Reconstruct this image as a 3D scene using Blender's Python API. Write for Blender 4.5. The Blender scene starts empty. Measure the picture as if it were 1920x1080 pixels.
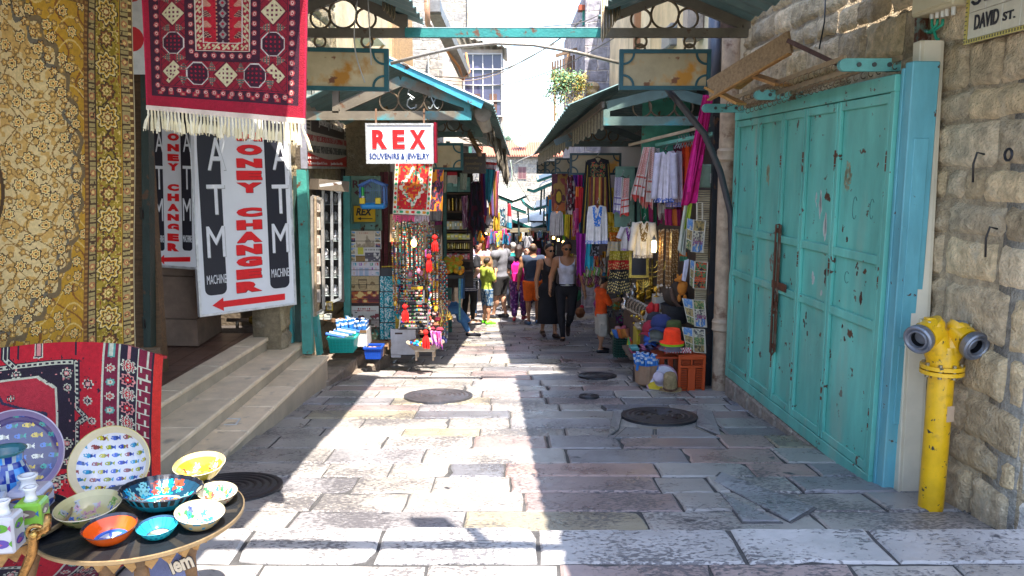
import bpy,math,random
import numpy as np
from mathutils import Vector,Matrix
SC=bpy.context.scene
COL=SC.collection
R=math.radians
# ---------------------------------------------------------------- camera, sky, sun, exposure
PITCH=R(8.46);F=1480.0
cam_d=bpy.data.cameras.new('camera');cam=bpy.data.objects.new('camera',cam_d);COL.objects.link(cam)
cam.location=(0,0,0);cam.rotation_euler=(math.pi/2-PITCH,0,0)
cam_d.lens=F/1920*36;cam_d.sensor_width=36;cam_d.clip_start=.05;cam_d.clip_end=600
SC.camera=cam
SUN_DIR=Vector((.20,-.40,1)).normalized()      # towards the sun: high, behind and to the right
SUN_EL=math.asin(SUN_DIR.z);SUN_AZ=math.atan2(SUN_DIR.x,SUN_DIR.y)
w=bpy.data.worlds.new("World");SC.world=w;w.use_nodes=True
wn=w.node_tree;wn.nodes.clear()
sky=wn.nodes.new('ShaderNodeTexSky');sky.sky_type='NISHITA';sky.sun_disc=False
sky.sun_elevation=SUN_EL;sky.sun_rotation=SUN_AZ;sky.air_density=1.0;sky.dust_density=1.2;sky.ozone_density=1.0
bg=wn.nodes.new('ShaderNodeBackground');bg.inputs[1].default_value=.15
wo=wn.nodes.new('ShaderNodeOutputWorld');wn.links.new(sky.outputs[0],bg.inputs[0]);wn.links.new(bg.outputs[0],wo.inputs[0])
sl=bpy.data.lights.new('sun','SUN');sl.energy=4.1;sl.angle=R(.55);sl.color=(1,.93,.82)
so=bpy.data.objects.new('sun',sl);COL.objects.link(so);so.rotation_euler=SUN_DIR.to_track_quat('Z','Y').to_euler();so.location=(0,0,30)
SC.view_settings.view_transform='Standard';SC.view_settings.look='None'
SC.view_settings.exposure=2.1;SC.view_settings.gamma=1;SC.view_settings.use_curve_mapping=False
SC.cycles.max_bounces=7;SC.cycles.diffuse_bounces=4;SC.cycles.glossy_bounces=3
try:SC.cycles.use_denoising=True
except Exception:pass
rnd=random.Random(7)

# ---------------------------------------------------------------- camera rays -> real points
cp,sp=math.cos(PITCH),math.sin(PITCH)
def ray(px,py):
    a=(px-960)/F;b=-(py-540)/F
    return Vector((a,cp+b*sp,-sp+b*cp))
def P(px,py,Y):
    d=ray(px,py);return d*(Y/d.y)
def PZ(px,py,z):
    d=ray(px,py);return d*(z/d.z)
def PX(px,py,x):
    d=ray(px,py);return d*(x/d.x)
def PP(px,py,o,n):
    d=ray(px,py);o=Vector(o);n=Vector(n);return d*(o.dot(n)/d.dot(n))
GP=[(-3,-1.72),(3.62,-1.72),(3.66,-1.86),(4.8,-1.985),(6.0,-2.07),(6.04,-2.10),(7.8,-2.24),(9.2,-2.37),(9.24,-2.43),(11.2,-2.63),
      (11.24,-2.69),(13.2,-2.88),(13.24,-2.93),(15.5,-3.17),(15.54,-3.23),(17.2,-3.36),(18.4,-3.40),(24,-4.0),(40,-6.0),(60,-7.0)]
def gz(Y):
    for (a,za),(b,zb) in zip(GP,GP[1:]):
        if Y<=b:return za+(zb-za)*max(0,(Y-a)/(b-a))
    return GP[-1][1]
def G(px,py):
    d=ray(px,py);t=1.0
    for i in range(6000):
        p=d*t
        if p.z<=gz(p.y):return Vector((p.x,p.y,gz(p.y)))
        t+=.01
    return p
def s2l(c):
    c=c/255.0
    return c/12.92 if c<=.04045 else ((c+.055)/1.055)**2.4
def S(r,g,b,k=1.0):return (s2l(r)*k,s2l(g)*k,s2l(b)*k)

# ---------------------------------------------------------------- materials
MATS={}
def mat(key,col=None,rough=.6,metal=0.,var=.18,vs=6.,bump=.15,bs=40.,spots=None,spots2=None,emit=None,estr=1.,alpha=None,trans=0,coat=0,stretch=None,spec=None):
    if key in MATS:return MATS[key]
    m=bpy.data.materials.new(key);m.use_nodes=True;nt=m.node_tree;N=nt.nodes;L=nt.links
    b=N['Principled BSDF']
    tc=N.new('ShaderNodeTexCoord');mp=N.new('ShaderNodeMapping');L.new(tc.outputs['Object'],mp.inputs[0])
    if stretch:mp.inputs['Scale'].default_value=stretch
    if col is None:
        src=N.new('ShaderNodeVertexColor');src.layer_name='Col';cs=src.outputs[0]
    else:
        src=N.new('ShaderNodeRGB');src.outputs[0].default_value=(*col,1);cs=src.outputs[0]
    n1=N.new('ShaderNodeTexNoise');n1.inputs['Scale'].default_value=vs;n1.inputs['Detail'].default_value=6;n1.inputs['Roughness'].default_value=.65
    L.new(mp.outputs[0],n1.inputs[0])
    if var:
        r=N.new('ShaderNodeMapRange');r.inputs['From Min'].default_value=.3;r.inputs['From Max'].default_value=.7
        r.inputs['To Min'].default_value=1-var;r.inputs['To Max'].default_value=1+var*.6
        L.new(n1.outputs[0],r.inputs[0])
        mx=N.new('ShaderNodeMix');mx.data_type='RGBA';mx.blend_type='MULTIPLY';mx.inputs[0].default_value=1
        L.new(cs,mx.inputs[6]);L.new(r.outputs[0],mx.inputs[7]);cs=mx.outputs[2]
    for sp_ in (spots,spots2):
        if sp_:
            scol,sc_,lo,hi=sp_[:4]
            n2=N.new('ShaderNodeTexNoise');n2.inputs['Scale'].default_value=sc_;n2.inputs['Detail'].default_value=5;n2.inputs['Roughness'].default_value=.6
            if len(sp_)>4:
                mp2=N.new('ShaderNodeMapping');mp2.inputs['Scale'].default_value=sp_[4];mp2.inputs['Location'].default_value=(3.3,1.7,9.1)
                L.new(tc.outputs['Object'],mp2.inputs[0]);L.new(mp2.outputs[0],n2.inputs[0])
            else:L.new(tc.outputs['Object'],n2.inputs[0])
            r2=N.new('ShaderNodeMapRange');r2.inputs['From Min'].default_value=lo;r2.inputs['From Max'].default_value=hi
            L.new(n2.outputs[0],r2.inputs[0])
            mx=N.new('ShaderNodeMix');mx.data_type='RGBA';L.new(r2.outputs[0],mx.inputs[0]);L.new(cs,mx.inputs[6]);mx.inputs[7].default_value=(*scol,1);cs=mx.outputs[2]
    L.new(cs,b.inputs['Base Color'])
    b.inputs['Roughness'].default_value=rough;b.inputs['Metallic'].default_value=metal
    if spec is not None:b.inputs['Specular IOR Level'].default_value=spec
    if coat:b.inputs['Coat Weight'].default_value=coat;b.inputs['Coat Roughness'].default_value=.08
    if trans:b.inputs['Transmission Weight'].default_value=trans
    if alpha is not None:b.inputs['Alpha'].default_value=alpha
    if emit:b.inputs['Emission Color'].default_value=(*emit,1);b.inputs['Emission Strength'].default_value=estr
    if bump:
        n3=N.new('ShaderNodeTexNoise');n3.inputs['Scale'].default_value=bs;n3.inputs['Detail'].default_value=5
        L.new(mp.outputs[0],n3.inputs[0])
        bp=N.new('ShaderNodeBump');bp.inputs['Strength'].default_value=bump;bp.inputs['Distance'].default_value=.02
        L.new(n3.outputs[0],bp.inputs['Height']);L.new(bp.outputs[0],b.inputs['Normal'])
    MATS[key]=m;return m
def vc(rough=.7,**k):return mat('painted_%s_%s' % (rough,'_'.join('%s%s' % i for i in sorted(k.items()))),None,rough,**k)
CLOTH=mat('cloth',None,.9,var=.22,vs=14,bump=.25,bs=160)
PILE=mat('carpet_pile',None,.95,var=.25,vs=60,bump=.6,bs=260)
PAINT=mat('paint',None,.55,var=.2,vs=9,bump=.1,bs=60)
GLAZE=mat('glaze',None,.12,var=.1,vs=20,bump=.04,bs=60,coat=.2)
PLAST=mat('plastic',None,.35,var=.08,bump=.03)
WOODM=mat('wood',None,.7,var=.4,vs=7,bump=.3,bs=30,stretch=(1,6,6))
METAL=mat('metal_dull',None,.45,metal=.7,var=.3,vs=12,bump=.15,bs=60)
GOLDM=mat('brass',None,.25,metal=.9,var=.35,vs=30,bump=.2,bs=80)
PRINT=mat('print',None,.5,var=.1,vs=30,bump=0)
STONEV=mat('stone_v',None,.85,var=.4,vs=9,bump=.7,bs=45)
SKIN=mat('skin',None,.5,var=.1,vs=25,bump=.05,bs=90)
HAIR=mat('hair',None,.45,var=.4,vs=60,bump=.5,bs=150,stretch=(1,1,.2))
BOARD=mat('sign_board',None,.4,var=.07,vs=2.5,bump=0)
OLDP=mat('old_paint',None,.5,var=.3,vs=5,bump=.2,bs=50,spots=((.10,.045,.02),9,.60,.66))

# ---------------------------------------------------------------- mesh builder
MW={}
class MB:
    def __init__(s):s.v=[];s.f=[];s.c=[];s.n=0
    def add(s,v,f,c=(.5,.5,.5)):
        v=[tuple(p) for p in v];s.v+=v;k=s.n
        s.f+=[tuple(i+k for i in q) for q in f];s.n+=len(v)
        if len(c) and isinstance(c[0],(int,float)):s.c+=[tuple(c)]*len(f)
        else:s.c+=[tuple(q) for q in c]
        return s
    def box(s,c,size,col=(.5,.5,.5),M=None,bev=0.,taper=1.):
        x,y,z=[q/2 for q in size];c=Vector(c)
        def ring(x,y,z):return [(-x,-y,z),(x,-y,z),(x,y,z),(-x,y,z)]
        b=min(bev,x*.9,y*.9,z*.9)
        if b<=0:
            vs=ring(x,y,-z)+ring(x*taper,y*taper,z)
            fs=[(3,2,1,0),(4,5,6,7)]+[(i,(i+1) % 4,4+(i+1) % 4,4+i) for i in range(4)]
        else:
            def oct_(x,y,z,i):return [(-x+i,-y,z),(x-i,-y,z),(x,-y+i,z),(x,y-i,z),(x-i,y,z),(-x+i,y,z),(-x,y-i,z),(-x,-y+i,z)]
            t=taper
            vs=ring(x-b,y-b,-z)+oct_(x,y,-z+b,b)+oct_(x*t,y*t,z-b,b)+ring(x*t-b,y*t-b,z)
            fs=[(3,2,1,0),(20,21,22,23)]
            for i in range(8):fs.append((4+i,4+(i+1) % 8,12+(i+1) % 8,12+i))
            for i in range(4):
                fs.append((i,(i+1) % 4,4+2*i+1,4+2*i));fs.append(((i+1) % 4,4+(2*i+2) % 8,4+2*i+1))
                fs.append((12+2*i,12+2*i+1,20+(i+1) % 4,20+i));fs.append((12+2*i+1,12+(2*i+2) % 8,20+(i+1) % 4))
        vs=[Vector(p)+c for p in vs]
        if M is not None:vs=[M @ p for p in vs]
        return s.add(vs,fs,col)
    def bar(s,a,b,wd,ht,col=(.5,.5,.5),up=(0,0,1),bev=0.):
        a=Vector(a);b=Vector(b);y=(b-a);L_=y.length;y.normalize();up=Vector(up)
        x=y.cross(up)
        if x.length<1e-4:x=Vector((1,0,0))
        x.normalize();z=x.cross(y);M=Matrix((x,y,z)).transposed().to_4x4();M.translation=(a+b)/2
        return s.box((0,0,0),(wd,L_,ht),col,M,bev)
    def tube(s,pts,r,col=(.5,.5,.5),n=8,closed=False,cap=True,M=None):
        pts=[Vector(p) for p in pts]
        if M is not None:pts=[M @ p for p in pts]
        m=len(pts);rs=r if isinstance(r,(list,tuple)) else [r]*m
        vs=[];up=None
        for i,p in enumerate(pts):
            t=(pts[(i+1) % m]-pts[i-1]) if closed else (pts[min(i+1,m-1)]-pts[max(i-1,0)])
            if t.length<1e-9:t=Vector((0,0,1))
            t.normalize()
            if up is None:up=t.orthogonal().normalized()
            up=(up-t*up.dot(t))
            if up.length<1e-5:up=t.orthogonal()
            up.normalize();q=t.cross(up)
            for k in range(n):
                a=2*math.pi*k/n;vs.append(p+(up*math.cos(a)+q*math.sin(a))*rs[i])
        fs=[]
        for i in range(m if closed else m-1):
            j=(i+1) % m
            for k in range(n):l=(k+1) % n;fs.append((i*n+k,i*n+l,j*n+l,j*n+k))
        if not closed and cap:fs+=[tuple(reversed(range(n))),tuple(range((m-1)*n,m*n))]
        return s.add(vs,fs,col)
    def cyl(s,a,b,r0,r1=None,col=(.5,.5,.5),n=16):
        return s.tube([a,b],[r0,r0 if r1 is None else r1],col,n)
    def lathe(s,prof,col=(.5,.5,.5),n=24,M=None,colfn=None,wob=None,cap=True):
        vs=[];fs=[];cs=[]
        for i,(r,z) in enumerate(prof):
            for k in range(n):
                a=2*math.pi*k/n;rr=r*(wob(a,i) if wob else 1);vs.append(Vector((rr*math.cos(a),rr*math.sin(a),z)))
        for i in range(len(prof)-1):
            for k in range(n):
                l=(k+1) % n;fs.append((i*n+k,i*n+l,(i+1)*n+l,(i+1)*n+k))
                cs.append(colfn(i+.5,2*math.pi*(k+.5)/n) if colfn else col)
        if cap and prof[0][0]>1e-5:fs.append(tuple(reversed(range(n))));cs.append(colfn(0,0) if colfn else col)
        if cap and prof[-1][0]>1e-5:fs.append(tuple(range((len(prof)-1)*n,len(prof)*n)));cs.append(colfn(len(prof)-1,0) if colfn else col)
        if M is not None:vs=[M @ p for p in vs]
        return s.add(vs,fs,cs)
    def ball(s,c,r,col=(.5,.5,.5),n=12,sz=(1,1,1),M=None):
        k=max(4,n//2);T=Matrix.Translation(Vector(c)) @ Matrix.Diagonal((sz[0],sz[1],sz[2],1))
        if M is not None:T=M @ T
        return s.lathe([(max(1e-6,r*math.sin(math.pi*i/k)),-r*math.cos(math.pi*i/k)) for i in range(k+1)],col,n,T)
    def prism(s,poly,z0,z1,col=(.5,.5,.5),M=None):
        n=len(poly);vs=[Vector((x,y,z0)) for x,y in poly]+[Vector((x,y,z1)) for x,y in poly]
        if M is not None:vs=[M @ p for p in vs]
        return s.add(vs,[tuple(reversed(range(n))),tuple(range(n,2*n))]+[(i,(i+1) % n,n+(i+1) % n,n+i) for i in range(n)],col)
    def sheet(s,fn,nu,nv,cols=(.5,.5,.5),th=.006,back=None):
        """cloth: fn(u,v)->Vector, colour array [nv][nu]; real thickness, closed rim"""
        us=[i/nu for i in range(nu+1)];vs_=[j/nv for j in range(nv+1)]
        Pn=np.array([[tuple(fn(u,v)) for u in us] for v in vs_])
        du=np.gradient(Pn,axis=1);dv=np.gradient(Pn,axis=0);nn=np.cross(du,dv);nn /= (np.linalg.norm(nn,axis=2,keepdims=True)+1e-12)
        A=Pn.reshape(-1,3);B=(Pn-nn*th).reshape(-1,3);k=(nu+1);T=k*(nv+1)
        f=[];c=[]
        one=isinstance(cols[0],(int,float))
        bk=back or (cols if one else tuple(np.array(cols).reshape(-1,3).mean(0)))
        for j in range(nv):
            for i in range(nu):
                a=j*k+i;f.append((a,a+1,a+1+k,a+k));c.append(cols if one else cols[j][i])
        for j in range(nv):
            for i in range(nu):
                a=T+j*k+i;f.append((a,a+k,a+1+k,a+1));c.append(bk)
        for i in range(nu):
            f.append((i,T+i,T+i+1,i+1));a=nv*k+i;f.append((a,a+1,T+a+1,T+a));c+=[bk,bk]
        for j in range(nv):
            a=j*k;f.append((a,a+k,T+a+k,T+a));b=a+nu;f.append((b,T+b,T+b+k,b+k));c+=[bk,bk]
        return s.add(np.vstack([A,B]),f,c)
    def text(s,txt,M,x0,y0,x1,y1,z=.004,col=(.02,.02,.02),bold=0.,shear=0.,depth=.004,keep=False):
        cu=bpy.data.curves.new('t','FONT');cu.body=txt;cu.offset=bold;cu.shear=shear;cu.resolution_u=3;cu.extrude=.01
        ob=bpy.data.objects.new('t',cu);COL.objects.link(ob)
        dg=bpy.context.evaluated_depsgraph_get();me=bpy.data.meshes.new_from_object(ob.evaluated_get(dg))
        vs=[v.co.copy() for v in me.vertices];fs=[tuple(p.vertices) for p in me.polygons]
        bpy.data.objects.remove(ob);bpy.data.curves.remove(cu);bpy.data.meshes.remove(me)
        if not vs:return s
        ax=min(v.x for v in vs);bx=max(v.x for v in vs);ay=min(v.y for v in vs);by=max(v.y for v in vs)
        sx=(x1-x0)/(bx-ax);sy=(y1-y0)/max(by-ay,1e-6)
        if keep:k=min(sx,sy);x0+=((x1-x0)-(bx-ax)*k)/2;sx=sy=k
        vs=[M @ Vector((x0+(v.x-ax)*sx,y0+(v.y-ay)*sy,z+(depth if v.z>0 else 0))) for v in vs]
        return s.add(vs,fs,col)
    def build(s,name,m=None,parent=None,label=None,smooth=False,local=False,cat=None,group=None,kind=None):
        me=bpy.data.meshes.new(name);vs=s.v
        if parent is not None and not local:
            I=MW[parent.name].inverted();vs=[tuple(I @ Vector(p)) for p in vs]
        me.from_pydata(vs,[],s.f);me.update()
        ca=me.color_attributes.new('Col','FLOAT_COLOR','CORNER')
        tot=np.array([len(q) for q in s.f]);cc=np.ones((len(s.f),4),dtype=np.float32);cc[:,:3]=np.array(s.c,dtype=np.float32).reshape(-1,3)[:,:3]
        ca.data.foreach_set('color',np.repeat(cc,tot,axis=0).ravel())
        if smooth:me.polygons.foreach_set('use_smooth',[True]*len(me.polygons))
        if smooth=='auto':
            try:me.set_sharp_from_angle(angle=R(38))
            except Exception:pass
        me.materials.append(m or PAINT)
        o=bpy.data.objects.new(name,me);COL.objects.link(o)
        if parent is not None:o.parent=parent;MW[o.name]=MW[parent.name]
        else:MW[o.name]=Matrix()
        if label:o['label']=label
        if cat:o['category']=cat
        if group:o['group']=group
        if kind:o['kind']=kind
        return o
def thing(name,label,cat,loc=(0,0,0),rz=0.,group=None,M=None):
    o=bpy.data.objects.new(name,None);COL.objects.link(o);o.empty_display_size=.1
    o.location=loc;o.rotation_euler=(0,0,rz)
    if M is None:M=Matrix.Translation(Vector(loc)) @ Matrix.Rotation(rz,4,'Z')
    else:o.matrix_world=M
    MW[o.name]=M;o['label']=label;o['category']=cat
    if group:o['group']=group
    return o
def dup(root,M,label,group=None):
    r=root.copy();COL.objects.link(r);r.matrix_world=M;MW[r.name]=M;r['label']=label
    if group:r['group']=group
    for ch in list(root.children):
        c=ch.copy();COL.objects.link(c);c.parent=r
        for g in list(ch.children):
            d=g.copy();COL.objects.link(d);d.parent=c
    return r
def FR(o,x,y=(0,0,1)):
    """frame: origin o, x along the panel, y up, z out of the face"""
    x=Vector(x).normalized();z=x.cross(Vector(y)).normalized();y=z.cross(x)
    M=Matrix((x,y,z)).transposed().to_4x4();M.translation=Vector(o);return M
def arc(c,r,a0,a1,n=12):return [(c[0]+r*math.cos(R(a0+(a1-a0)*i/n)),c[1]+r*math.sin(R(a0+(a1-a0)*i/n))) for i in range(n+1)]

# ---------------------------------------------------------------- numpy noise for woven patterns
def h2(i,j,s=0):
    x=np.sin(i*127.1+j*311.7+s*74.7)*43758.5453;return x-np.floor(x)
def vn(x,y,s=0):
    i=np.floor(x);j=np.floor(y);a=x-i;b=y-j;a=a*a*(3-2*a);b=b*b*(3-2*b)
    return (h2(i,j,s)*(1-a)+h2(i+1,j,s)*a)*(1-b)+(h2(i,j+1,s)*(1-a)+h2(i+1,j+1,s)*a)*b
def paint(img,mask,col):img[mask]=col
def rosette(img,X,Y,cx,cy,R_,cols,pet=8):
    dx=X-cx;dy=Y-cy;r=np.hypot(dx,dy)/R_;th=np.arctan2(dy,dx);rr=r/(1+.16*np.cos(th*pet))
    for lim,c in zip(np.linspace(1,.2,len(cols)),cols):img[rr<lim]=c
# ================================================================ ground and paving
def mat_paving():
    m=bpy.data.materials.new('worn_limestone');m.use_nodes=True;nt=m.node_tree;N=nt.nodes;L=nt.links;b=N['Principled BSDF']
    tc=N.new('ShaderNodeTexCoord');vcn=N.new('ShaderNodeVertexColor');vcn.layer_name='Col'
    big=N.new('ShaderNodeTexNoise');big.inputs['Scale'].default_value=2.2;big.inputs['Detail'].default_value=7;big.inputs['Roughness'].default_value=.7
    L.new(tc.outputs['Object'],big.inputs[0])
    r=N.new('ShaderNodeMapRange');r.inputs['From Min'].default_value=.3;r.inputs['From Max'].default_value=.7;r.inputs['To Min'].default_value=.58;r.inputs['To Max'].default_value=1.0
    L.new(big.outputs[0],r.inputs[0])
    mx=N.new('ShaderNodeMix');mx.data_type='RGBA';mx.blend_type='MULTIPLY';mx.inputs[0].default_value=1;L.new(vcn.outputs[0],mx.inputs[6]);L.new(r.outputs[0],mx.inputs[7])
    # chisel pits: noise stretched along x, strong where a broad mask allows
    mp=N.new('ShaderNodeMapping');mp.inputs['Scale'].default_value=(.7,1.3,1);L.new(tc.outputs['Object'],mp.inputs[0])
    pit=N.new('ShaderNodeTexNoise');pit.inputs['Scale'].default_value=52;pit.inputs['Detail'].default_value=3;pit.inputs['Roughness'].default_value=.55;L.new(mp.outputs[0],pit.inputs[0])
    msk=N.new('ShaderNodeTexNoise');msk.inputs['Scale'].default_value=1.7;msk.inputs['Detail'].default_value=3;L.new(tc.outputs['Object'],msk.inputs[0])
    ad=N.new('ShaderNodeMath');ad.operation='MULTIPLY_ADD';ad.inputs[1].default_value=.9;L.new(msk.outputs[0],ad.inputs[0]);L.new(pit.outputs[0],ad.inputs[2])
    pr=N.new('ShaderNodeMapRange');pr.inputs['From Min'].default_value=1.0;pr.inputs['From Max'].default_value=1.10;L.new(ad.outputs[0],pr.inputs[0])
    pm=N.new('ShaderNodeMath');pm.operation='MULTIPLY';pm.inputs[1].default_value=.8;L.new(pr.outputs[0],pm.inputs[0])
    m2=N.new('ShaderNodeMix');m2.data_type='RGBA';L.new(pm.outputs[0],m2.inputs[0]);L.new(mx.outputs[2],m2.inputs[6]);m2.inputs[7].default_value=(.075,.07,.08,1)
    # black stains
    st=N.new('ShaderNodeTexNoise');st.inputs['Scale'].default_value=4.5;st.inputs['Detail'].default_value=4;L.new(tc.outputs['Object'],st.inputs[0])
    sr=N.new('ShaderNodeMapRange');sr.inputs['From Min'].default_value=.70;sr.inputs['From Max'].default_value=.735;L.new(st.outputs[0],sr.inputs[0])
    m3=N.new('ShaderNodeMix');m3.data_type='RGBA';L.new(sr.outputs[0],m3.inputs[0]);L.new(m2.outputs[2],m3.inputs[6]);m3.inputs[7].default_value=(.06,.06,.07,1)
    L.new(m3.outputs[2],b.inputs['Base Color'])
    rr=N.new('ShaderNodeMapRange');rr.inputs['From Min'].default_value=.35;rr.inputs['From Max'].default_value=.65;rr.inputs['To Min'].default_value=.22;rr.inputs['To Max'].default_value=.5
    L.new(big.outputs[0],rr.inputs[0]);L.new(rr.outputs[0],b.inputs['Roughness'])
    bp=N.new('ShaderNodeBump');bp.inputs['Strength'].default_value=.55;bp.inputs['Distance'].default_value=.012;bp.invert=True
    L.new(pr.outputs[0],bp.inputs['Height'])
    bp2=N.new('ShaderNodeBump');bp2.inputs['Strength'].default_value=.25;bp2.inputs['Distance'].default_value=.02
    fine=N.new('ShaderNodeTexNoise');fine.inputs['Scale'].default_value=14;fine.inputs['Detail'].default_value=8;L.new(tc.outputs['Object'],fine.inputs[0])
    L.new(fine.outputs[0],bp2.inputs['Height']);L.new(bp.outputs[0],bp2.inputs['Normal']);L.new(bp2.outputs[0],b.inputs['Normal'])
    return m
PAVE=mat_paving()
# bed of dark jointing mortar: one sheet to the horizon
mb=MB();ys=[-4]+[y for y,_ in GP[1:]]+[90,400];xs=[-300,-3.5,-2,0,2,3.5,300]
vs=[(x,y,(gz(y) if y<60 else-7.2)-.012) for y in ys for x in xs];nx=len(xs)
mb.add(vs,[(j*nx+i,j*nx+i+1,(j+1)*nx+i+1,(j+1)*nx+i) for j in range(len(ys)-1) for i in range(nx-1)],(.06,.058,.06))
mb.build('ground',STONEV,kind='structure')
# individual worn stones
rs=random.Random(21);mb=MB()
def stone(mb,x0,x1,y0,y1,col,rs,g=.007,z0=None):
    """one paving slab with chipped outline, rounded arris and its own small tilt"""
    x0+=g;x1-=g;y0+=g;y1-=g
    za=gz(y0+.012) if z0 is None else z0;zb=gz(y1-.012) if z0 is None else z0
    w_=x1-x0;d=y1-y0;nxs=max(2,int(w_/.09));nys=max(2,int(d/.09))
    per=[(x0+w_*i/nxs,y0) for i in range(nxs)]+[(x1,y0+d*i/nys) for i in range(nys)]+[(x1-w_*i/nxs,y1) for i in range(nxs)]+[(x0,y1-d*i/nys) for i in range(nys)]
    cx=(x0+x1)/2;cy=(y0+y1)/2;tz=rs.uniform(-.005,.006);sx=rs.uniform(-.006,.006);sy=rs.uniform(-.012,.012)
    def zz(x,y):return za+(zb-za)*(y-y0)/d+tz+sx*(x-cx)+sy*(y-cy)
    o=[];
    for (x,y) in per:
        j=rs.uniform(-.004,.006)+(0.02 if rs.random()<.035 else 0)
        o.append((x+(cx-x)/max(w_,.2)*j*2,y+(cy-y)/max(d,.2)*j*2))
    n=len(o);V=[(x,y,zz(x,y)-.12) for x,y in o]+[(x,y,zz(x,y)-.009) for x,y in o]
    V+=[(cx+(x-cx)*(1-.028/w_),cy+(y-cy)*(1-.028/d),zz(x,y)) for x,y in o]
    Fc=[(i,(i+1) % n,n+(i+1) % n,n+i) for i in range(n)]+[(n+i,n+(i+1) % n,2*n+(i+1) % n,2*n+i) for i in range(n)]+[tuple(range(2*n,3*n))]
    mb.add(V,Fc,col)
def pcol(rs):
    k=rs.random();t=rs.uniform(.85,1.1)
    c=(.40,.37,.35) if k<.6 else (.30,.285,.30) if k<.80 else (.35,.27,.26) if k<.88 else (.20,.20,.23) if k<.93 else (.40,.35,.26)
    return tuple(q*t for q in c)
y=1.2;rows=[]
brk=[3.28,3.64,6.02,9.22,11.22,13.22,15.52,18.02,24]
while y<24:
    d=rs.uniform(.27,.40) if y>3.6 else .36
    for b_ in brk:
        if y<b_<y+d*1.45:d=b_-y
    rows.append((y,y+d));y+=d
for (a,b_) in rows:
    x=-3.6+rs.uniform(0,.5)
    if abs(a-3.28)<.02:
        for (xa,xb) in ((-3.3,-2.7),(-2.7,-2.0),(-2.0,-1.25),(-1.25,-.62),(-.62,.12),(.12,1.05),(1.05,1.72),(1.72,2.6),(2.6,3.6)):stone(mb,xa,xb,a,b_,tuple(q*kq for kq in [rs.uniform(.9,1.12)] for q in (.44,.42,.42)),rs,.008)
        continue
    while x<3.4:
        wd=rs.uniform(.34,.78) if rs.random()<.8 else rs.uniform(.8,1.05)
        if b_>14:wd=rs.uniform(.5,1.1)
        if b_-a<.2:wd=rs.uniform(.3,.6)
        c=pcol(rs)
        if x+wd>.9 and 4.8<a<6 and rs.random()<.3:c=(.42,.29,.26)
        stone(mb,x,x+wd,a,b_,c,rs,rs.uniform(.003,.008));x+=wd
mb.build('pavement',PAVE,kind='structure')
# re-laid slabs set across the courses and the square frames round the covers
mb=MB();mb2=MB()
def slab(pts,col,h=.007):
    q=[G(*p) for p in pts];c=sum(q,Vector())/len(q)
    n=len(q);lo=[p+(p-c).normalized()*.022 for p in q]
    mb2.add([Vector((p.x,p.y,gz(p.y)-.02)) for p in lo]+[Vector((p.x,p.y,gz(p.y)+.004)) for p in lo],[tuple(range(n,2*n))]+[(i,(i+1) % n,n+(i+1) % n,n+i) for i in range(n)],(.10,.10,.105))
    mb.add([Vector((p.x,p.y,gz(p.y)-.02)) for p in q]+[Vector((p.x,p.y,gz(p.y)+.006)) for p in q]+[Vector((p.x,p.y,gz(p.y)+.011))+(c-p).normalized()*.012 for p in q],
           [tuple(range(2*n,3*n))]+[(i,(i+1) % n,n+(i+1) % n,n+i) for i in range(n)]+[(n+i,n+(i+1) % n,2*n+(i+1) % n,2*n+i) for i in range(n)],col)
slab([(1338,903),(1352,888),(1525,952),(1480,980)],(.34,.34,.36))
slab([(1350,925),(1462,980),(1392,980)],(.33,.32,.34))
for pts in (((1150,772),(1168,770),(1160,806),(1140,820)),((1175,803),(1225,806),(1222,822),(1152,823)),((1232,806),(1300,803),(1348,822),(1232,822)),((1308,768),(1335,772),(1352,818),(1306,800))):
    slab([*pts],(.33,.32,.33))
mb.build('pavement',PAVE,kind='structure');mb2.build('pavement',STONEV,kind='structure')
def manhole(px,py,r,label,dark=.06,nr=6,slots=False):
    c=G(px,py);sl_=-math.atan((gz(c.y-.3)-gz(c.y+.3))/.6);M=Matrix.Translation(c+Vector((0,0,.010))) @ Matrix.Rotation(sl_,4,'X')
    t=thing('manhole_cover',label,'manhole cover',c)
    prof=[(r,-.02),(r,.008),(r*.93,.012)]
    m=MB();m.lathe([(r,-.02),(r,.008),(r*.93,.011),(r*.9,.006),(r*.9,-.02)],(dark,dark,dark*1.15),40,M);m.build('frame',METAL,t,smooth='auto')
    p=[(r*.895,-.01),(r*.895,.006)]
    for i in range(nr):
        a=r*.86*(1-i/nr);w_=r*.86/nr
        p+=[(a,.006),(a-w_*.25,.012),(a-w_*.5,.012),(a-w_*.7,.005)]
    p.append((1e-6,.006))
    m=MB();m.lathe(p,(dark*1.1,dark*1.05,dark*1.2),40,M)
    if slots:
        for k in range(8):
            a=k*math.pi/4;m.box((0,0,0),(r*.16,r*.05,.004),(.01,.01,.01),M @ Matrix.Rotation(a,4,'Z') @ Matrix.Translation((r*.5,0,.013)))
    m.build('lid',METAL,t,smooth='auto')
manhole(1236,782,.335,'large round cast iron cover with concentric rings in front of the turquoise shutters',slots=True)
manhole(1120,706,.22,'dark oval looking iron cover beside the paper bag of blue rolls',.045,3)
manhole(822,744,.34,'iron cover lying half in the sun in mid street',.12)
manhole(428,918,.33,'dark ringed iron cover at the foot of the marble steps',.05)
manhole(1104,745,.10,'smallest iron cover, near the large ringed one',.06,3)

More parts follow.
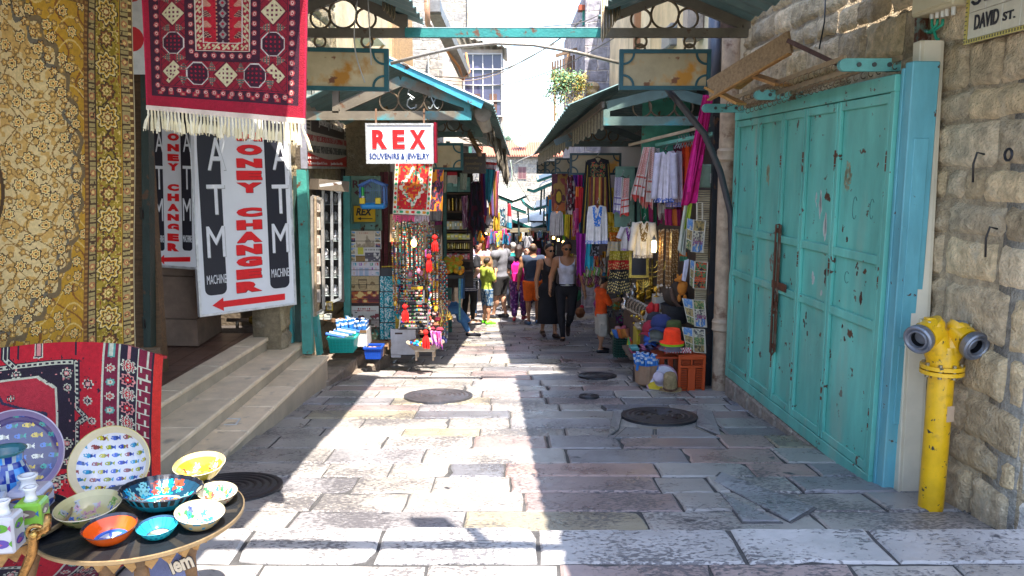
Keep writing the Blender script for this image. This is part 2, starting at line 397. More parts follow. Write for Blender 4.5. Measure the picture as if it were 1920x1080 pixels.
# ================================================================ stone walls
def wall_mesh(M,Lx,H,rows_,rs,bulge=.03,wmin=.25,wmax=.55,cols=((.36,.28,.19),),skip=None,res=.035,rough=.02,name='stone_wall',y0=0):
    mb=MB();mb.add([M @ Vector(p) for p in ((0,y0,-.016),(Lx,y0,-.016),(Lx,H,-.016),(0,H,-.016),(0,y0,-.3),(Lx,y0,-.3),(Lx,H,-.3),(0,H,-.3))],
                      [(0,1,2,3),(5,4,7,6),(4,0,3,7),(1,5,6,2),(3,2,6,7)],tuple(q*.66 for q in cols[0]))
    y=y0
    while y<H-.05:
        h=min(rs.uniform(*rows_),H-y);x=rs.uniform(-.3,0)
        if H-y-h<.08:h=H-y
        while x<Lx:
            w_=rs.uniform(wmin,wmax);a=max(x,0);b=min(x+w_,Lx);x+=w_
            if b-a<.06 or (skip and skip((a+b)/2,y+h/2)):continue
            g=rs.uniform(.004,.012);kk=rs.uniform(.78,1.2);c=tuple(q*kk for q in rs.choice(cols));amp=rs.uniform(.6,1.2)*bulge;sd=rs.random()*50
            nx=max(4,int((b-a)/res));ny=max(3,int(h/res));X,Y=np.meshgrid(np.linspace(0,1,nx+1),np.linspace(0,1,ny+1))
            e=np.minimum(np.minimum(X,1-X)*(b-a),np.minimum(Y,1-Y)*h);prof=np.clip(e/.03,0,1)**.5
            wx=a+g+(b-a-2*g)*X;wy=y+g+(h-2*g)*Y
            n_=vn(wx*16+sd,wy*16,3)*.6+vn(wx*34+sd,wy*34,5)*.4
            wx=wx+(vn(wx*7+sd,wy*7,9)-.5)*.03*(1-prof*.5);wy=wy+(vn(wx*7,wy*7+sd,11)-.5)*.03*(1-prof*.5)
            Z=-.020+prof*(amp*.6+.026)+(n_-.5)*rough*2*prof
            k=nx+1
            mb.add([M @ Vector(p) for p in zip(wx.ravel(),wy.ravel(),Z.ravel())],[(j*k+i,j*k+i+1,(j+1)*k+i+1,(j+1)*k+i) for j in range(ny) for i in range(nx)],c)
        y+=h
    return mb
WST=mat('rubble_stone',None,.9,var=.45,vs=16,bump=1.0,bs=60,spots=((.50,.42,.31),7,.56,.75),spots2=((.10,.08,.06),3.2,.68,.85))
RA=Vector((2.62,3.9,0));RD=Vector((-.053,1,0)).normalized()
TAN=((.58,.44,.28),(.64,.50,.33),(.52,.39,.24),(.60,.45,.27))
rsw=random.Random(5)
t=thing('stone_wall','tan rubble stone wall on the right carrying the street name sign','wall',RA+Vector((0,0,-2)))
# frame x runs away->towards camera so that z faces the street
M=FR(RA+RD*4.6+Vector((0,0,-2.5)),-RD)
wall_mesh(M,4.6,5.6,(.17,.34),rsw,.012,cols=TAN,rough=.022,wmin=.16,wmax=.62,skip=lambda x,y:1.0<x<3.5 and y<2.85).build('wall_face',WST,t,smooth=True)
M=FR(RA+Vector((0,0,-2.5)),(1,0,0))
wall_mesh(M,2.5,5.6,(.22,.36),rsw,.04,cols=((.5,.45,.38),(.55,.5,.44))).build('corner_face',WST,t,smooth=True)
m=MB();m.box((RA.x+1.45,8.0,5.8),(2.6,8.0,5.4),(.5,.4,.28));m.build('shade_block',WST,t)  # plain box above the view, added to shade the right of the street
# plinth stones below the shutters
mb=MB()
for i in range(9):
    a=.0+i*.33;p=Vector((2.36,4.75,0))+RD*a;z=gz(p.y);mb.box((0,0,0),(.2,.36,max(.06,-2.03-z+.16)),(.30,.25,.21),Matrix.Translation((p.x+.02,p.y+.15,(z-2.03)/2-.09)),.02)
mb.build('stone_plinth',WST,None,cat='plinth',label='rough stone plinth under the turquoise shutters')

# ================================================================ turquoise shutters
TQ=(.13,.46,.39);TQB=(.13,.40,.47)
SHP=mat('shutter_paint',None,.36,var=.32,vs=3.0,bump=.35,bs=7,stretch=(1,1,.3),spots=((.085,.03,.016),9,.645,.665),spots2=((.30,.42,.34),2.2,.56,.80,(1.6,1.6,.28)))
SHD=mat('rust_paint',None,.7,var=.5,vs=12,bump=.4,bs=60,spots=((.10,.03,.012),14,.42,.50))
SA=Vector((2.32,4.84,-2.03));SD=RD;SL=2.88;SH=2.60
SN=Vector((-SD.y,SD.x,0))            # out into the street
def sh(s_,z,out=0):return SA+SD*s_+Vector((0,0,z))+SN*out
def sf(px,py):                            # pixel -> (s,z) on the shutter plane
    q=PP(px,py,SA,SN);return (q-SA).dot(SD),q.z-SA.z
t=thing('shutter','worn turquoise folding metal shutters with rusty bolts, closed over a shop','shutter',SA)
MS=FR(sh(SL,0),-SD)                   # local x: 0 far end -> SL near end
def shb(mb,x0,x1,y0,y1,z0,z1,col,bev=.004):mb.box(((x0+x1)/2,(y0+y1)/2,(z0+z1)/2),(x1-x0,y1-y0,z1-z0),col,MS,bev)
edges=[SL-sf(p,300)[0] for p in (1386,1425,1470,1512,1573,1668)];edges[0]=.05;edges[-1]=SL-.05
rz=[sf(1640,486)[1],sf(1642,602)[1]]
m=MB();shb(m,0,SL,SH-.10,SH,-.04,.035,TQ);shb(m,0,SL,0,.09,-.04,.03,TQ);shb(m,0,.05,.09,SH-.10,-.04,.03,TQ);shb(m,SL-.05,SL,.09,SH-.10,-.04,.03,TQ)
m.box((SL+.02,SH/2+.02,-.035),(.03,SH+.02,.08),TQB,MS,.004)
m.build('frame',SHP,t)
m=MB()                                   # near return post, bluer
m.box((SL+.075,SH/2+.03,-.085),(.085,SH+.06,.165),TQB,MS,.006);m.box((SL+.118,1.62,-.085),(.012,1.2,.09),tuple(q*1.05 for q in TQB),MS,.003);m.box((SL+.118,.72,-.085),(.012,.5,.09),TQB,MS,.003)
m.build('side_post',SHP,t,label='bluer post at the near side of the shutters')
for i in range(5):
    a,b=edges[i]+.006,edges[i+1]-.006
    leaf=MB();c=tuple(q*(.94+.03*i) for q in TQ)
    shb(leaf,a,b,.095,SH-.105,-.02,.0,c,0)
    fw=.035;leaf.box(((a+b)/2,SH/2,-.012),(b-a+.01,SH-.22,.01),(.03,.07,.06),MS)
    for (x0,x1,y0,y1) in ((a,a+fw,.095,SH-.105),(b-fw,b,.095,SH-.105)):shb(leaf,x0,x1,y0,y1,0,.026,c,.004)
    for yy in (.095+.03,rz[1]-.03,rz[0]-.0,SH-.105-.03):shb(leaf,a+fw,b-fw,yy-.03,yy+.03,0,.022,c,.004)
    shb(leaf,b+.001,b+.011,.095,SH-.105,-.02,.006,(.02,.05,.045),0)
    L_=leaf.build('shutter_leaf',SHP,t)
    for yy in (.45,rz[1]+.28,SH-.5):      # hinges
        hm=MB();
        for k in range(3):hm.cyl(MS @ Vector((b-.002,yy-.075+k*.05,.022)),MS @ Vector((b-.002,yy-.03+k*.05,.022)),.010,None,TQ,8)
        shb(hm,b-.03,b+.03,yy-.08,yy+.08,.014,.019,TQ,.001)
        hm.build('hinge',SHD,L_)
hx=edges[2]
for (y0,y1,nm) in ((rz[0]+.03-.62,rz[0]+.12,'upper'),(.52,rz[1]-.12,'lower')):
    m=MB();shb(m,hx+.035,hx+.075,y0,y1,.017,.034,(.14,.10,.07),.004);shb(m,hx-.02,hx+.01,y0-.05,y1-.15,.017,.03,(.10,.05,.03),.003)
    m.tube([MS @ Vector(q) for q in ((hx+.055,y1,.03),(hx+.055,y1,.06),(hx+.055,y0,.06),(hx+.055,y0-.03,.045),(hx+.055,y0,.03))],.008,(.09,.035,.02),6)
    for yy in (y0+.05,y1-.05):shb(m,hx+.015,hx+.10,yy-.02,yy+.02,.034,.046,(.10,.04,.025),.003)
    m.build('bolt',SHD,t,label='rusty vertical bolt bar')
m=MB();shb(m,hx-.06,hx+.24,rz[1]-.03,rz[1]+.035,.02,.032,(.09,.03,.018),.003);m.tube([MS @ Vector((hx+.055+.03*math.cos(a*.8),rz[1]-.10+.05*math.sin(a*.8),.045)) for a in range(8)],.006,(.06,.03,.02),6,True)
m.build('hasp',SHD,t)
m=MB()                                   # scribbles, scrapes and posters' remains
def scr(px,py,s_,col,k=6,w_=.012,el=1.5):
    if col[1]>.3:w_*=1.4;k=int(k*1.6)
    s0,z0=sf(px,py)
    for i in range(k):
        a=rnd.uniform(0,6.3);r_=rnd.uniform(.3,1)*s_;x=SL-s0+r_*math.cos(a)*.7;y=z0+r_*math.sin(a)*el;q=w_*rnd.uniform(.4,1)
        n=7;m.prism([(x+q*rnd.uniform(.4,1)*math.cos(j*6.283/n),y+q*el*rnd.uniform(.4,1.1)*math.sin(j*6.283/n)) for j in range(n)],.0005,.0022,col,MS)
W=(.55,.58,.56);RU=(.085,.03,.02)
for a in ((1538,388,.03,W,6,.02,3),(1548,418,.02,W,5,.02,3),(1530,380,.02,W,4,.012,3),(1525,520,.03,W,5,.016,1.5),(1540,550,.01,W,2,.02,1.3),(1549,520,.04,RU,22,.022,1.4),(1588,450,.012,RU,5,.016,1.5),(1608,500,.04,RU,8,.014,1.3),
          (1614,560,.02,RU,9,.02,1.5),(1584,635,.012,RU,3,.014,1.2),(1404,555,.01,RU,3,.014,2),(1410,498,.02,(.2,.16,.13),14,.012,1.4),(1446,495,.05,(.2,.16,.13),26,.014,1.6),(1580,613,.01,RU,3,.014,1.4),(1445,590,.05,RU,10,.010,1.5),
          (1590,330,.07,(.30,.33,.22),40,.013,1.5),(1440,330,.05,(.30,.33,.22),30,.012,1.8),(1510,600,.04,RU,9,.016,1.4),(1555,665,.04,RU,9,.02,1.2)):scr(*a)
for (px,py,rx,ry) in ((1603,390,.03,.075),(1635,392,.025,.065),(1588,520,.03,.04)):
    s0,z0=sf(px,py);m.tube([MS @ Vector((SL-s0+rx*math.cos(a*.35),z0+ry*math.sin(a*.35),.0015)) for a in range(2,17)],.0016,(.05,.12,.12),5)
m.build('scrapes',PAINT,t,label='flaked paint, pale scrapes and scribbles')

# rack of hooks above the shutters
t=thing('hook_rack','rusty hook rails on pale blue brackets above the turquoise shutters','rack',sh(1.4,2.75))
RC=(.22,.14,.08)
pts=[(P(1190+174,188,7.3),P(1585,108,5.05)),(P(1385,196,7.2),P(1600,130,5.0)),(P(1400,200,7.1),P(1690,108,4.9))]
for (a,b) in pts:
    m=MB();m.bar(a,b,.018,.03,(.38,.27,.17))
    for k in range(26):
        if (a-b).length<.5:break
        q=a.lerp(b,(k+.5)/26);m.tube([q+Vector((-.02*math.sin(x*.7),.005*x,-.015-.045*(1-math.cos(x*.7))/2)) for x in range(7)],.003,RC,5)
    m.build('hook_rail',METAL,t)
for (p0,Y) in (((1635,122),5.0),((1464,178),6.3),((1359,203),7.35)):
    c=P(*p0,Y);m=MB();A_=.17;poly=arc((-A_,0),.038,90,270,8)+[(A_,-.038),(A_,.038)]
    Mq=FR(c,(1,0,0));m.prism(poly,-.02,.02,(.13,.40,.38),Mq)
    for k in range(3):m.cyl(Mq @ Vector((-A_+.08+k*A_*.55,0,.018)),Mq @ Vector((-A_+.08+k*A_*.55,0,.03)),.014,None,(.05,.06,.06),10)
    m.build('bracket',OLDP,t)
# old plank shelf tipped above the rack
t=thing('wooden_shelf','old brown plank shelf frame hung at a slant over the hook rails','shelf',P(1450,130,6.2))
a,b,c_,d_=P(1330,168,6.7),P(1482,78,5.9),P(1580,112,5.6),P(1365,190,6.6)
m=MB();m.bar(a,b,.025,.16,(.34,.22,.12));m.bar(a-Vector((.0,.0,.085)),b-Vector((0,0,.085)),.04,.012,(.45,.22,.07));m.build('plank',WOODM,t)
m=MB();m.bar(b,P(1570,120,5.7),.16,.03,(.10,.05,.045));m.build('plank',WOODM,t)
m=MB();m.bar(P(1330,165,6.75),P(1390,195,6.5),.14,.02,(.50,.25,.07));m.bar(P(1395,135,6.5),P(1470,160,6.1),.18,.02,(.40,.19,.06));m.bar(P(1380,165,6.6),P(1412,140,6.5),.14,.02,(.52,.26,.07));m.build('plank',WOODM,t)

# electrics on the right wall
def wallp(px,py,out=.05):return PP(px,py,RA-Vector((1,0,0))*out,(1,.053,0))
t=thing('junction_box','cream electrical junction box with green cables above the conduit','junction box',wallp(1770,20))
m=MB();Mw=FR(wallp(1768,-15,.06),-RD);m.box((0,0,0),(.42,.22,.13),(.62,.53,.34),Mw,.012);m.box((0,.0,.068),(.38,.18,.01),(.66,.57,.38),Mw,.003);m.build('box',PLAST,t)
for k,px in enumerate((1748,1758,1768,1776,1788)):
    m=MB();q=wallp(px,26-k*2,.07);m.cyl(q+Vector((0,0,.02)),q-Vector((0,0,.03)),.014,.012,(.7,.68,.62),10);m.build('cable_gland',PLAST,t,smooth='auto')
m=MB()
for k,(px,ex) in enumerate(((1748,1760),(1758,1735),(1768,1738))):
    a=wallp(px,36,.07);b=wallp(ex,74 if k==0 else 58,.06);m.tube([a,a-Vector((0,0,.03)),a.lerp(b,.7)-Vector((0,0,.03)),b],.009,(.02,.32,.2),8)
m.build('cable',PLAST,t,smooth=True)
t=thing('cable_conduit','tall cream plastic conduit running down the wall to the hydrant','conduit',wallp(1712,950))
m=MB();a=wallp(1757,78,.05);b=wallp(1712,948,.05);m.bar(a+SN*.05,b+SN*.05,.15,.08,(.66,.58,.44),up=RD,bev=.006);m.bar(a+SN*.05-RD*.042,b+SN*.05-RD*.042,.10,.006,(.74,.66,.52),up=RD);m.build('trunking',PLAST,t)
t=thing('steel_post','thin rusty angle post between the blue shutter post and the cream conduit','post',wallp(1700,900))
m=MB();m.bar(wallp(1728,30,.04),wallp(1690,930,.04),.05,.06,(.16,.22,.18),up=RD);m.bar(wallp(1738,60,.03),wallp(1733,125,.03),.05,.05,(.30,.22,.2),up=RD);m.build('post',SHD,t)
m=MB();m.tube([wallp(1548,-10,.03),wallp(1546,40,.04),wallp(1536,92,.02)],.006,(.02,.02,.02),6);m.build('black_cable',PLAST,None,cat='cable',label='thin black cable hanging on the stone wall above the plank shelf',smooth=True)
for (px,py,kk,lb) in ((1838,300,1,'curved rusty wall hook under the street sign'),(1898,290,0,'small dark iron ring fixed in the wall below the street sign'),(1862,440,1,'bent black hook low in the wall beside the hydrant')):
    m=MB();q=wallp(px,py,.06)
    if kk:m.tube([q+Vector((.02,0,.03)),q+Vector((-.02,0,.04)),q+Vector((-.03,.01,-.02)),q+Vector((-.03,.0,-.12))],.006,(.05,.045,.045),6)
    else:m.tube([q+Vector((-.02,.03*math.cos(a),.03*math.sin(a))) for a in np.linspace(0,5.6,10)],.007,(.04,.04,.05),6,True)
    m.build('wall_hook',METAL,None,cat='hook',label=lb,smooth=True)
# street name sign
bl=wallp(1815,76,.045);Ms=FR(bl,-RD);t=thing('street_sign','ceramic street name sign reading David St. with yellow braid border','street sign',bl)
m=MB();m.box((.35,.21,-.006),(.76,.46,.012),(.42,.36,.28),Ms,.003);
for r_ in range(3):
    for k in range(5):m.box((.07+k*.143,.075+r_*.143,.003),(.140,.140,.008),(.68,.62,.5),Ms,.002)
m.build('tile_panel',GLAZE,t)
m=MB()
for (x0,x1,y0,y1) in ((-.03,.73,-.02,.002),(-.03,-.006,.002,.44)):m.box(((x0+x1)/2,(y0+y1)/2,.004),(x1-x0,y1-y0,.008),(.62,.50,.12),Ms)
for k in range(34):m.box((-.02+k*.022,-.008,.010),(.006,.014,.003),(.12,.10,.05),Ms @ Matrix.Identity(4))
for k in range(18):m.box((-.018,.01+k*.024,.010),(.014,.006,.003),(.12,.10,.05),Ms)
m.build('braid_border',GLAZE,t)
m=MB();m.text('DAVID',Ms,.06,.045,.262,.125,.008,(.02,.02,.03),.02);m.text('ST.',Ms,.295,.050,.39,.095,.008,(.02,.02,.03),.02)
m.tube([Ms @ Vector(p) for p in ((.03,.20,.012),(.05,.185,.012),(.08,.185,.012),(.1,.2,.012),(.11,.23,.012),(.14,.19,.012),(.2,.19,.012),(.21,.22,.012))],.008,(.02,.02,.03),6)
m.build('lettering',PRINT,t)

# yellow hydrant
YL=mat('hydrant_yellow',None,.35,var=.18,vs=8,bump=.12,bs=30,spots=((.03,.03,.03),24,.645,.66),spots2=((.16,.07,.015),5,.58,.75),coat=.2)
base=PP(1742,985,(0,4.35,0),(0,1,0));base=Vector((P(1742,985,4.35).x,4.35,gz(4.35)-.02));YC=(.76,.42,.006)
t=thing('fire_hydrant','yellow twin outlet fire hydrant standing in front of the stone wall','hydrant',base)
zt=P(1750,690,4.35).z;r0=.068
m=MB();m.cyl(base,(base.x,base.y,zt),r0,r0,YC,28);m.build('column',YL,t,smooth='auto')
m=MB()
for (dz,rr,h) in ((-.03,.115,.022),(.0,.115,.022)):m.lathe([(rr*.6,zt+dz),(rr,zt+dz),(rr,zt+dz+h),(rr*.6,zt+dz+h)],YC,28,Matrix.Translation((base.x,base.y,0)))
m.build('flange',YL,t,smooth='auto')
m=MB()
for k in range(8):a=k*math.pi/4+.2;m.cyl((base.x+.095*math.cos(a),base.y+.095*math.sin(a),zt-.045),(base.x+.095*math.cos(a),base.y+.095*math.sin(a),zt+.035),.011,.011,(.3,.25,.16),6)
m.build('flange_bolts',METAL,t)
# Y shaped head
def rotframe(o,d):
    d=Vector(d).normalized();M_=d.to_track_quat('Z','Y').to_matrix().to_4x4();M_.translation=Vector(o);return M_
top=Vector((base.x,base.y,zt))
m=MB();m.tube([top,top+Vector((0,0,.06)),top+Vector((0,0,.13))],[.085,.085,.075],YC,24)
heads=[]
for sx,dirv,upz in ((-1,(-.80,-.52,-.22),.21),(1,(.22,-.93,-.28),.19)):
    k0=top+Vector((sx*.075,-.0,upz))
    m.tube([top+Vector((0,0,.05)),top+Vector((sx*.045,0,.13)),k0],[.08,.075,.078],YC,24)
    e=k0+Vector(dirv).normalized()*.085;m.tube([k0-Vector(dirv).normalized()*.05,k0,e],[.05,.082,.072],YC,24)
    m.tube([k0-Vector((0,0,.03)),k0+Vector((sx*.01,0,.045)),k0+Vector((sx*.015,0,.052))],[.07,.074,.066],YC,24)
    heads.append((k0,e,Vector(dirv).normalized(),sx))
m.build('head',YL,t,smooth='auto')
for (k0,e,d,sx) in heads:
    m=MB();Mh=rotframe(e+d*.028,d);m.lathe([(.05,-.01),(.078,-.01),(.082,.01),(.082,.03),(.074,.038),(.066,.038),(.062,.03),(.058,.028),(.052,.036),(.046,.036),(.042,.02),(.036,-.02),(1e-5,-.03)],(.2,.21,.24),28,Mh,
        colfn=lambda i,a:(.012,.012,.014) if i>9.6 else (.23,.24,.28))
    m.build('hose_outlet',METAL,t,smooth='auto')
    m=MB();
    for q in range(6):a=q*math.pi/3;c=k0+Vector((sx*.015+.052*math.cos(a),.052*math.sin(a),.05));m.cyl(c,c+Vector((0,0,.016)),.009,.009,(.45,.42,.3),6)
    m.box(k0+Vector((sx*.015,0,.066)),(.05,.05,.03),YC if sx<0 else (.3,.33,.36),None,.004);m.build('cap_bolts',METAL if sx>0 else YL,t)
m=MB();Mk=FR(base+Vector((.035,-.06,.60)),(1,.35,0));m.box((0,0,.0),(.05,.09,.006),(.55,.38,.25),Mk);m.build('sticker',PRINT,t)

# rain pipe beside the shutters and bent dark cable duct
t=thing('drainpipe','rusty cream drainpipe at the far end of the turquoise shutters','drainpipe',G(1350,742))
a=P(1372,60,7.95);b=Vector((P(1350,742,7.95).x,7.95,gz(7.95)))
m=MB();m.cyl(a,b,.088,.088,(.42,.31,.22),20)
m.build('pipe',mat('old_pipe',None,.6,var=.4,vs=9,bump=.2,bs=50,spots=((.14,.06,.03),6,.58,.7)),t,smooth='auto')
for tt in (.31,.79):q=a.lerp(b,tt);m=MB();dn=(b-a).normalized();m.tube([q,q+dn*.03,q+dn*.04,q+dn*.10,q+dn*.11,q+dn*.13],[.094,.108,.104,.104,.108,.09],(.42,.32,.23),20);m.build('collar',OLDP,t,smooth='auto')
m=MB();m.tube([P(1250,165,7.6),P(1275,195,7.6),P(1320,250,7.6),P(1350,320,7.65),P(1370,400,7.7),P(1375,560,7.7),P(1368,745,7.75)],.032,(.04,.04,.05),10);m.build('cable_duct',PLAST,None,cat='duct',label='bent black cable duct crossing in front of the cream drainpipe',smooth=True)
# ================================================================ buildings along the street
PLA=mat('sunny_plaster',None,.9,var=.35,vs=1.6,bump=.4,bs=14,spots=((.33,.24,.15),1.4,.56,.75,(1,1,.3)))
BRK=bpy.data.materials.new('coursed_stone');BRK.use_nodes=True
def _brk():
    nt=BRK.node_tree;N=nt.nodes;L=nt.links;b=N['Principled BSDF'];tc=N.new('ShaderNodeTexCoord');sx=N.new('ShaderNodeSeparateXYZ');cx=N.new('ShaderNodeCombineXYZ');ad=N.new('ShaderNodeMath');ad.operation='ADD'
    L.new(tc.outputs['Object'],sx.inputs[0]);L.new(sx.outputs[0],ad.inputs[0]);L.new(sx.outputs[1],ad.inputs[1]);L.new(ad.outputs[0],cx.inputs[0]);L.new(sx.outputs[2],cx.inputs[1])
    nz=N.new('ShaderNodeTexNoise');nz.inputs['Scale'].default_value=3;L.new(tc.outputs['Object'],nz.inputs[0])
    va=N.new('ShaderNodeVectorMath');va.operation='MULTIPLY_ADD';va.inputs[1].default_value=(.12,.12,.12);L.new(nz.outputs[1],va.inputs[0]);L.new(cx.outputs[0],va.inputs[2])
    br=N.new('ShaderNodeTexBrick');br.inputs['Scale'].default_value=1;br.inputs['Brick Width'].default_value=.48;br.inputs['Row Height'].default_value=.27;br.inputs['Mortar Size'].default_value=.022;br.inputs['Mortar Smooth'].default_value=.5
    br.inputs['Color1'].default_value=(.40,.37,.34,1);br.inputs['Color2'].default_value=(.27,.26,.26,1);br.inputs['Mortar'].default_value=(.50,.45,.38,1);L.new(va.outputs[0],br.inputs[0])
    vcn=N.new('ShaderNodeVertexColor');vcn.layer_name='Col';m=N.new('ShaderNodeMix');m.data_type='RGBA';m.blend_type='MULTIPLY';m.inputs[0].default_value=1
    n2=N.new('ShaderNodeTexNoise');n2.inputs['Scale'].default_value=9;n2.inputs['Detail'].default_value=6;L.new(tc.outputs['Object'],n2.inputs[0])
    r=N.new('ShaderNodeMapRange');r.inputs['From Min'].default_value=.3;r.inputs['From Max'].default_value=.7;r.inputs['To Min'].default_value=.6;r.inputs['To Max'].default_value=1.25;L.new(n2.outputs[0],r.inputs[0])
    m2=N.new('ShaderNodeMix');m2.data_type='RGBA';m2.blend_type='MULTIPLY';m2.inputs[0].default_value=1
    L.new(br.outputs[0],m.inputs[6]);L.new(vcn.outputs[0],m.inputs[7]);L.new(m.outputs[2],m2.inputs[6]);L.new(r.outputs[0],m2.inputs[7]);L.new(m2.outputs[2],b.inputs['Base Color']);b.inputs['Roughness'].default_value=.9
    bp=N.new('ShaderNodeBump');bp.inputs['Strength'].default_value=.8;bp.inputs['Distance'].default_value=.03;s=N.new('ShaderNodeMath');s.operation='MULTIPLY_ADD';s.inputs[1].default_value=-1.2
    L.new(br.outputs['Fac'],s.inputs[0]);L.new(n2.outputs[0],s.inputs[2]);L.new(s.outputs[0],bp.inputs['Height']);L.new(bp.outputs[0],b.inputs['Normal'])
_brk()
def wbox(mb,x0,x1,y0,y1,z0,z1,col,bev=0):mb.box(((x0+x1)/2,(y0+y1)/2,(z0+z1)/2),(x1-x0,y1-y0,z1-z0),col,None,bev)
# left building (sunlit above the awnings), set back behind the stalls
t=thing('building','sunlit cream building above the left stalls with plastered wall','building',(-3.2,12,-2.5))
m=MB();wbox(m,-5.5,-2.45,9.3,19.5,-3.6,5.5,(.72,.58,.38));m.build('wall',PLA,t)
m=MB();wbox(m,-2.45,-2.38,16.2,19.4,1.2,5.4,(.50,.36,.21))
for k in range(16):wbox(m,-2.38,-2.355,16.3+k*.2,16.36+k*.2,1.2,5.4,(.36,.24,.13))
m.build('timber_cladding',WOODM,t)
def window_on(t,M,x,y,w_,h,nx,ny,fc=(.7,.68,.6),gc=(.05,.07,.10),dep=.03,name='window'):
    m=MB();fw=.035*max(1,w_/1.2)
    m.box((x+w_/2,y+fw/2,dep/2),(w_,fw,dep),fc,M);m.box((x+w_/2,y+h-fw/2,dep/2),(w_,fw,dep),fc,M)
    m.box((x+fw/2,y+h/2,dep/2),(fw,h-2*fw,dep),fc,M);m.box((x+w_-fw/2,y+h/2,dep/2),(fw,h-2*fw,dep),fc,M)
    for i in range(1,nx):m.box((x+w_*i/nx,y+h/2,dep*.45),(fw*.6,h-2*fw,dep*.8),fc,M)
    for j in range(1,ny):m.box((x+w_/2,y+h*j/ny,dep*.42),(w_-2*fw,fw*.6,dep*.7),fc,M)
    f=m.build(name,PAINT,t);m=MB();m.box((x+w_/2,y+h/2,.004),(w_-2*fw,h-2*fw,.006),gc,M);m.build('pane',mat('window_glass',None,.06,var=.3,vs=2,bump=0),f)
    return f
Mwl=FR((-2.38,16.2,0),(0,1,0));q=PX(808,150,-2.36)
window_on(t,FR((-2.44,q.y,0),(0,1,0)),0,q.z-.3,2.1,1.2,2,5,(.75,.72,.62))
m=MB();wbox(m,-2.45,-2.1,12.6,13.6,2.05,2.1,(.6,.55,.45));m.bar((-2.44,12.7,1.75),(-2.12,12.7,2.05),.03,.03,(.5,.3,.12));m.bar((-2.44,13.5,1.75),(-2.12,13.5,2.05),.03,.03,(.5,.3,.12));m.build('ledge',PAINT,t)
t2=thing('building','grey block stone house beyond the cream building on the left','building',(-2.6,24,-4))
m=MB();wbox(m,-6,-1.28,24,30,-4.5,8.2,(1,.98,.95));m.build('wall',BRK,t2)
m=MB();wbox(m,-1.30,-1.12,23.9,30,1,8.25,(.60,.50,.40));m.build('corner_quoins',PLA,t2)
# glazed oriel
Y0=21.5;a=P(873,212,Y0);b=P(942,100,Y0);t3=thing('glazed_balcony','white framed glazed balcony room jutting over the left side of the street','balcony',(a.x,Y0,a.z))
Mo=FR((a.x,Y0,0),(1,0,0));wo_=b.x-a.x
m=MB();wbox(m,a.x-.6,b.x,Y0+.02,Y0+2.4,a.z-.8,b.z+.1,(.55,.48,.42));m.build('wall',PLA,t3)
window_on(t3,FR((a.x,Y0+.0,0),(1,0,0)),-.05,a.z-.1,wo_+.05,b.z-a.z+.1,4,4,(.75,.74,.72),(.08,.08,.16),.06)
m=MB()
for j in range(2):m.box((wo_*(.3+.45*j),a.z+.25,-.0+.012),(wo_*.2,.5,.01),(.16,.09,.07),Mo)
m.build('curtain',CLOTH,t3)
window_on(t3,FR((b.x,Y0+2.4,0),(0,-1,0)) @ Matrix.Identity(4),0,a.z,2.4,b.z-a.z,3,3,(.66,.68,.72),(.06,.09,.14),.05)
m=MB()
def corr(mb,A,B,C_,D,n,amp,col,th=.006,nv=2):
    """corrugated sheet A-B along the waves' row, A-D down the ribs"""
    A,B,C_,D=map(Vector,(A,B,C_,D));nrm=(B-A).cross(D-A).normalized();k=n*6
    def fn(u,v):return A.lerp(B,u).lerp(D.lerp(C_,u),v)+nrm*amp*math.sin(u*n*2*math.pi)
    mb.sheet(fn,k,nv,col,th)
corr(m,(a.x-.3,Y0-.25,b.z+.45),(b.x+.12,Y0-.25,b.z+.12),(b.x+.12,Y0+2.6,b.z+.15),(a.x-.3,Y0+2.6,b.z+.5),8,.02,(.62,.62,.52));m.build('roof',METAL,t3)
# slanting duct and pipes on the left facade
m=MB();m.bar(P(815,18,15.5),P(872,140,18.5),.20,.24,(.42,.41,.38),up=(1,0,0));m.box(P(812,14,15.4),(.3,.3,.2),(.25,.25,.26));m.build('metal_duct',METAL,None,cat='duct',label='grey square duct slanting down the left facade')
m=MB();m.tube([P(800,-10,15),P(802,45,15),P(812,60,15.5)],.05,(.38,.22,.15),8);m.build('brown_pipe',OLDP,None,cat='pipe',label='short brown vertical pipe high on the left facade',smooth=True)
m=MB();m.tube([P(830,70,17),P(838,95,17),P(860,125,17.5),P(868,150,18),P(880,135,18.4),P(874,100,19)],.03,(.55,.22,.08),6);m.build('orange_cable',PLAST,None,cat='cable',label='orange cable looped below the grey duct',smooth=True)
# right building
t=thing('building','pale plastered building above the right stalls','building',(3.2,12,-2.5))
m=MB();wbox(m,2.28,5.5,12.02,19.0,-3.6,4.9,(.75,.60,.40));wbox(m,2.28,5.5,8.35,12.0,-3.6,3.0,(.75,.60,.40));m.build('wall',PLA,t)
m=MB();wbox(m,2.2,2.28,10.5,13.0,.9,4.8,(.72,.52,.30));wbox(m,2.18,2.28,14.5,14.7,.9,4.8,(.3,.15,.08));m.build('pilaster',PLA,t)
m=MB();wbox(m,2.1,2.28,10.9,11.5,1.65,1.95,(.24,.24,.24),.02);m.build('wall_box',METAL,t);m=MB();wbox(m,2.08,2.28,9.7,10.0,1.55,1.95,(.30,.25,.22),.02);m.build('wall_box',METAL,t)
m=MB();m.tube([P(1342,10,8.2),P(1340,100,8.2),P(1340,150,8.2)],.07,(.08,.09,.12),10);m.build('soil_pipe',PLAST,None,cat='pipe',label='dark vertical pipe behind the right upper truss',smooth=True)
m=MB();m.tube([P(1370,-10,8.1),P(1368,60,8.1)],.10,(.10,.06,.05),10);m.build('soil_pipe',PLAST,None,cat='pipe',label='thick brown pipe stub at the right upper corner of the truss',smooth=True)
t=thing('building','house with blue jointed stone and crumbling ledge above the right stalls','building',(2,20,-3))
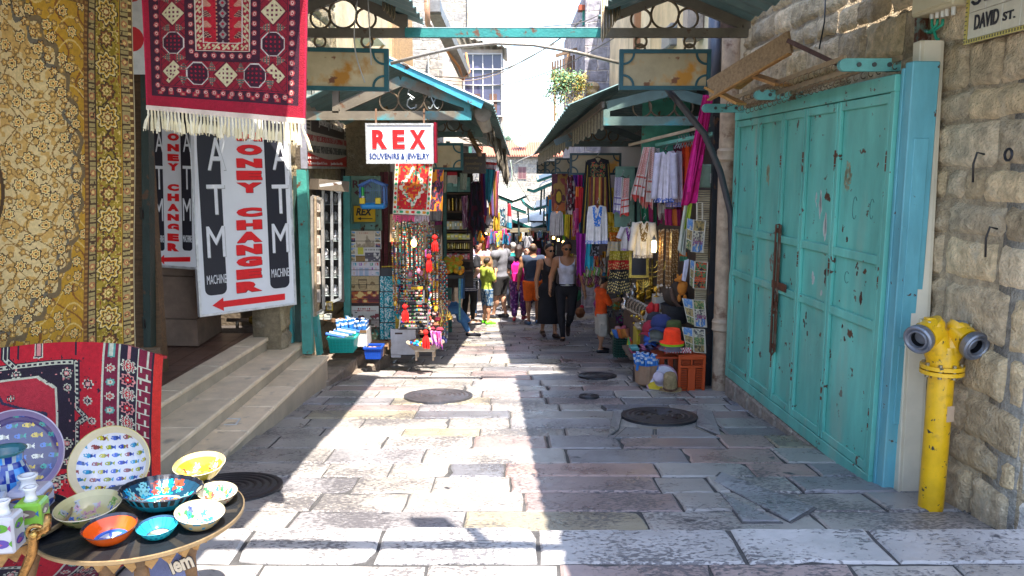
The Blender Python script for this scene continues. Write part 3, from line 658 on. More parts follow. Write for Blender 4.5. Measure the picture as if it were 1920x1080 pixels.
m=MB();wbox(m,1.72,5,19.2,27,-4,4.2,(.95,.95,1.15));m.build('wall',BRK,t)
q=P(1100,145,18.9);m=MB()
for k in range(9):m.ball((q.x+rnd.uniform(-.3,.3),18.9+rnd.uniform(-.2,.3),q.z-.35+rnd.uniform(-.45,.25)),rnd.uniform(.14,.26),(.46,.34,.2),8,(1,1,.7))
m.build('crumbling_ledge',STONEV,t)
# timber balcony
t=thing('timber_balcony','weathered brown timber balcony against the sky on the right','balcony',P(1060,170,21))
m=MB()
for k in range(9):
    a=P(1036+k*5,112+4-k*1.6,21);b=P(1036+k*5,152-k*1.5,21);m.bar(a,b,.075,.05,(.16,.10,.07))
m.build('boarding',WOODM,t)
m=MB();m.bar(P(1042,105,21),P(1082,92,21),.12,.08,(.22,.14,.09));m.bar(P(1040,125,21),P(1040,228,21),.06,.06,(.3,.2,.12));m.bar(P(1066,100,21.4),P(1066,130,21.4),.1,.08,(.45,.26,.12));m.build('frame',WOODM,t)
m=MB();m.bar(P(1098,16,19.5),P(1098,48,19.5),.16,.16,(.02,.22,.18));m.box(P(1096,16,19.5),(.3,.3,.12),(.34,.07,.03));m.build('chimney_stub',PAINT,None,cat='chimney',label='short green and red stub standing against the sky by the right roof')
# caper bush growing from the ledge
def bush(name,label,c,rad,n,seed,cols):
    r_=random.Random(seed);t=thing(name,label,'plant',c)
    st=MB();lf=MB()
    for i in range(n):
        d=Vector((r_.gauss(-.3,.6),r_.gauss(-.3,.5),r_.gauss(.1,.6))).normalized()*rad*r_.uniform(.4,1);p1=Vector(c)+d*.5+Vector((0,0,.08));p2=Vector(c)+d-Vector((0,0,rad*.25*r_.random()))
        st.tube([c,p1,p2],.008,(.25,.18,.09),4)
        for k in range(22):
            q=p1.lerp(p2,r_.uniform(-.4,1.1))+Vector([r_.gauss(0,rad*.10) for _ in range(3)]);s_=rad*r_.uniform(.035,.075)
            e1=Vector([r_.gauss(0,1) for _ in range(3)]).normalized()*s_;e2=e1.orthogonal().normalized()*s_*.5
            lf.add([q-e1,q+e2,q+e1,q-e2],[(0,1,2,3)],r_.choice(cols))
    st.build('stem',WOODM,t);lf.build('leaves',mat('leaf',None,.6,var=.3,vs=20,bump=0),t)
bush('wall_bush','straggly green bush sprouting from the ledge of the right house',P(1062,165,18.6),.62,60,4,[(.08,.22,.10),(.12,.28,.13),(.16,.30,.16),(.32,.30,.08)])
bush('wall_bush','dry yellow bush hanging from the right ledge beside the green one',P(1092,165,18.7),.45,34,5,[(.42,.34,.06),(.5,.36,.05),(.30,.28,.08)])

# far end of the street
t=thing('building','far stone house with red tiled roof closing the street','building',(0,46,-6))
a=P(930,300,46);b=P(1075,300,46)
m=MB();wbox(m,a.x-3,b.x+2,46,52,-7.5,P(1000,290,46).z,(1.1,1.05,.95));m.build('wall',BRK,t)
zr=P(1000,290,46).z;zt2=P(1000,268,48.5).z
m=MB();corr(m,(a.x-3,45.6,zr-.05),(b.x+2,45.6,zr-.05),(b.x+2,48.8,zt2+.1),(a.x-3,48.8,zt2+.1),70,.05,(.48,.20,.13),.05,6);m.build('roof',PAINT,t)
for (px,wd,cc) in ((979,14,(.20,.10,.11)),(959,10,(.10,.13,.17))):
    q=P(px,336,45.99);window_on(t,FR((q.x-.25,45.99,0),(1,0,0)),0,q.z,.50*wd/14,.72,2,1,(.35,.25,.22),cc)
m=MB()
def dishm(m,c,r):
    M_=rotframe(c,(.3,-1,.5));m.lathe([(1e-5,0),(r*.5,.03),(r,.14*r/.4),(r*1.02,.14*r/.4),(r*.5,.02),(1e-5,-.015)],(.5,.3,.28),20,M_);m.cyl(Vector(c),Vector(c)-Vector((0,0,.6)),.03,.03,(.3,.3,.3),6)
dishm(m,P(975,264,47),.45);m.build('satellite_dish',PAINT,None,cat='satellite dish',label='reddish satellite dish on the far red tiled roof')
bush('treetop','dark green treetop just showing above the far roof',P(956,268,58),1.0,30,9,[(.04,.10,.06),(.05,.13,.07)])

# dark backs of the stalls, both sides
t=thing('stall_row','dark shop interiors behind the goods along the left side','shop')
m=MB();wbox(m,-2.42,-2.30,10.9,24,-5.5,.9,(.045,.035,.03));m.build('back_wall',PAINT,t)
for yy,xx in ((11.6,-1.55),(15.2,-1.25),(18.5,-1.0)):m=MB();wbox(m,xx,xx+.07,yy,yy+.07,-4.2,.55,(.07,.22,.19));m.build('door_post',OLDP,t)
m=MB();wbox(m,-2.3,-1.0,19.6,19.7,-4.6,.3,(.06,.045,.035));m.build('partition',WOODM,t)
t=thing('stall_row','dark shop interiors behind the goods along the right side','shop')
m=MB();wbox(m,P(1205,200,9.6).x,2.12,9.6,9.64,.12,1.0,(.06,.30,.22));m.build('green_panel',OLDP,t)
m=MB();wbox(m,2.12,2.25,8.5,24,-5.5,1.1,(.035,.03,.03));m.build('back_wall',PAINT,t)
m=MB();wbox(m,2.07,2.2,8.22,8.3,-2.4,.55,(.012,.013,.02));wbox(m,2.12,2.15,8.12,8.18,-2.4,.9,(.03,.10,.13));m.build('door_post',OLDP,t)  # first box paints the shaded gap by the drainpipe near-black; second is the post
m=MB();wbox(m,1.1,2.1,19.4,19.5,-4.5,.3,(.05,.04,.04));m.build('partition',WOODM,t)

# ================================================================ trusses, canopies, roofs
BR=(.17,.145,.11);TL=(.02,.20,.19)
TRP=mat('truss_paint',None,.5,var=.4,vs=2.6,bump=.1,bs=50,spots=((.05,.26,.30),1.6,.52,.60),spots2=((.12,.06,.03),12,.64,.70))
TRQ=mat('truss_brown',None,.55,var=.3,vs=5,bump=.1,bs=50,spots=((.10,.05,.03),12,.64,.70))
def ring(mb,c,r,col=(.16,.12,.08),tr=.011,M=None,n=28):mb.tube([c+Vector((r*math.cos(a),0,r*math.sin(a))) for a in [2*math.pi*i/n for i in range(n)]],tr,col,6,True)
def truss(label,Y,by,x0,x1,ax,ay,lx,ly,rx,ry,circ,th=16,mt=TRP,col=BR,posts=()):
    k=Y/F;t=thing('roof_truss',label,'roof truss',P((x0+x1)/2,by,Y))
    m=MB();m.bar(P(x0,by,Y),P(x1,by,Y),.06,th*k,col);m.build('bottom_beam',mt,t)
    for (a,b) in (((lx,ly),(ax,ay)),((ax,ay),(rx,ry))):m=MB();m.bar(P(*a,Y),P(*b,Y),.055,th*1.15*k,col);m.build('rafter',mt,t)
    for (px,p0,p1) in posts:m=MB();m.bar(P(px,p0,Y),P(px,p1,Y),.06,.07,col,up=(1,0,0));m.build('post',mt,t)
    for (cx,cy,r) in circ:m=MB();ring(m,P(cx,cy,Y),r*k);m.build('iron_ring',METAL,t)
    return t
YU=7.3;YL_=8.9
truss('upper left gable truss of the entrance canopy with three iron rings',YU,62,560,762,643,-12,560,22,755,42,[(601,34,18),(643,26,25),(686,35,18),(600,78,10),(688,78,10)],mt=TRQ,posts=((757,28,54),))
truss('upper right gable truss of the entrance canopy with three iron rings',YU,62,1130,1402,1255,-10,1150,30,1392,45,[(1202,36,18),(1247,27,25),(1290,35,18),(1202,78,10),(1293,78,10),(1200,93,9),(1293,93,9)],mt=TRQ,posts=((1399,-20,54),))
m=MB();m.bar(P(760,62,YU),P(1129,62,YU),.07,16*YU/F,TL);m.bar(P(762,53,YU),P(1127,53,YU),.075,.006,(.45,.55,.55));m.build('cross_beam',OLDP,None,cat='beam',label='long green steel beam crossing the street between the upper trusses')
tl=truss('lower left gable truss with scrolls above the red and white hanging sign',YL_,217,560,884,752,152,636,203,880,196,[(729,190,17),(771,184,24),(813,192,17)],posts=((630,168,212),(876,195,212)))
m=MB()                                     # scroll letters inside the rings
def sc(px,py,pts,tr=.009):
    m.tube([P(px+x,py+y,YL_-.01) for x,y in pts],tr,(.33,.36,.36),6)
sc(771,184,[(8,-18),(4,-14),(8,-12),(11,-18),(4,-22),(-4,-18),(-6,-8),(2,-2),(6,0),(2,3),(-2,0),(-6,4),(-8,14),(-1,20),(8,18),(10,12)])
sc(813,192,[(-10,-9),(-6,-12),(-3,-6),(0,2),(4,10),(8,12),(10,8)]);sc(813,192,[(9,-10),(5,-12),(3,-6),(0,2),(-4,10),(-8,12),(-10,8)])
m.build('scroll',METAL,tl)
truss('lower right gable truss with three iron rings below the rusty sign panel',YL_,227,1131,1392,1253,172,1138,200,1392,208,[(1204,202,17),(1242,195,24),(1282,202,17)],col=(.13,.20,.18),posts=((1137,205,224),))
truss('second truss deeper under the left awning',11.2,252,800,905,850,215,790,250,905,250,[(826,238,9),(850,233,12),(874,238,9)],th=10,col=(.10,.17,.16),mt=TRQ)
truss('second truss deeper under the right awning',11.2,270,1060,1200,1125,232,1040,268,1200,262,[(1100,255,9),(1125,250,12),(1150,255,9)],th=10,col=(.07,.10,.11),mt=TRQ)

ROOF=mat('roof_sheet',None,.45,metal=.2,var=.25,vs=5,bump=.1,bs=30,spots=((.30,.36,.36),3,.58,.68))
def roof(label,Y0,Y1,quads,col,n):
    t=thing('canopy_roof',label,'roof',quads[0][0])
    for q in quads:m=MB();corr(m,*q,n,.014,col,.01,3);m.build('corrugated_sheet',ROOF,t)
    return t
TC=(.15,.25,.25)
def Q(p,Y):return P(p[0],p[1],Y)
def shift(v,y):v=Vector(v);return Vector((v.x,y,v.z))
e,a,l=P(796,44,YU+.12),P(643,-14,YU+.12),P(440,60,YU+.12)
roof('corrugated entrance roof over the left carpets and signs',0,0,[(shift(e,1.1),e,a,shift(a,1.1)),(shift(a,1.1),a,l,shift(l,1.1)),(shift(l,1.1),l,l+Vector((-1.5,0,0)),shift(l,1.1)+Vector((-1.5,0,0)))],TC,26)
e,a,l=P(1122,36,YU+.1),P(1255,-16,YU+.12),P(1398,44,YU+.12);
roof('corrugated entrance roof over the turquoise shutters, widened out of view for shade',0,0,[(shift(e,1.67)+Vector((.08,0,0)),e,a,shift(a,1.67)),(shift(a,1.67),a,l,shift(l,1.67)),(shift(l,1.67)+Vector((-.05,0,.03)),shift(l,5.75)+Vector((-.05,0,.03)),shift(l,5.75)+Vector((.6,0,0)),shift(l,1.67)+Vector((.6,0,0))),(Vector((2.7,1.67,1.26)),Vector((2.7,3.85,1.26)),Vector((3.7,3.85,1.2)),Vector((3.7,1.67,1.2)))],TC,26)  # last two sheets are out of view, added to shade the ground by the wall
m=MB();m.bar(shift(a,1.6)+Vector((0,0,.01)),a+Vector((0,0,.01)),.3,.03,TC);m.build('ridge_sun_seal',ROOF,None,cat='ridge cap',label='unseen bar added along the right entrance roof ridge to stop sun leaks')  # added so that no sun leaks through between the two roof sheets
e,a,l=P(925,197,YL_-.12),P(733,108,YL_-.12),P(560,190,YL_-.12);e2=P(957,291,16);dl=e2-e
tr_=roof('blue edged awning roof running along the left stalls',0,0,[(e,e+dl,a+dl,a),(a,a+dl,l+dl,l)],TC,30)
m=MB();m.bar(P(728,113,YL_-.16),P(905,197,YL_-.16),.02,.085,(.06,.36,.50));m.bar(P(728,107,YL_-.17),P(925,195,YL_-.17),.03,.016,(.72,.75,.76));m.build('fascia',OLDP,tr_)
e,a,l=P(1068,196,YL_-.12),P(1180,150,YL_-.12),P(1400,158,YL_-.12);e2=P(1000,291,16);dl=e2-e
tr_=roof('teal corrugated awning roof running along the right stalls',0,0,[(e,e+dl,a+dl,a),(a,a+dl,l+dl,l)],TC,30)
m=MB();m.bar(P(1131,196,YL_),P(1012,288,15.0),.03,.07,(.20,.17,.14));m.build('edge_board',WOODM,tr_)
m=MB();A_=P(1133,203,YL_+.1);B_=P(1008,290,15.2)
for i in range(95):
    q=A_.lerp(B_,i/95);hh=.20+.02*math.sin(i);m.box(q-Vector((0,0,hh/2+.01)),(.014,.026,hh),(.36,.31,.22) if i % 3 else (.16,.13,.10))
m.build('slat_valance',WOODM,tr_,label='drooping slatted valance along the eave')
# overhead sign frame out over the entrance that throws its shadow on the slabs
t=thing('entrance_sign_frame','steel bar across the entrance with a small boxed sign standing on it','sign frame',(.5,2.2,1.3))
m=MB();m.bar((-1.2,2.23,1.30),(1.1,2.23,1.30),.05,.05,TL);m.bar((-1.2,2.23,1.44),(1.1,2.2,1.40),.03,.03,TL)
m.build('bar',OLDP,t);m=MB();m.bar((.49,2.23,1.33),(.49,2.23,2.46),.045,.045,TL,up=(1,0,0));m.build('post',OLDP,t)
m=MB();m.box((.49,2.23,2.68),(.21,.05,.44),(.5,.5,.45));m.build('box_sign',PAINT,t)
# curtain rods and hooks dangling from the upper eaves
for (px0,n,lb) in ((1128,6,'bundle of long bent wire hooks dangling at the right upper eave'),(718,4,'bundle of bent wire hooks dangling at the left upper eave')):
    m=MB()
    for k in range(n):
        x=px0+k*(6 if px0>1000 else 6);y0=-12+2*k;y1=(78-9*k if px0>1000 else 20+6*k);Y=6.9+.05*k
        m.tube([P(x,y0,Y),P(x,y1-6,Y),P(x+1.5,y1,Y),P(x+4,y1-6,Y),P(x+4,y0,Y)],.008,(.33,.26,.17),5)
    m.build('wire_hooks',METAL,None,cat='hooks',label=lb,smooth=True)
m=MB();m.tube([P(733,119,8.6),P(790,104,8.5),P(860,88,8.4),P(930,81,8.3),P(1000,84,8.3),P(1080,98,8.4),P(1160,118,8.6)],.018,(.42,.38,.33),8);m.build('curved_pole',METAL,None,cat='pole',label='thin bowed metal pole spanning the gap between both sign panels',smooth=True)
def cable(label,pts,Y0,Y1,r=.008,col=(.10,.09,.09)):
    n=len(pts);q=[P(x,y,Y0+(Y1-Y0)*i/(n-1)) for i,(x,y) in enumerate(pts)]
    out=[]
    for i in range(n-1):
        p0=q[max(0,i-1)];p1=q[i];p2=q[i+1];p3=q[min(n-1,i+2)]
        for k in range(5):s_=k/5;out.append(.5*((2*p1)+(p2-p0)*s_+(2*p0-5*p1+4*p2-p3)*s_*s_+(3*p1-p0-3*p2+p3)*s_**3))
    out.append(q[-1]);m=MB();m.tube(out,r,col,5);m.build('overhead_cable',PLAST,None,cat='cable',label=label,smooth=True)
cable('dark cable sagging from the glazed balcony up to the green beam',[(815,143),(880,146),(930,135),(985,112),(1050,72),(1090,38)],18,12,.012)
cable('pale cable in front of the glazed balcony',[(815,148),(870,152),(930,140),(990,108),(1040,82)],18,12,.01,(.5,.4,.36))
cable('thin cable drooping between the right ledge and the left facade',[(845,158),(900,161),(960,156),(1040,130),(1110,95),(1170,60)],18,12,.008)
cable('thin cable above the beam on the right',[(980,54),(1040,48),(1090,42),(1140,20)],9,9,.006)
cable('loose grey wire hanging in front of the left sign panel',[(670,0),(664,60),(668,105),(684,155)],6.9,7.0,.006,(.5,.48,.45))
cable('second loose grey wire hanging in front of the left sign panel',[(690,0),(693,60),(696,122)],6.9,7.0,.006,(.5,.48,.45))
cable('white cable slanting across the far house front',[(1000,290),(960,315),(985,365),(1000,390)],17,20,.01,(.6,.62,.6))
cable('green white wire hanging below the end of the left awning',[(957,300),(960,330),(953,352),(945,345)],16,16,.012,(.5,.62,.55))

# hanging rusty / cream sign panels
PAN=mat('rusted_panel',None,.5,var=.3,vs=2.2,bump=.1,bs=30,spots=((.50,.21,.02),2.8,.55,.66),spots2=((.18,.06,.025),6.5,.61,.66))
def panel(label,x0,x1,y0,y1,Y,y0r=None,y1r=None,col=(.55,.44,.26),fc=(.015,.10,.115)):
    k=Y/F;y0r=y0 if y0r is None else y0r;y1r=y1 if y1r is None else y1r
    a,b=P(x0,y1,Y),P(x1,y1r,Y);Lw=(b-a).length;H=(P(x0,y0,Y)-a).length;M=FR(a,b-a)
    t=thing('hanging_signboard',label,'sign panel',a);fw=min(.05,H*.1)
    m=MB();m.box((Lw/2,H/2,0),(Lw-fw,H-fw,.025),col,M);m.build('board',PAN,t)
    m=MB()
    for (c_,s_) in (((Lw/2,fw/2,.0),(Lw,fw,.06)),((Lw/2,H-fw/2,0),(Lw,fw,.06)),((fw/2,H/2,0),(fw,H-2*fw,.06)),((Lw-fw/2,H/2,0),(fw,H-2*fw,.06))):m.box(c_,s_,fc,M)
    r_=H*.26
    for (cx,cy,a0) in ((fw,fw,0),(Lw-fw,fw,90),(Lw-fw,H-fw,180),(fw,H-fw,270)):
        pts=[M @ Vector((x,y,.018)) for x,y in arc((cx,cy),r_,a0,a0+90,8)];m.tube(pts,.013,fc,4)
    m.build('frame',PAINT,t);return t
panel('long cream sign panel with teal frame hanging left under the upper truss',520,729,88,168,7.2,96,172)
panel('rust spotted cream sign panel with teal frame hanging right under the upper truss',1160,1330,93,169,7.2,col=(.42,.33,.20),fc=(.015,.085,.11))
panel('small cream sign panel beside the red and white hanging sign',800,869,268,319,10.6)
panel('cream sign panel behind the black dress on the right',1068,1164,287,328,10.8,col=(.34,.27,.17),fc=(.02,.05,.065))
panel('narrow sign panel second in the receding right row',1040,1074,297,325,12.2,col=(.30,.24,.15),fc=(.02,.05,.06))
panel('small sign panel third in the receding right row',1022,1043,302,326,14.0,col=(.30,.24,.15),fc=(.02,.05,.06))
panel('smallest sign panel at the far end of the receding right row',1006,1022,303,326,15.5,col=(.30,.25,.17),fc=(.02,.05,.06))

# far tilted awning sheets in full sun
AW=mat('awning_white',None,.5,var=.15,vs=3,bump=.05)
def awn(label,pts,Ys,col=(.62,.66,.66),under=(.02,.16,.15)):
    q=[P(x,y,Y) for (x,y),Y in zip(pts,Ys)];c=sum(q,Vector())/len(q)
    nr=(q[1]-q[0]).cross(q[2]-q[0]).normalized();
    if nr.z<0:nr=-nr
    n=len(q);m=MB();m.add([p for p in q]+[p-nr*.03 for p in q],[tuple(range(n)),tuple(reversed(range(n,2*n)))],col);t=thing('awning',label,'awning',c);m.build('sheet',AW,t)
    m=MB()
    for i in range(n):m.bar(q[i]-nr*.05,q[(i+1) % n]-nr*.05,.05,.07,under)
    m.build('edge_frame',PAINT,t)
    m=MB();m.bar(c-nr*.06,c-Vector((0,0,.8)),.05,.05,(.08,.12,.12),up=(1,0,0));m.build('strut',METAL,t)
awn('nearest tilted white awning at the end of the left stalls',[(935,343),(990,365),(962,376),(932,364)],[18.5,20,18.6,17.6])
awn('white awning sheet just below the nearest tilted one',[(960,377),(985,386),(987,396),(960,386)],[21,22.5,21.6,20.2])
awn('pale awning leaning right in mid street',[(980,371),(1002,384),(1001,391),(985,379)],[24,25.4,24.4,23.2])
awn('low wide white awning at the bottom of the gap',[(962,411),(1000,426),(1024,418),(1018,398),(985,404)],[24,23.5,24.5,27,27])
awn('white awning slanting up to the right stalls',[(1002,390),(1006,376),(1036,371),(1034,381)],[23,24.5,24.5,23])
awn('narrow awning reaching out above the right stalls',[(988,353),(1034,334),(1034,341),(1000,356)],[22,21,20.4,21.4],(.5,.5,.47))
awn('second low white awning behind the wide one',[(988,400),(1018,392),(1024,400),(1004,410)],[29,30,28,27.5])
awn('thin sunlit strip of awning high on the right',[(1006,330),(1033,322),(1034,328),(1008,337)],[26,26,25,25],(.45,.58,.6))
# ================================================================ left entry: steps, pillar, money changer boards
MARB=mat('marble_step',None,.45,var=.22,vs=4,bump=.1,bs=30,spots=((.40,.33,.25),5,.60,.72),spots2=((.12,.11,.11),22,.70,.74))
t=thing('marble_steps','three worn cream marble steps climbing to the shop floor on the left','steps',(-2.3,6.5,-2.1))
Z3,Z2,Z1=-1.955,-1.825,-1.695
def edge(p1,p2,z):a=PZ(*p1,z);b=PZ(*p2,z);return a,b
lines=[((615,668),(402,868),Z3,5.15,8.25,.52),((565,647),(340,826),Z2,4.75,8.3,.40),((520,622),(296,760),Z1,4.4,8.3,.22)]
for i,(p1,p2,z,y0,y1,dep) in enumerate(lines):
    a,b=edge(p1,p2,z);d=(a-b)/(a.y-b.y)
    A_=b+d*(y0-b.y);B_=b+d*(y1-b.y);m=MB();n=5
    for k in range(n):
        q0=A_.lerp(B_,k/n)+d*.004;q1=A_.lerp(B_,(k+1)/n);kq=rnd.uniform(.88,1.06);zc=tuple(c*kq for c in (.78,.62,.44))
        mid=(q0+q1)/2;m.box((0,0,0),(dep,(q1-q0).length,.04),zc,Matrix.Translation((mid.x-dep/2,mid.y,z-.02)) @ Matrix.Rotation(-math.atan2(d.x,1),4,'Z'),.008)
    m.build('tread',MARB,t)
    m=MB();mid=(A_+B_)/2;m.box((0,0,0),(dep+.1,(B_-A_).length-.02,.42),(.46,.38,.28),Matrix.Translation((mid.x-dep/2-.07,mid.y+.01,z-.04-.212)) @ Matrix.Rotation(-math.atan2(d.x,1),4,'Z'));m.build('riser',MARB,t)
m=MB();q=[PZ(424,785,Z3+.001),PZ(450,785,Z3+.001),PZ(442,796,Z3+.001),PZ(420,796,Z3+.001)]
for a,b in zip(q[:-1],q[1:]):m.bar(a,b,.016,.003,(.7,.7,.7))
m.build('paint_mark',PAINT,t)
TILE=mat('brown_tile',None,.4,var=.3,vs=8,bump=.05)
m=MB()
for i in range(18):
    for j in range(14):
        x=-2.62-.2*j;y=4.6+.2*i;k=rnd.uniform(.8,1.1);m.box((x-.1,y+.1,-1.718),(.194,.194,.03),(.16*k,.085*k,.06*k))
m.build('tiled_floor',TILE,kind='structure')
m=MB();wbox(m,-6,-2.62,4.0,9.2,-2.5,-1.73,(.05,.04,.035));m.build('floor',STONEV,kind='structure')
# left side building: dark entry walls
t=thing('building','dark fronted building behind the carpets and money changer boards','building',(-3.8,6,-1.7))
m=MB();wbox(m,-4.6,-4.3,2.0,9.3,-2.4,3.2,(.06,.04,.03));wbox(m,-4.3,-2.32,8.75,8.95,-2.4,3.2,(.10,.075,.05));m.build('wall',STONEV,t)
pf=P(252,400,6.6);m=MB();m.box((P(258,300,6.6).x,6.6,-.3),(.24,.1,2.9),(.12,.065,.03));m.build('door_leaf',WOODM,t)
m=MB();m.bar(P(274,-20,6.5),P(281,650,6.5),.10,.06,(.02,.035,.03),up=(1,0,0));m.build('door_post',OLDP,t)
m=MB();m.bar(P(250,118,6.4),P(300,132,6.6),.05,.08,(.45,.45,.42));m.build('ledge',METAL,t)
m=MB();Mx=FR(P(250,100,6.0),(1,0,0));m.box((.02,.25,0),(.14,.8,.02),(.7,.7,.7),Mx);m.build('white_board',PAINT,t);m=MB();m.prism(arc((.0,.1),.09,0,360,16),.011,.014,(.6,.02,.03),Mx);m.prism(arc((.02,.45),.09,0,360,16),.011,.014,(.6,.02,.03),Mx);m.build('lettering',PRINT,t)
for (px,py) in ((266,400),(270,605)):
    m=MB();q=P(px,py,6.48);m.box(q,(.02,.03,.10),(.06,.05,.04));m.tube([q+Vector((.02,-.03,.03)),q+Vector((.03,-.05,0)),q+Vector((.02,-.03,-.04))],.006,(.05,.04,.04),5);m.build('door_handle',METAL,t)
# pillar
t=thing('stone_pillar','brown slab clad pillar carrying the money changer boards','pillar',PZ(340,648,Z1))
c0=PZ(290,648,Z1);c1=PZ(372,650,Z1);c2=PZ(416,622,Z1)
zz_=Z1
for hgt in (.27,.42,.42,.5,.7,.6):
    m=MB();m.prism([(c0.x,c0.y),(c1.x,c1.y),(c2.x,c2.y),(c0.x,c2.y+.3)],zz_+.004,zz_+hgt-.004,tuple(q*kq for kq in [rnd.uniform(.85,1.1)] for q in (.17,.115,.085)));zz_+=hgt
    m.build('stone_slab',mat('slab_brown',None,.5,var=.35,vs=6,bump=.15,bs=30),t)
# boards
RED=(.75,.008,.014);BLK=(.016,.015,.026);WHT=(.74,.74,.78)
def board(label,pbl,pbr,Y0,ptop,name='sign_board'):
    a=P(*pbl,Y0);b=PZ(*pbr,a.z);M=FR(a,b-a);n=M.to_3x3() @ Vector((0,0,1));Lw=(b-a).length;H=P(pbl[0],ptop,Y0).z-a.z
    t=thing(name,label,'sign',a)
    loc=lambda px,py:(M.inverted() @ PP(px,py,a,n)).xy
    return t,M,loc,Lw,H
t,M,loc,Lw,H=board('large white sign reading ATM and money changer with red arrow pointing left',(374,595),(556,571),7.30,205)
m=MB();m.box((Lw/2,H/2,-.02),(Lw,H,.04),WHT,M,.004);m.build('board',BOARD,t)
m=MB()
for (c_,s_) in (((Lw/2,.012,.003),(Lw,.024,.012)),((.012,H/2,.003),(.024,H-.05,.012)),((Lw-.012,H/2,.003),(.024,H-.05,.012))):m.box(c_,s_,(.72,.72,.74),M,.002)
m.build('frame',METAL,t)
def strip(t,loc,M,xl,xr,yb,H,r=.06):
    x0=loc(xl,yb)[0];x1=loc(xr,yb)[0];y0=loc((xl+xr)/2,yb)[1]
    poly=arc((x0+r,y0+r),r,180,270,6)+arc((x1-r,y0+r),r,270,360,6)+[(x1,H-.06),(x0,H-.06)]
    m=MB();m.prism(poly,.001,.004,BLK,M);m.build('black_strip',PRINT,t);return x0,x1
def tx(m,loc,s_,xl,xr,yt,yb,M,col,bold,z=.0045,shadow=None,shear=0):
    a=loc(xl,yb);b=loc(xr,yt);c_=loc(xl,yt);d=loc(xr,yb);x0,x1=a[0],b[0];y0=(a[1]+d[1])/2;y1=(b[1]+c_[1])/2
    if shadow:m.text(s_,M,x0+.006,y0-.006,x1+.006,y1-.006,z-.002,shadow,bold,shear,.0015)
    m.text(s_,M,x0,y0,x1,y1,z,col,bold,shear,.002)
strip(t,loc,M,385,426,553,H);strip(t,loc,M,507,543,540,H)
m=MB()
for (s_,y0,y1) in (('A',258,319),('T',346,402),('M',424,482)):tx(m,loc,s_,389,420,y0,y1,M,WHT,.0,.006,(.3,.3,.3))
for (s_,y0,y1) in (('A',262,318),('T',346,400),('M',419,473)):tx(m,loc,s_,511,539,y0,y1,M,WHT,.0,.006,(.3,.3,.3))
tx(m,loc,'MACHINE',388,424,515,532,M,WHT,0);tx(m,loc,'MACHINE',509,541,503,519,M,WHT,0)
tx(m,loc,'MACHINE',388,424,212,228,M,WHT,0);tx(m,loc,'MACHINE',509,541,218,232,M,WHT,0)
ys_=[(248,264),(271,290),(297,314),(320,337),(342,361),(389,406),(412,430),(434,454),(458,477),(481,499),(504,522),(527,547)]
for s_,(y0,y1) in zip('MONEYCHANGER',ys_):tx(m,loc,s_,443,490,y0,y1,M,RED,.085,.006,(.25,.02,.03))
a=loc(398,573);b=loc(534,556);u=(b-a).normalized();v=Vector((-u.y,u.x))
m.prism([tuple(a),tuple(a+u*.11-v*.065),tuple(a+u*.11-v*.03),tuple(b-v*.032),tuple(b+v*.032),tuple(a+u*.11+v*.03),tuple(a+u*.11+v*.065)],.001,.005,RED,M)
m.build('lettering',PRINT,t)
t,M,loc,Lw,H=board('narrow white sign reading money changer with red arrow, left of the larger one',(286,500),(370,507),7.35,190)
M=FR(P(286,500,7.38),P(370,506,7.30)-P(286,500,7.38));n_=M.to_3x3() @ Vector((0,0,1));o_=M.translation;loc=lambda px,py:(M.inverted() @ PP(px,py,o_,n_)).xy
Lw=loc(369,500)[0]
m=MB();m.box((Lw/2,H/2,-.02),(Lw,H,.04),WHT,M,.004);m.build('board',BOARD,t)
m=MB();m.box((Lw/2,.012,.003),(Lw,.024,.012),(.7,.7,.72),M,.002);m.build('frame',METAL,t)
strip(t,loc,M,291,309,470,H,.03);strip(t,loc,M,343,361,470,H,.03)
m=MB()
for (xl,xr) in ((292,306),(344,358)):
    for (s_,y0,y1) in (('A',250,285),('T',311,355),('M',372,414)):tx(m,loc,s_,xl,xr,y0,y1,M,WHT,.0)
    tx(m,loc,'MACHINE',xl,xr+2,441,454,M,WHT,0)
for s_,(y0,y1) in zip('ONEYCHANGER',[(250,264),(270,284),(289,302),(306,320),(345,358),(363,377),(382,396),(401,414),(419,433),(438,452),(456,471)]):tx(m,loc,s_,315,336,y0,y1,M,RED,.08)
a=loc(299,486);b=loc(357,486);u=Vector((1,0));v=Vector((0,1));m.prism([tuple(a),tuple(a+u*.05-v*.045),tuple(a+u*.05-v*.02),tuple(b-v*.022),tuple(b+v*.022),tuple(a+u*.05+v*.02),tuple(a+u*.05+v*.045)],.001,.005,RED,M)
m.build('lettering',PRINT,t)
# pipes under the board
t=thing('water_pipes','dusty water pipes and brass valve under the large money changer board','pipes',P(470,600,8.2))
m=MB();m.tube([P(425,600,8.2),P(535,601,8.3)],.02,(.22,.17,.14),8);m.tube([P(445,600,8.2),P(445,615,8.2)],.018,(.2,.16,.13),8);m.tube([P(500,575,8.4),P(515,610,8.4)],.02,(.2,.1,.08),8);m.build('pipe',METAL,t,smooth=True)
m=MB();m.ball(P(478,600,8.15),.05,(.5,.36,.06),12,(1.4,1,1));m.cyl(P(478,600,8.15),P(478,588,8.15),.02,.015,(.5,.36,.06),8);m.build('valve',GOLDM,t,smooth=True)
m=MB();m.box(P(486,592,8.12),(.05,.02,.015),(.02,.35,.08));m.build('valve_handle',PLAST,t)

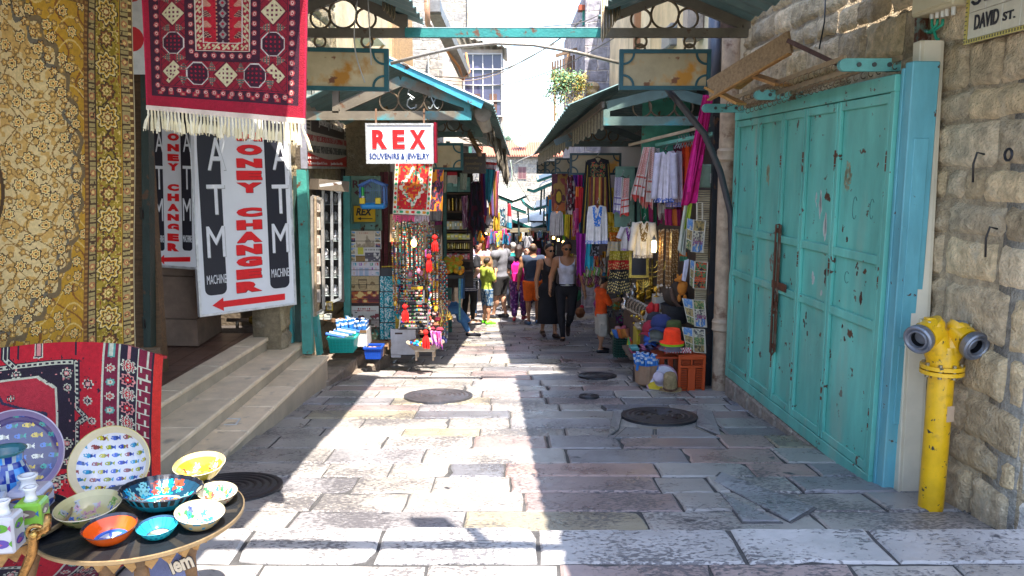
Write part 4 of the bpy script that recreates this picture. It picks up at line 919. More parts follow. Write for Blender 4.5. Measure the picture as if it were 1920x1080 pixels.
# ---------------------------------------------------------------- red and white hanging sign
def flat(label,x0,y0,x1,y1,Y,name,cat,dep=.06,dY=0):
    a=P(x0,y1,Y);b=P(x1,y1,Y+dY);M=FR(a,b-a);t=thing(name,label,cat,a);W_=(b-a).length;H_=P(x0,y0,Y).z-a.z
    sx=W_/(x1-x0);sy=H_/(y1-y0)
    return t,M,W_,H_,(lambda px,py:((px-x0)*sx,(y1-py)*sy))
t,M,W_,H_,f_=flat('white box sign with big red letters reading REX Souvenirs and Jewelry',687,231,813,307,8.55,'hanging_sign','sign')
m=MB();m.box((W_/2,H_/2,-.05),(W_,H_,.10),(.74,.75,.80),M,.006);m.build('box',BOARD,t)
m=MB()
for (c_,s_) in (((W_/2,.01,.004),(W_,.02,.01)),((W_/2,H_-.01,.004),(W_,.02,.01)),((.01,H_/2,.004),(.02,H_-.04,.01)),((W_-.01,H_/2,.004),(.02,H_-.04,.01))):m.box(c_,s_,(.6,.6,.62),M)
m.box((W_+.02,H_/2+.01,-.06),(.025,H_,.12),(.30,.01,.03),M)
m.build('frame',METAL,t)
m=MB()
for s_,xa,xb in (('R',699,727),('E',737,760),('X',769,799)):a=f_(xa,279);b=f_(xb,243);m.text(s_,M,a[0],a[1],b[0],b[1],.003,(.80,.004,.008),.05,0,.004)
a=f_(693,302);b=f_(806,287);m.text('SOUVENIRS & JEWELRY',M,a[0],a[1],b[0],b[1],.003,(.01,.04,.20),.02,0,.004)
m.build('lettering',PRINT,t)
for px in (705,795):m=MB();m.bar(P(px,233,8.55),P(px,205,8.8),.02,.02,(.14,.08,.05));m.build('hanger',METAL,t)

# jewellery board on the left wall
JX=-2.28
t=thing('shop_board','cream and red jewellery board with slanted dark banner, fixed on the left wall','sign',PX(570,318,JX))
a=PX(572,316,JX);b=PX(657,319,JX);M=FR((JX,a.y,a.z),(0,1,0));n_=Vector((1,0,0));o_=Vector((JX,a.y,a.z));loc=lambda px,py:(M.inverted() @ PP(px,py,o_,n_)).xy
Lw=b.y-a.y;H=loc(572,222)[1]
m=MB();m.box((Lw/2,H/2,-.03),(Lw,H,.06),(.50,.44,.36),M,.004);m.build('board',PAINT,t)
m=MB();m.box((.0,H/2,-.02),(.03,H,.10),(.5,.5,.6),M);m.box((Lw/2,.012,.003),(Lw,.024,.01),(.6,.58,.52),M);m.build('frame',METAL,t)
m=MB();n=14;top_=[(Lw*i/n,H*(.20+.16*(abs(i/n-.5)*2)**1.6)) for i in range(n+1)]
m.prism([(.02,.03)]+[(Lw-.02,.03)]+[(min(Lw-.02,max(.02,x)),y) for x,y in reversed(top_)],.001,.004,(.50,.03,.02),M)
q=[loc(583,222),loc(645,242),loc(645,262),loc(583,246)];m.prism([tuple(p) for p in reversed(q)],.001,.004,(.07,.05,.045),M)
for k in range(3):
    for (xa,xb,yy) in ((574,581,226+k*7),(646,651,242+k*7)):
        p0=loc(xa,yy);p1=loc(xb,yy+2);m.prism([(p0[0],p0[1]-.01),(p1[0],p1[1]-.01),(p1[0],p1[1]+.01),(p0[0],p0[1]+.01)],.001,.004,(.06,.05,.05),M)
m.build('banner',PRINT,t)
m=MB()
p0=loc(597,240);p1=loc(641,228)
Mr=M @ Matrix.Translation((loc(597,236)[0],loc(597,236)[1],0)) @ Matrix.Rotation(math.atan2(loc(641,252)[1]-loc(597,238)[1],loc(641,252)[0]-loc(597,238)[0]),4,'Z')
m.text('Jewellery & Souvenirs',Mr,0,-.02,(loc(641,252)-loc(597,238)).length,.12,.005,(.6,.56,.5),.0)
for s_,(xa,xb,ya,yb),c_ in (('JOYAS Y RECUERDOS DE LA DIVINA TIERRA',(573,656,258,272),(.36,.04,.04)),('\u042e\u0412\u0415\u041b\u0418\u0420\u041d\u042b\u0415 \u0423\u041a\u0420\u0410\u0428\u0415\u041d\u0418\u042f \u0421\u0423\u0412\u0415\u041d\u0418\u0420\u042b \u0418 \u0418\u041a\u041e\u041d\u042b',(574,654,276,289),(.08,.07,.06))):
    lo=loc((xa+xb)/2,yb)[1];hi=loc((xa+xb)/2,ya)[1];m.text(s_,M,.06,lo,Lw-.06,hi,.005,c_,0)
m.text('A. Semerdjian & Sons',M,.08,H*.07,Lw*.42,H*.15,.005,(.62,.55,.5),0);m.text('Jewellers Since 1955',M,Lw*.5,H*.07,Lw*.78,H*.15,.005,(.62,.55,.5),0);m.text('DAVID ST. No. 1',M,.08,H*.2,Lw*.25,H*.245,.005,(.62,.55,.5),0)
m.build('lettering',PRINT,t)
# second board above it
t=thing('shop_board','partly hidden cream board with red letters above the jewellery board','sign',PX(575,205,JX))
a=PX(566,205,JX);M=FR((JX,a.y,a.z),(0,1,0));m=MB();m.box((.9,.22,-.03),(1.8,.50,.05),(.5,.45,.38),M);m.build('board',PAINT,t)
m=MB();m.text('R L',M,1.05,.02,1.7,.36,.003,(.42,.04,.03),0);m.box((.3,.3,.0),(.2,.12,.01),(.2,.15,.12),M);m.tube([M @ Vector(p) for p in ((.35,.42,.01),(.45,.1,.01),(.6,.42,.01))],.008,(.05,.05,.05),5);m.build('lettering',PRINT,t)
# stone pier behind the boards and the showcase
t=thing('stone_wall','tan stone pier between the jewellery board and the hanging sign','wall',(-2.4,9.5,-2.4))
M=FR((-2.36,7.95,-2.5),(0,1,0));wall_mesh(M,3.0,4.9,(.24,.34),rsw,.012,cols=((.33,.25,.15),(.30,.24,.16),(.36,.28,.16)),wmin=.35,wmax=.7).build('wall_face',WST,t,smooth=True)
m=MB();m.box((P(672,280,10.95).x+.02,11.1,-.6),(.75,.2,4.2),(.30,.23,.14));m.build('pier',WST,t)

# turquoise door post and open glass showcase
t=thing('shopfront_post','scraped turquoise steel door post beside the money changer board','post',P(577,660,8.15))
m=MB();m.bar(P(567,318,8.15),P(578,662,8.15),.09,.10,(.05,.26,.22),up=(1,0,0));m.bar(P(556,330,8.3),P(560,640,8.3),.06,.06,(.03,.07,.06),up=(1,0,0));m.build('post',OLDP,t)
m=MB();m.bar(P(548,575,8.32),P(551,640,8.32),.18,.03,(.06,.32,.32),up=(1,0,0));m.build('panel',OLDP,t)
t=thing('glass_showcase','shop window showcase with silver jewellery behind an open framed door','showcase',P(615,600,9.2))
m=MB();q0=P(584,365,8.6);m.bar(P(594,590,8.6),P(594,368,8.6),.14,.02,(.34,.25,.16),up=(1,0,0));m.build('door_leaf',WOODM,t)
m=MB()
for a,b in (((585,368),(587,592)),((604,374),(607,580)),((585,368),(604,374)),((587,592),(607,580))):m.bar(P(*a,8.56),P(*b,8.56),.02,.03,(.55,.50,.45),up=(1,0,0))
m.build('door_frame',METAL,t)
m=MB()
for k in range(6):q=P(595,385+k*34,8.57);m.box(q,(.07,.006,.14),(.5,.42,.36));m.box(q-Vector((0,.005,0)),(.04,.004,.08),(.3,.25,.22))
m.build('notice',PRINT,t)
m=MB()
for a,b in (((606,345),(607,570)),((637,362),(638,560)),((622,352),(623,565)),((604,345),(640,362)),((606,572),(638,560))):m.bar(P(*a,9.2),P(*b,9.2),.025,.03,(.6,.62,.64),up=(1,0,0))
m.build('window_frame',METAL,t)
m=MB();m.box(P(622,455,9.5),(.26,.02,1.45),(.02,.018,.02));m.box(P(620,455,9.42)+Vector((-.12,0,0)),(.01,.2,1.45),(.05,.05,.05));m.build('back_panel',PAINT,t)
for k in range(6):
    m=MB();q=P(621,372+k*34,9.36);m.box(q-Vector((0,0,.07)),(.22,.14,.008),(.4,.45,.45));m.build('shelf',GLAZE,t)
    m=MB()
    for j in range(2):
        c=q+Vector((-.06+.11*j,0,0));m.lathe([(.001,-.06),(.035,-.06),(.03,-.01),(.012,.03),(.015,.05),(.001,.06)],(.42,.42,.42) if (k+j) % 3 else (.5,.5,.55),10,Matrix.Translation(c));m.tube([c+Vector((.03*math.sin(a),-.03,.02-.04*math.cos(a))) for a in np.linspace(-2.4,2.4,9)],.004,(.6,.6,.62),5)
    m.build('jewellery_bust',METAL,t,smooth=True)
m=MB();m.bar(P(588,345,9.0),P(645,350,9.3),.2,.12,(.16,.13,.10));m.bar(P(600,348,8.9),P(640,343,8.9),.04,.03,(.5,.5,.5));m.build('lintel',OLDP,t)
m=MB();m.bar(P(651,330,9.9),P(652,640,9.9),.08,.08,(.06,.27,.24),up=(1,0,0));m.build('side_jamb',OLDP,t)
m=MB();m.bar(P(592,592,8.7),P(600,664,8.7),.12,.05,(.05,.30,.27),up=(1,0,0));m.bar(P(615,600,9.3),P(650,600,9.5),.2,.03,(.2,.11,.06));m.build('base_shelf',OLDP,t)
m=MB()
for k in range(5):m.box(P(601+k % 2*14,596-5*(k//2),9.2),(.07,.09,.025),((.5,.5,.45),(.4,.42,.4),(.55,.5,.35))[k % 3])
m.build('small_boxes',PRINT,None,cat='boxes',label='little stacks of boxed trinkets on the ledge of the showcase')
m=MB();m.box(P(618,574,9.15),(.075,.01,.11),(.5,.36,.05));m.box(P(618,574,9.13),(.05,.01,.085),(.55,.5,.45));m.ball(P(618,573,9.12),.015,(.25,.2,.15),8);m.build('framed_picture',GOLDM,None,cat='picture',label='tiny gold picture frame on the ledge of the showcase')

# ================================================================ carpets
def gold_pattern(nx,ny):
    X,Y=np.meshgrid((np.arange(nx)+.5)/nx*300,(np.arange(ny)+.5)/ny*700)   # X from right edge (leftwards), Y down
    img=np.zeros((ny,nx,3));
    GOLD=(.62,.33,.022);OLV=(.30,.20,.012);CRM=(.78,.55,.19);RST=(.28,.09,.02);BRN=(.08,.04,.015);BLU=(.13,.12,.07);LT=(.86,.66,.28)
    a=vn(X/5,Y/5,1);b=vn(X/3.1,Y/3.1,2);c=vn(X/11,Y/11,4)
    img[:]=GOLD;img[b>.55]=CRM;img[a>.72]=RST;img[(a<.26)]=OLV;img[(b<.14)]=BRN
    # field with medallion
    d=np.minimum(X,1e9);yy=np.where(Y<60,60-Y,0)
    fld=(X>96) & (Y>62)
    s=np.sin(X/6.5+3*np.sin(Y/23))+np.sin(Y/7.1+2.6*np.sin(X/19));ring_=np.hypot((X-300)/190,(Y-355)/300)
    img[fld]=np.where((ring_<1)[...,None],np.array((.74,.50,.15)),np.array(GOLD))[fld]
    inn=fld & (ring_<1);out=fld & (ring_>=1);th_=np.arctan2((Y-355)/300,(X-300)/190)
    v1=np.abs(np.sin(X/13+1.7*np.sin(Y/19)+Y/41));v2=np.abs(np.sin(Y/12+1.9*np.sin(X/17)-X/37))
    img[inn]=(.72,.52,.24);img[inn & (vn(X/9,Y/9,31)>.6)]=(.62,.36,.10)
    img[inn & (v1<.10)]=(.24,.13,.03);img[inn & (v2<.09)]=(.34,.17,.04);img[out]=(.56,.29,.02);img[out & (v1<.16)]=(.26,.09,.015);img[out & (v2<.14)]=(.74,.50,.16)
    sc_=fld & (np.abs(ring_-.99-.028*np.cos(th_*34))<.022);img[sc_]=(.20,.13,.06);sc_=fld & (np.abs(ring_-.91-.028*np.cos(th_*34+3.1))<.016);img[sc_]=(.16,.13,.09)
    for k in range(34):
        a_=1.6+k*.095;cx=300+176*math.cos(a_);cy=355+278*math.sin(a_);rosette(img,X,Y,cx,cy,7,[BRN,(.62,.30,.06),LT,RST],6)
    for j in range(28):
        for i in range(13):
            cx=110+i*16+(j % 2)*8+4*math.sin(j*3+i);cy=72+j*22+5*math.sin(i*5+j);big=(i+j) % 3==0
            if h2(np.array(i*1.),np.array(j*1.),5)>.12:rosette(img,X,Y,cx,cy,9.5 if big else 5.5,[BRN,LT,(.60,.24,.04),CRM,BRN] if big else [(.26,.14,.04),(.66,.36,.08),LT],7 if big else 5)
    cm_=np.hypot((X-305)/62,(Y-385)/85);img[inn & (cm_<1)]=(.50,.30,.04);img[inn & (np.abs(cm_-.97)<.05)]=BRN;img[inn & (cm_<.9) & (v1<.2)]=(.2,.16,.05);img[inn & (cm_<.45)]=(.66,.4,.1);img[inn & (np.abs(cm_-.45)<.04)]=BRN
    img[(X<=96) | (Y<=62)]=img[(X<=96) | (Y<=62)]
    band=np.minimum(X,Y+34)                       # mitred borders (carpet top is above frame)
    bd=(band<96)
    t_=np.where(X<=Y+34,Y,X)
    wide=(band>29) & (band<=78);base=np.where((a>.62)[...,None],np.array(OLV),np.array((.42,.28,.03)))
    img[wide]=base[wide];img[wide & (np.abs(np.sin(t_/9)*12-(band-53))<2.2)]=BRN;img[wide & (b>.74)]=CRM;img[wide & (a<.22)]=RST
    for k in range(8):
        for (cx,cy) in ((54,130+k*93-60),):
            rosette(img,X,Y,cx,cy,23,[BRN,LT,GOLD,BRN,CRM,RST,LT]);rosette(img,X,Y,cx,cy+46,15,[BRN,RST,CRM,OLV,LT])
    for k in range(4):rosette(img,X,Y,90+k*92,18,22,[BRN,LT,RST,BRN,CRM,RST])
    for (b0,b1) in ((10,25),(80,93)):
        nb=(band>b0) & (band<=b1);img[nb]=(.45,.33,.13);cm=(b0+b1)/2
        ph=np.mod(t_,34);img[nb & (np.hypot(band-cm,ph-17)<6.5)]=(.50,.20,.08);img[nb & (np.hypot(band-cm,ph-17)<3)]=CRM
        img[nb & (np.abs(np.abs(ph-0)-4)<1.3)]=BRN;img[nb & (np.abs(ph-29)<1.3)]=BRN;img[nb & (b>.8)]=BRN
    for (b0,b1,cc) in ((0,2,(.62,.52,.33)),(2,10,(.16,.07,.02)),(25,27,BRN),(27,29,GOLD),(78,80,BRN),(93,96,BRN),(96,104,(.20,.08,.02))):
        mm=(band>b0) & (band<=b1);img[mm]=cc
    mm=(band>3) & (band<9) & (np.mod(t_,14)<5);img[mm]=CRM
    mm=(band>97) & (band<103) & (np.mod(t_,9)<4);img[mm]=(.40,.2,.05)
    img[Y>640]*=1
    return img
nx,ny=190,430;img=gold_pattern(nx,ny)[:,::-1]
ctr,cbr=Vector((0,0,0)),None
yr=4.55;yl=3.55
tr=P(248,-40,yr);br_=P(252,652,yr);tl_=P(-60,-70,yl);bl_=P(-60,740,yl);tl_.z=tr.z;bl_.z=br_.z+.0
def gold_fn(u,v):
    q=tl_.lerp(tr,u).lerp(bl_.lerp(br_,u),v);q.z=tr.z+(br_.z-tr.z)*v;n_=Vector((.8,-.5,0)).normalized();return q+n_*(.012*math.sin(u*13+v*2)+.008*math.sin(v*9+u*4))
t=thing('carpet','tall gold and cream floral carpet hanging at the far left','carpet',br_)
# pattern grid: u left->right, rows top->bottom
m=MB();m.sheet(gold_fn,nx,ny,img.tolist(),-.012,(.25,.18,.08));m.build('woven_field',PILE,t,smooth=False)
m=MB()
for i in range(46):
    if i % 9<3:continue
    u=.45+i*.012;q=gold_fn(u,0)+Vector((.02,-.02,.02));e=q+Vector((rnd.uniform(-.01,.03),-.02,-.07-rnd.random()*.05));m.tube([q,q.lerp(e,.5)+Vector((0,-.01,0)),e],[.006,.009,.012],(.62,.57,.45),5)
m.build('fringe',CLOTH,t)

def red_pattern(nx,ny,W_=313.,H_=250.):
    X,Y=np.meshgrid((np.arange(nx)+.5)/nx*W_-W_/2,H_-(np.arange(ny)+.5)/ny*H_)     # Y = distance from bottom
    img=np.zeros((ny,nx,3));CR=(.36,.004,.026);DK=(.045,.004,.018);CRM=(.60,.50,.30);PK=(.50,.20,.14);GR=(.08,.11,.09)
    dx=W_/2-np.abs(X);side=dx<Y*1.0+(dx*0);d=np.minimum(dx-1,Y-9);t_=np.where(dx-1<Y-9,Y,X+400)
    img[:]=CR
    def bandf(a,b,col):img[(d>a) & (d<=b)]=col
    bandf(11,34,DK)
    # bottom small motif strip
    mm=(Y>22) & (Y<34) & (dx>18);img[mm]=DK;ph=np.mod(X,23);img[mm & (ph>8) & (ph<18) & (np.abs(Y-28)<4)]=CR;img[mm & (np.abs(ph-13)<2.5) & (np.abs(Y-28)<2.5)]=PK
    def dots(c,r,step):
        ph=np.mod(t_,step)-step/2;m_=np.hypot(d-c,ph)<r;img[m_]=(.45,.06,.07);m_=np.hypot(d-c,ph)<r*.62;img[m_]=(.66,.45,.38);m_=np.hypot(d-c,ph)<r*.3;img[m_]=CR
    dots(25,5.2,17)
    bandf(32,33.5,CR)
    bandf(34,86,(.26,.005,.02));
    ph=np.mod(t_-30,84)
    # octagons and diamonds in the broad border
    cc=60;u=np.mod(t_+14,56)-28;k=np.floor((t_+14)/56)
    di=np.abs(u)+np.abs(d-cc)*.98
    o_=np.maximum(np.maximum(np.abs(u),np.abs(d-cc)),di*.72);br2=(d>34) & (d<=86)
    img[br2 & (np.mod(np.abs(u)+np.abs(d-cc),12)<1.6)]=DK
    e=br2 & (o_<21.5) & (k % 2==0);img[e]=(.60,.50,.46);img[e & (o_<19.5)]=DK;gx=np.mod(u,8);gy=np.mod(d-cc,8);img[e & (o_<18) & (np.hypot(gx-4,gy-4)<1.8)]=CR
    e=br2 & (di<22) & (k % 2==1);img[e]=CRM;img[e & (di<17) & (np.mod(u+4,8)>4) & (np.mod(d-cc+4,8)>4)]=(.14,.01,.04)
    tri=br2 & (np.abs(np.abs(u)-28)<(24-np.abs(d-cc))*.55) & (np.abs(d-cc)>6);img[tri & (np.mod(d,5)<2.6)]=GR;img[tri & (np.mod(d,5)>=2.6) & (np.mod(u,6)<3)]=PK
    bandf(84,86,DK);bandf(86,103,DK);dots(94.5,5,17)
    bandf(103,104.5,(.6,.5,.4));bandf(104.5,118,CR)
    z=(d>105) & (d<=117);img[z & (np.abs(np.mod(t_,18)-9-(d-111)*.9)<2.4)]=CRM;img[z & (np.hypot(np.mod(t_,18)-14,d-109)<2.6)]=CRM;img[z & (np.hypot(np.mod(t_,18)-4,d-113)<2.6)]=CRM
    bandf(118,119.5,(.62,.5,.45))
    f=d>119.5;img[f]=(.46,.005,.02)
    ax=np.abs(X);img[f & (ax<12)]=DK;img[f & (ax<12) & (ax>9) & (np.mod(Y,7)<3.5)]=PK;r_=np.abs(ax)+np.abs(np.mod(Y,19)-9.5)*.8;img[f & (ax<8) & (r_<7)]=(.25,.22,.2);img[f & (ax<8) & (r_<3)]=CR
    fy=np.mod(Y,19);fan=f & (np.abs(ax-33)<13-np.abs(fy-6)*1.0) & (fy>3) & (fy<15);kk=np.floor(Y/19) % 2
    img[fan & (kk==0)]=PK;img[fan & (kk==1)]=DK;img[fan & (np.mod(ax*1.3+fy,4)<1.3)]=(.6,.3,.2)
    img[f & (np.abs(ax-33)>17) & (ax>14) & (np.mod(Y,19)<1.2)]=DK
    img[(dx<3)]=(.50,.008,.05)
    return img
# hanging red carpet, nearer
t=thing('carpet','crimson and black patterned carpet with cream fringe hanging above the money changer boards','carpet',P(420,240,3.6))
ytl,ytr=3.78,3.58
A1=P(262,-60,ytl);B1=P(579,-60,ytr);C1=P(571,222,ytr);D1=P(274,197,ytl);A1.z=B1.z=max(A1.z,B1.z)
def redc(u,v):return A1.lerp(B1,u).lerp(D1.lerp(C1,u),v)+Vector((0,1,0))*(.006*math.sin(u*12+v*3)+.004*math.sin(u*25))
nx,ny=230,200
m=MB();m.sheet(redc,nx,ny,red_pattern(nx,ny,313.,272.).tolist(),-.012,(.25,.01,.03));m.build('woven_field',PILE,t)
m=MB();m.sheet(lambda u,v:redc(u,1+.035*v)-Vector((0,.003,0)),40,1,(.66,.50,.42),-.010);m.build('hem',CLOTH,t)
m=MB();n=44
for i in range(n):
    u=(i+.5)/n;q=redc(u,1.035);q2=redc(u+rnd.uniform(-.012,.012),1.035);ln=.085+rnd.uniform(-.008,.012)
    if i==0:q2.x-=.015
    if i==n-1:q2.x+=.03;ln*=1.3
    dn=Vector((0,0,-1));e=q2+dn*ln;r_=.0062;col=(.70,.58,.36) if i % 3 else (.74,.64,.46)
    m.tube([q+Vector((0,0,.004)),q+dn*.018,q+dn*.024,q.lerp(e,.6),e],[.004,.005,.0045,r_*1.2,r_*1.35],col,6)
    for k in range(4):o=Vector((rnd.uniform(-.009,.009),rnd.uniform(-.005,.005),0));m.tube([q+dn*.03,q.lerp(e,.6)+o,e+o*1.5+dn*rnd.uniform(0,.012)],[.002,.0025,.0015],col,4)
m.build('fringe',CLOTH,t)

# red carpet draped at the lower left
def drape_pattern(nx,ny):
    X,Y=np.meshgrid((np.arange(nx)+.5)/nx*330,np.mod((np.arange(ny)+.5)/ny*800,460))   # X from right edge leftwards
    img=np.zeros((ny,nx,3));CR=(.46,.006,.018);DK=(.016,.008,.02);W2=(.50,.48,.36);WN=(.16,.008,.02);PK=(.6,.22,.2)
    img[:]=CR
    # right border
    for (a,b,c) in ((0,14,(.52,.02,.012)),(14,17,DK),(17,38,(.18,.008,.03)),(38,40,W2),(40,68,DK),(68,71,W2),(71,92,(.16,.008,.03)),(92,95,W2)):img[(X>a) & (X<=b)]=c
    ph=np.mod(Y,22);mm=(X>17) & (X<38) & ((np.abs(ph-11)<2) | ((np.abs(X-23)<1.6) & (ph<11)) | ((np.abs(X-33)<1.6) & (ph>11)));img[mm]=W2
    for k in range(18):
        cy=12+k*27;rosette(img,X,Y,54,cy,12,[W2,(.3,.01,.04),W2,CR,W2] if k % 2 else [PK,DK,CR,W2],8)
        rosette(img,X,Y,82,cy+8,7,[W2,CR,W2] if k % 2 else [(.1,.3,.25),W2,CR],8)
    # inner field: bent white/black dotted line, medallion
    g=X>95
    L1=np.abs((X-150)-np.clip((Y-60)*.0,0,0));
    path=np.abs(np.where(Y<60,(Y-28)+.0*X,1e3));
    def line(x0,y0,x1,y1,w_):
        dx,dy=x1-x0,y1-y0;L_=math.hypot(dx,dy);s_=((X-x0)*dx+(Y-y0)*dy)/L_;e_=np.abs((X-x0)*dy-(Y-y0)*dx)/L_
        m_=g & (s_>-2) & (s_<L_+2) & (e_<w_);img[m_]=DK;img[m_ & (e_<w_*.62)]=W2;img[m_ & (e_<w_*.38) & (np.mod(s_,9)<5)]=DK
    m=g & (X>145) & (Y>42) & (Y<250);img[m]=DK;m=g & (X>175) & (Y>62) & (Y<225) & ((X-175)+(Y-62)>26) & ((X-175)+(225-Y)>26);img[m]=W2;m=g & (X>179) & (Y>66) & (Y<221) & ((X-179)+(Y-66)>25) & ((X-179)+(221-Y)>25);img[m]=(.40,.02,.035)
    line(140,40,330,40,6);line(140,40,140,130,6);line(140,130,120,145,6);line(120,145,140,160,6);line(140,160,140,260,6);line(140,260,330,300,6);line(240,40,262,12,6);line(262,12,330,30,6)
    line(100,320,330,320,5)
    u=np.abs(X-290)/1.0;v=np.abs(Y-140);st=(np.minimum(u,v)*2.2+np.maximum(u,v));mm=g & (X>190) & (st<110) & (Y>70) & (Y<215);img[mm]=(.02,.02,.05);img[mm & (st<98)]=(.30,.01,.03);img[mm & (st<60)]=DK;img[mm & (st<48)]=CR
    for (cx,cy,r_) in ((118,80,9),(118,112,8),(118,190,9),(120,225,8),(158,62,9),(158,90,7),(160,200,10),(158,236,8),(200,240,9),(236,56,7),(290,140,14),(285,22,12),(200,20,9),(245,100,7),(240,180,8),(110,150,7),(180,280,10),(220,300,9),(130,285,9),(110,345,10),(150,370,14),(200,350,9),(250,370,15),(118,400,10),(170,420,9)):
        rosette(img,X,Y,cx,cy,r_,[DK,W2,CR,W2,DK] if (cx+cy) % 2 else [W2,DK,PK,W2],8)
    mm=g & (vn(X/4,Y/4,6)>.86) & (img[...,0]>.4);img[mm]=DK;mm=g & (vn(X/4,Y/4,8)>.87) & (img[...,0]<.1);img[mm]=PK
    return img
t=thing('carpet','red carpet with white and black border draped behind the ceramic bowls','carpet',P(150,800,3.45))
def drp(u,v):
    # u 0 left ->1 right ; v 0 ridge -> 1 bottom
    px=-80+u*385;ridge=655-14*math.sin(min(1,max(0,(px+20)/330))*math.pi)+max(0,px-230)*.18
    Y=3.50+.12*u;top=P(px,ridge,Y);s_=v*1.12
    fold=.035*math.sin(u*9+.6)+.02*math.sin(u*21+v*2);sway=-.045*v*(u-.2);Hc=0
    s_=v*1.9;fl=top.z+1.70
    if s_>fl:e=s_-fl;return Vector((top.x-.05,top.y-.16-e*.9,top.z-fl+.012+.012*math.sin(e*14+u*9)))
    if v<.03:return top+Vector((0,.05-.05*v/.03,-.012*(1-v/.03)))
    return top+Vector((sway-.02*max(0,u-.85)*6*v,-.10*math.sin(min(1,s_*1.2)*1.5)*.8-fold*min(1,s_*3)*max(.0,1-.8*s_/fl),-s_))
nx,ny=200,400
m=MB();m.sheet(drp,nx,ny,drape_pattern(nx,ny)[:,::-1].tolist(),-.012,(.4,.02,.03));m.build('woven_field',PILE,t,smooth=False)
m=MB()
for xx in (-2.45,-1.95):m.bar((xx,3.66,-1.72),(xx,3.66,-.86),.04,.04,(.10,.06,.03),up=(1,0,0))
m.bar((-2.55,3.66,-.86),(-1.68,3.66,-.86),.05,.05,(.10,.06,.03));m.build('drying_rail',WOODM,t)
# ================================================================ ceramics on round trays, lower left
ZT=-1.16
def polar_fish(bgc,cols,r0=.08,r1=.86,gx=.32,gy=.215,flip=1,rim=None,dark=None):
    def fn(rn,a):
        x=rn*math.cos(a);y=rn*math.sin(a)
        if rn>r1:return rim or bgc
        j=math.floor(y/gy);yy=y-(j+.5)*gy;xo=x+(j % 2)*gx*.5;i=math.floor(xo/gx);xx=(xo-(i+.5)*gx)*flip
        if (xx/.10)**2+(yy/.055)**2<1:
            if dark and (xx+.05)**2+yy**2<.0003:return dark
            return cols[(i*7+j*3) % len(cols)] if (xx<.03) else tuple(q*.5 for q in cols[(i*5+j) % len(cols)])
        if .08<xx<.15 and abs(yy)<(xx-.07)*.75:return cols[(i+j*5) % len(cols)]
        return bgc
    return fn
def floral(bgc,cols,seed=1,dens=.6,rim=None,r1=.9,ringc=None):
    r_=random.Random(seed);pts=[(r_.uniform(0,r1-.08)**.7,r_.uniform(0,6.28),r_.uniform(.05,.12),r_.choice(cols),r_.randint(4,7)) for _ in range(int(46*dens))]
    P2=[(p[0]*math.cos(p[1]),p[0]*math.sin(p[1]),p[2],p[3],p[4]) for p in pts]
    def fn(rn,a):
        if rn>r1:return rim or bgc
        if ringc and abs(rn-.55)<.02:return ringc
        x=rn*math.cos(a);y=rn*math.sin(a)
        for (cx,cy,s_,c,n) in P2:
            d=math.hypot(x-cx,y-cy)
            if d<s_*1.4 and d<s_*(1+.35*math.cos(n*math.atan2(y-cy,x-cx))):return tuple(q*.4 for q in c) if d<s_*.3 else c
        return bgc
    return fn
def bowl(label,c,r,h,inner,outer,nrm=(0,0,1),nr=30,ns=72,foot=.45,rimc=(.6,.5,.35),spin=0,name='ceramic_bowl',rough_wave=0):
    """c = centre of the foot; nrm = axis of the opening"""
    nrm=Vector(nrm).normalized();M=nrm.to_track_quat('Z','Y').to_matrix().to_4x4();M=Matrix.Translation(Vector(c)) @ M @ Matrix.Rotation(spin,4,'Z')
    t=thing(name,label,'bowl' if 'plate' not in name else 'plate',c);th=r*.035
    def z_(rn):return h*max(0,(rn-foot)/(1-foot))**1.7 if rn>foot else 0
    wob=(lambda a,i:1+rough_wave*math.cos(22*a)) if rough_wave else None
    m=MB();prof=[(r*q,z_(q)) for q in [foot*.98,foot,foot+.15*(1-foot),foot+.35*(1-foot),foot+.55*(1-foot),foot+.75*(1-foot),foot+.9*(1-foot),1]]
    prof=[(1e-5,0)]+prof+[(r*1.012,h+th*.6),(r*.985,h+th*.9)]
    m.lathe(prof,n=ns,M=M,colfn=lambda i,a:rimc if i>len(prof)-3 else outer(min(1,i/len(prof)),a),wob=wob,cap=False);m.build('outside',GLAZE,t,smooth=True)
    m=MB();ip=[(r*max(1e-5,.985*k/nr),max(th*.7,z_(k/nr)+th*.9)) for k in range(nr+1)]
    m.lathe([(p[0] if p[0]>0 else 1e-5,p[1]) for p in ip],n=ns,M=M,colfn=lambda i,a:inner((i)/nr,a),wob=wob,cap=False)
    m.build('painted_inside',GLAZE,t,smooth=True);return t
def plain(c,c2=None,n=20):
    def fn(q,a):return c2 if (c2 and .45<q<.8 and math.cos(a*n)*math.cos(q*40)>.2) else c
    return fn
CRE=(.66,.58,.38);NAVY=(.02,.03,.16);WHI=(.62,.60,.62)
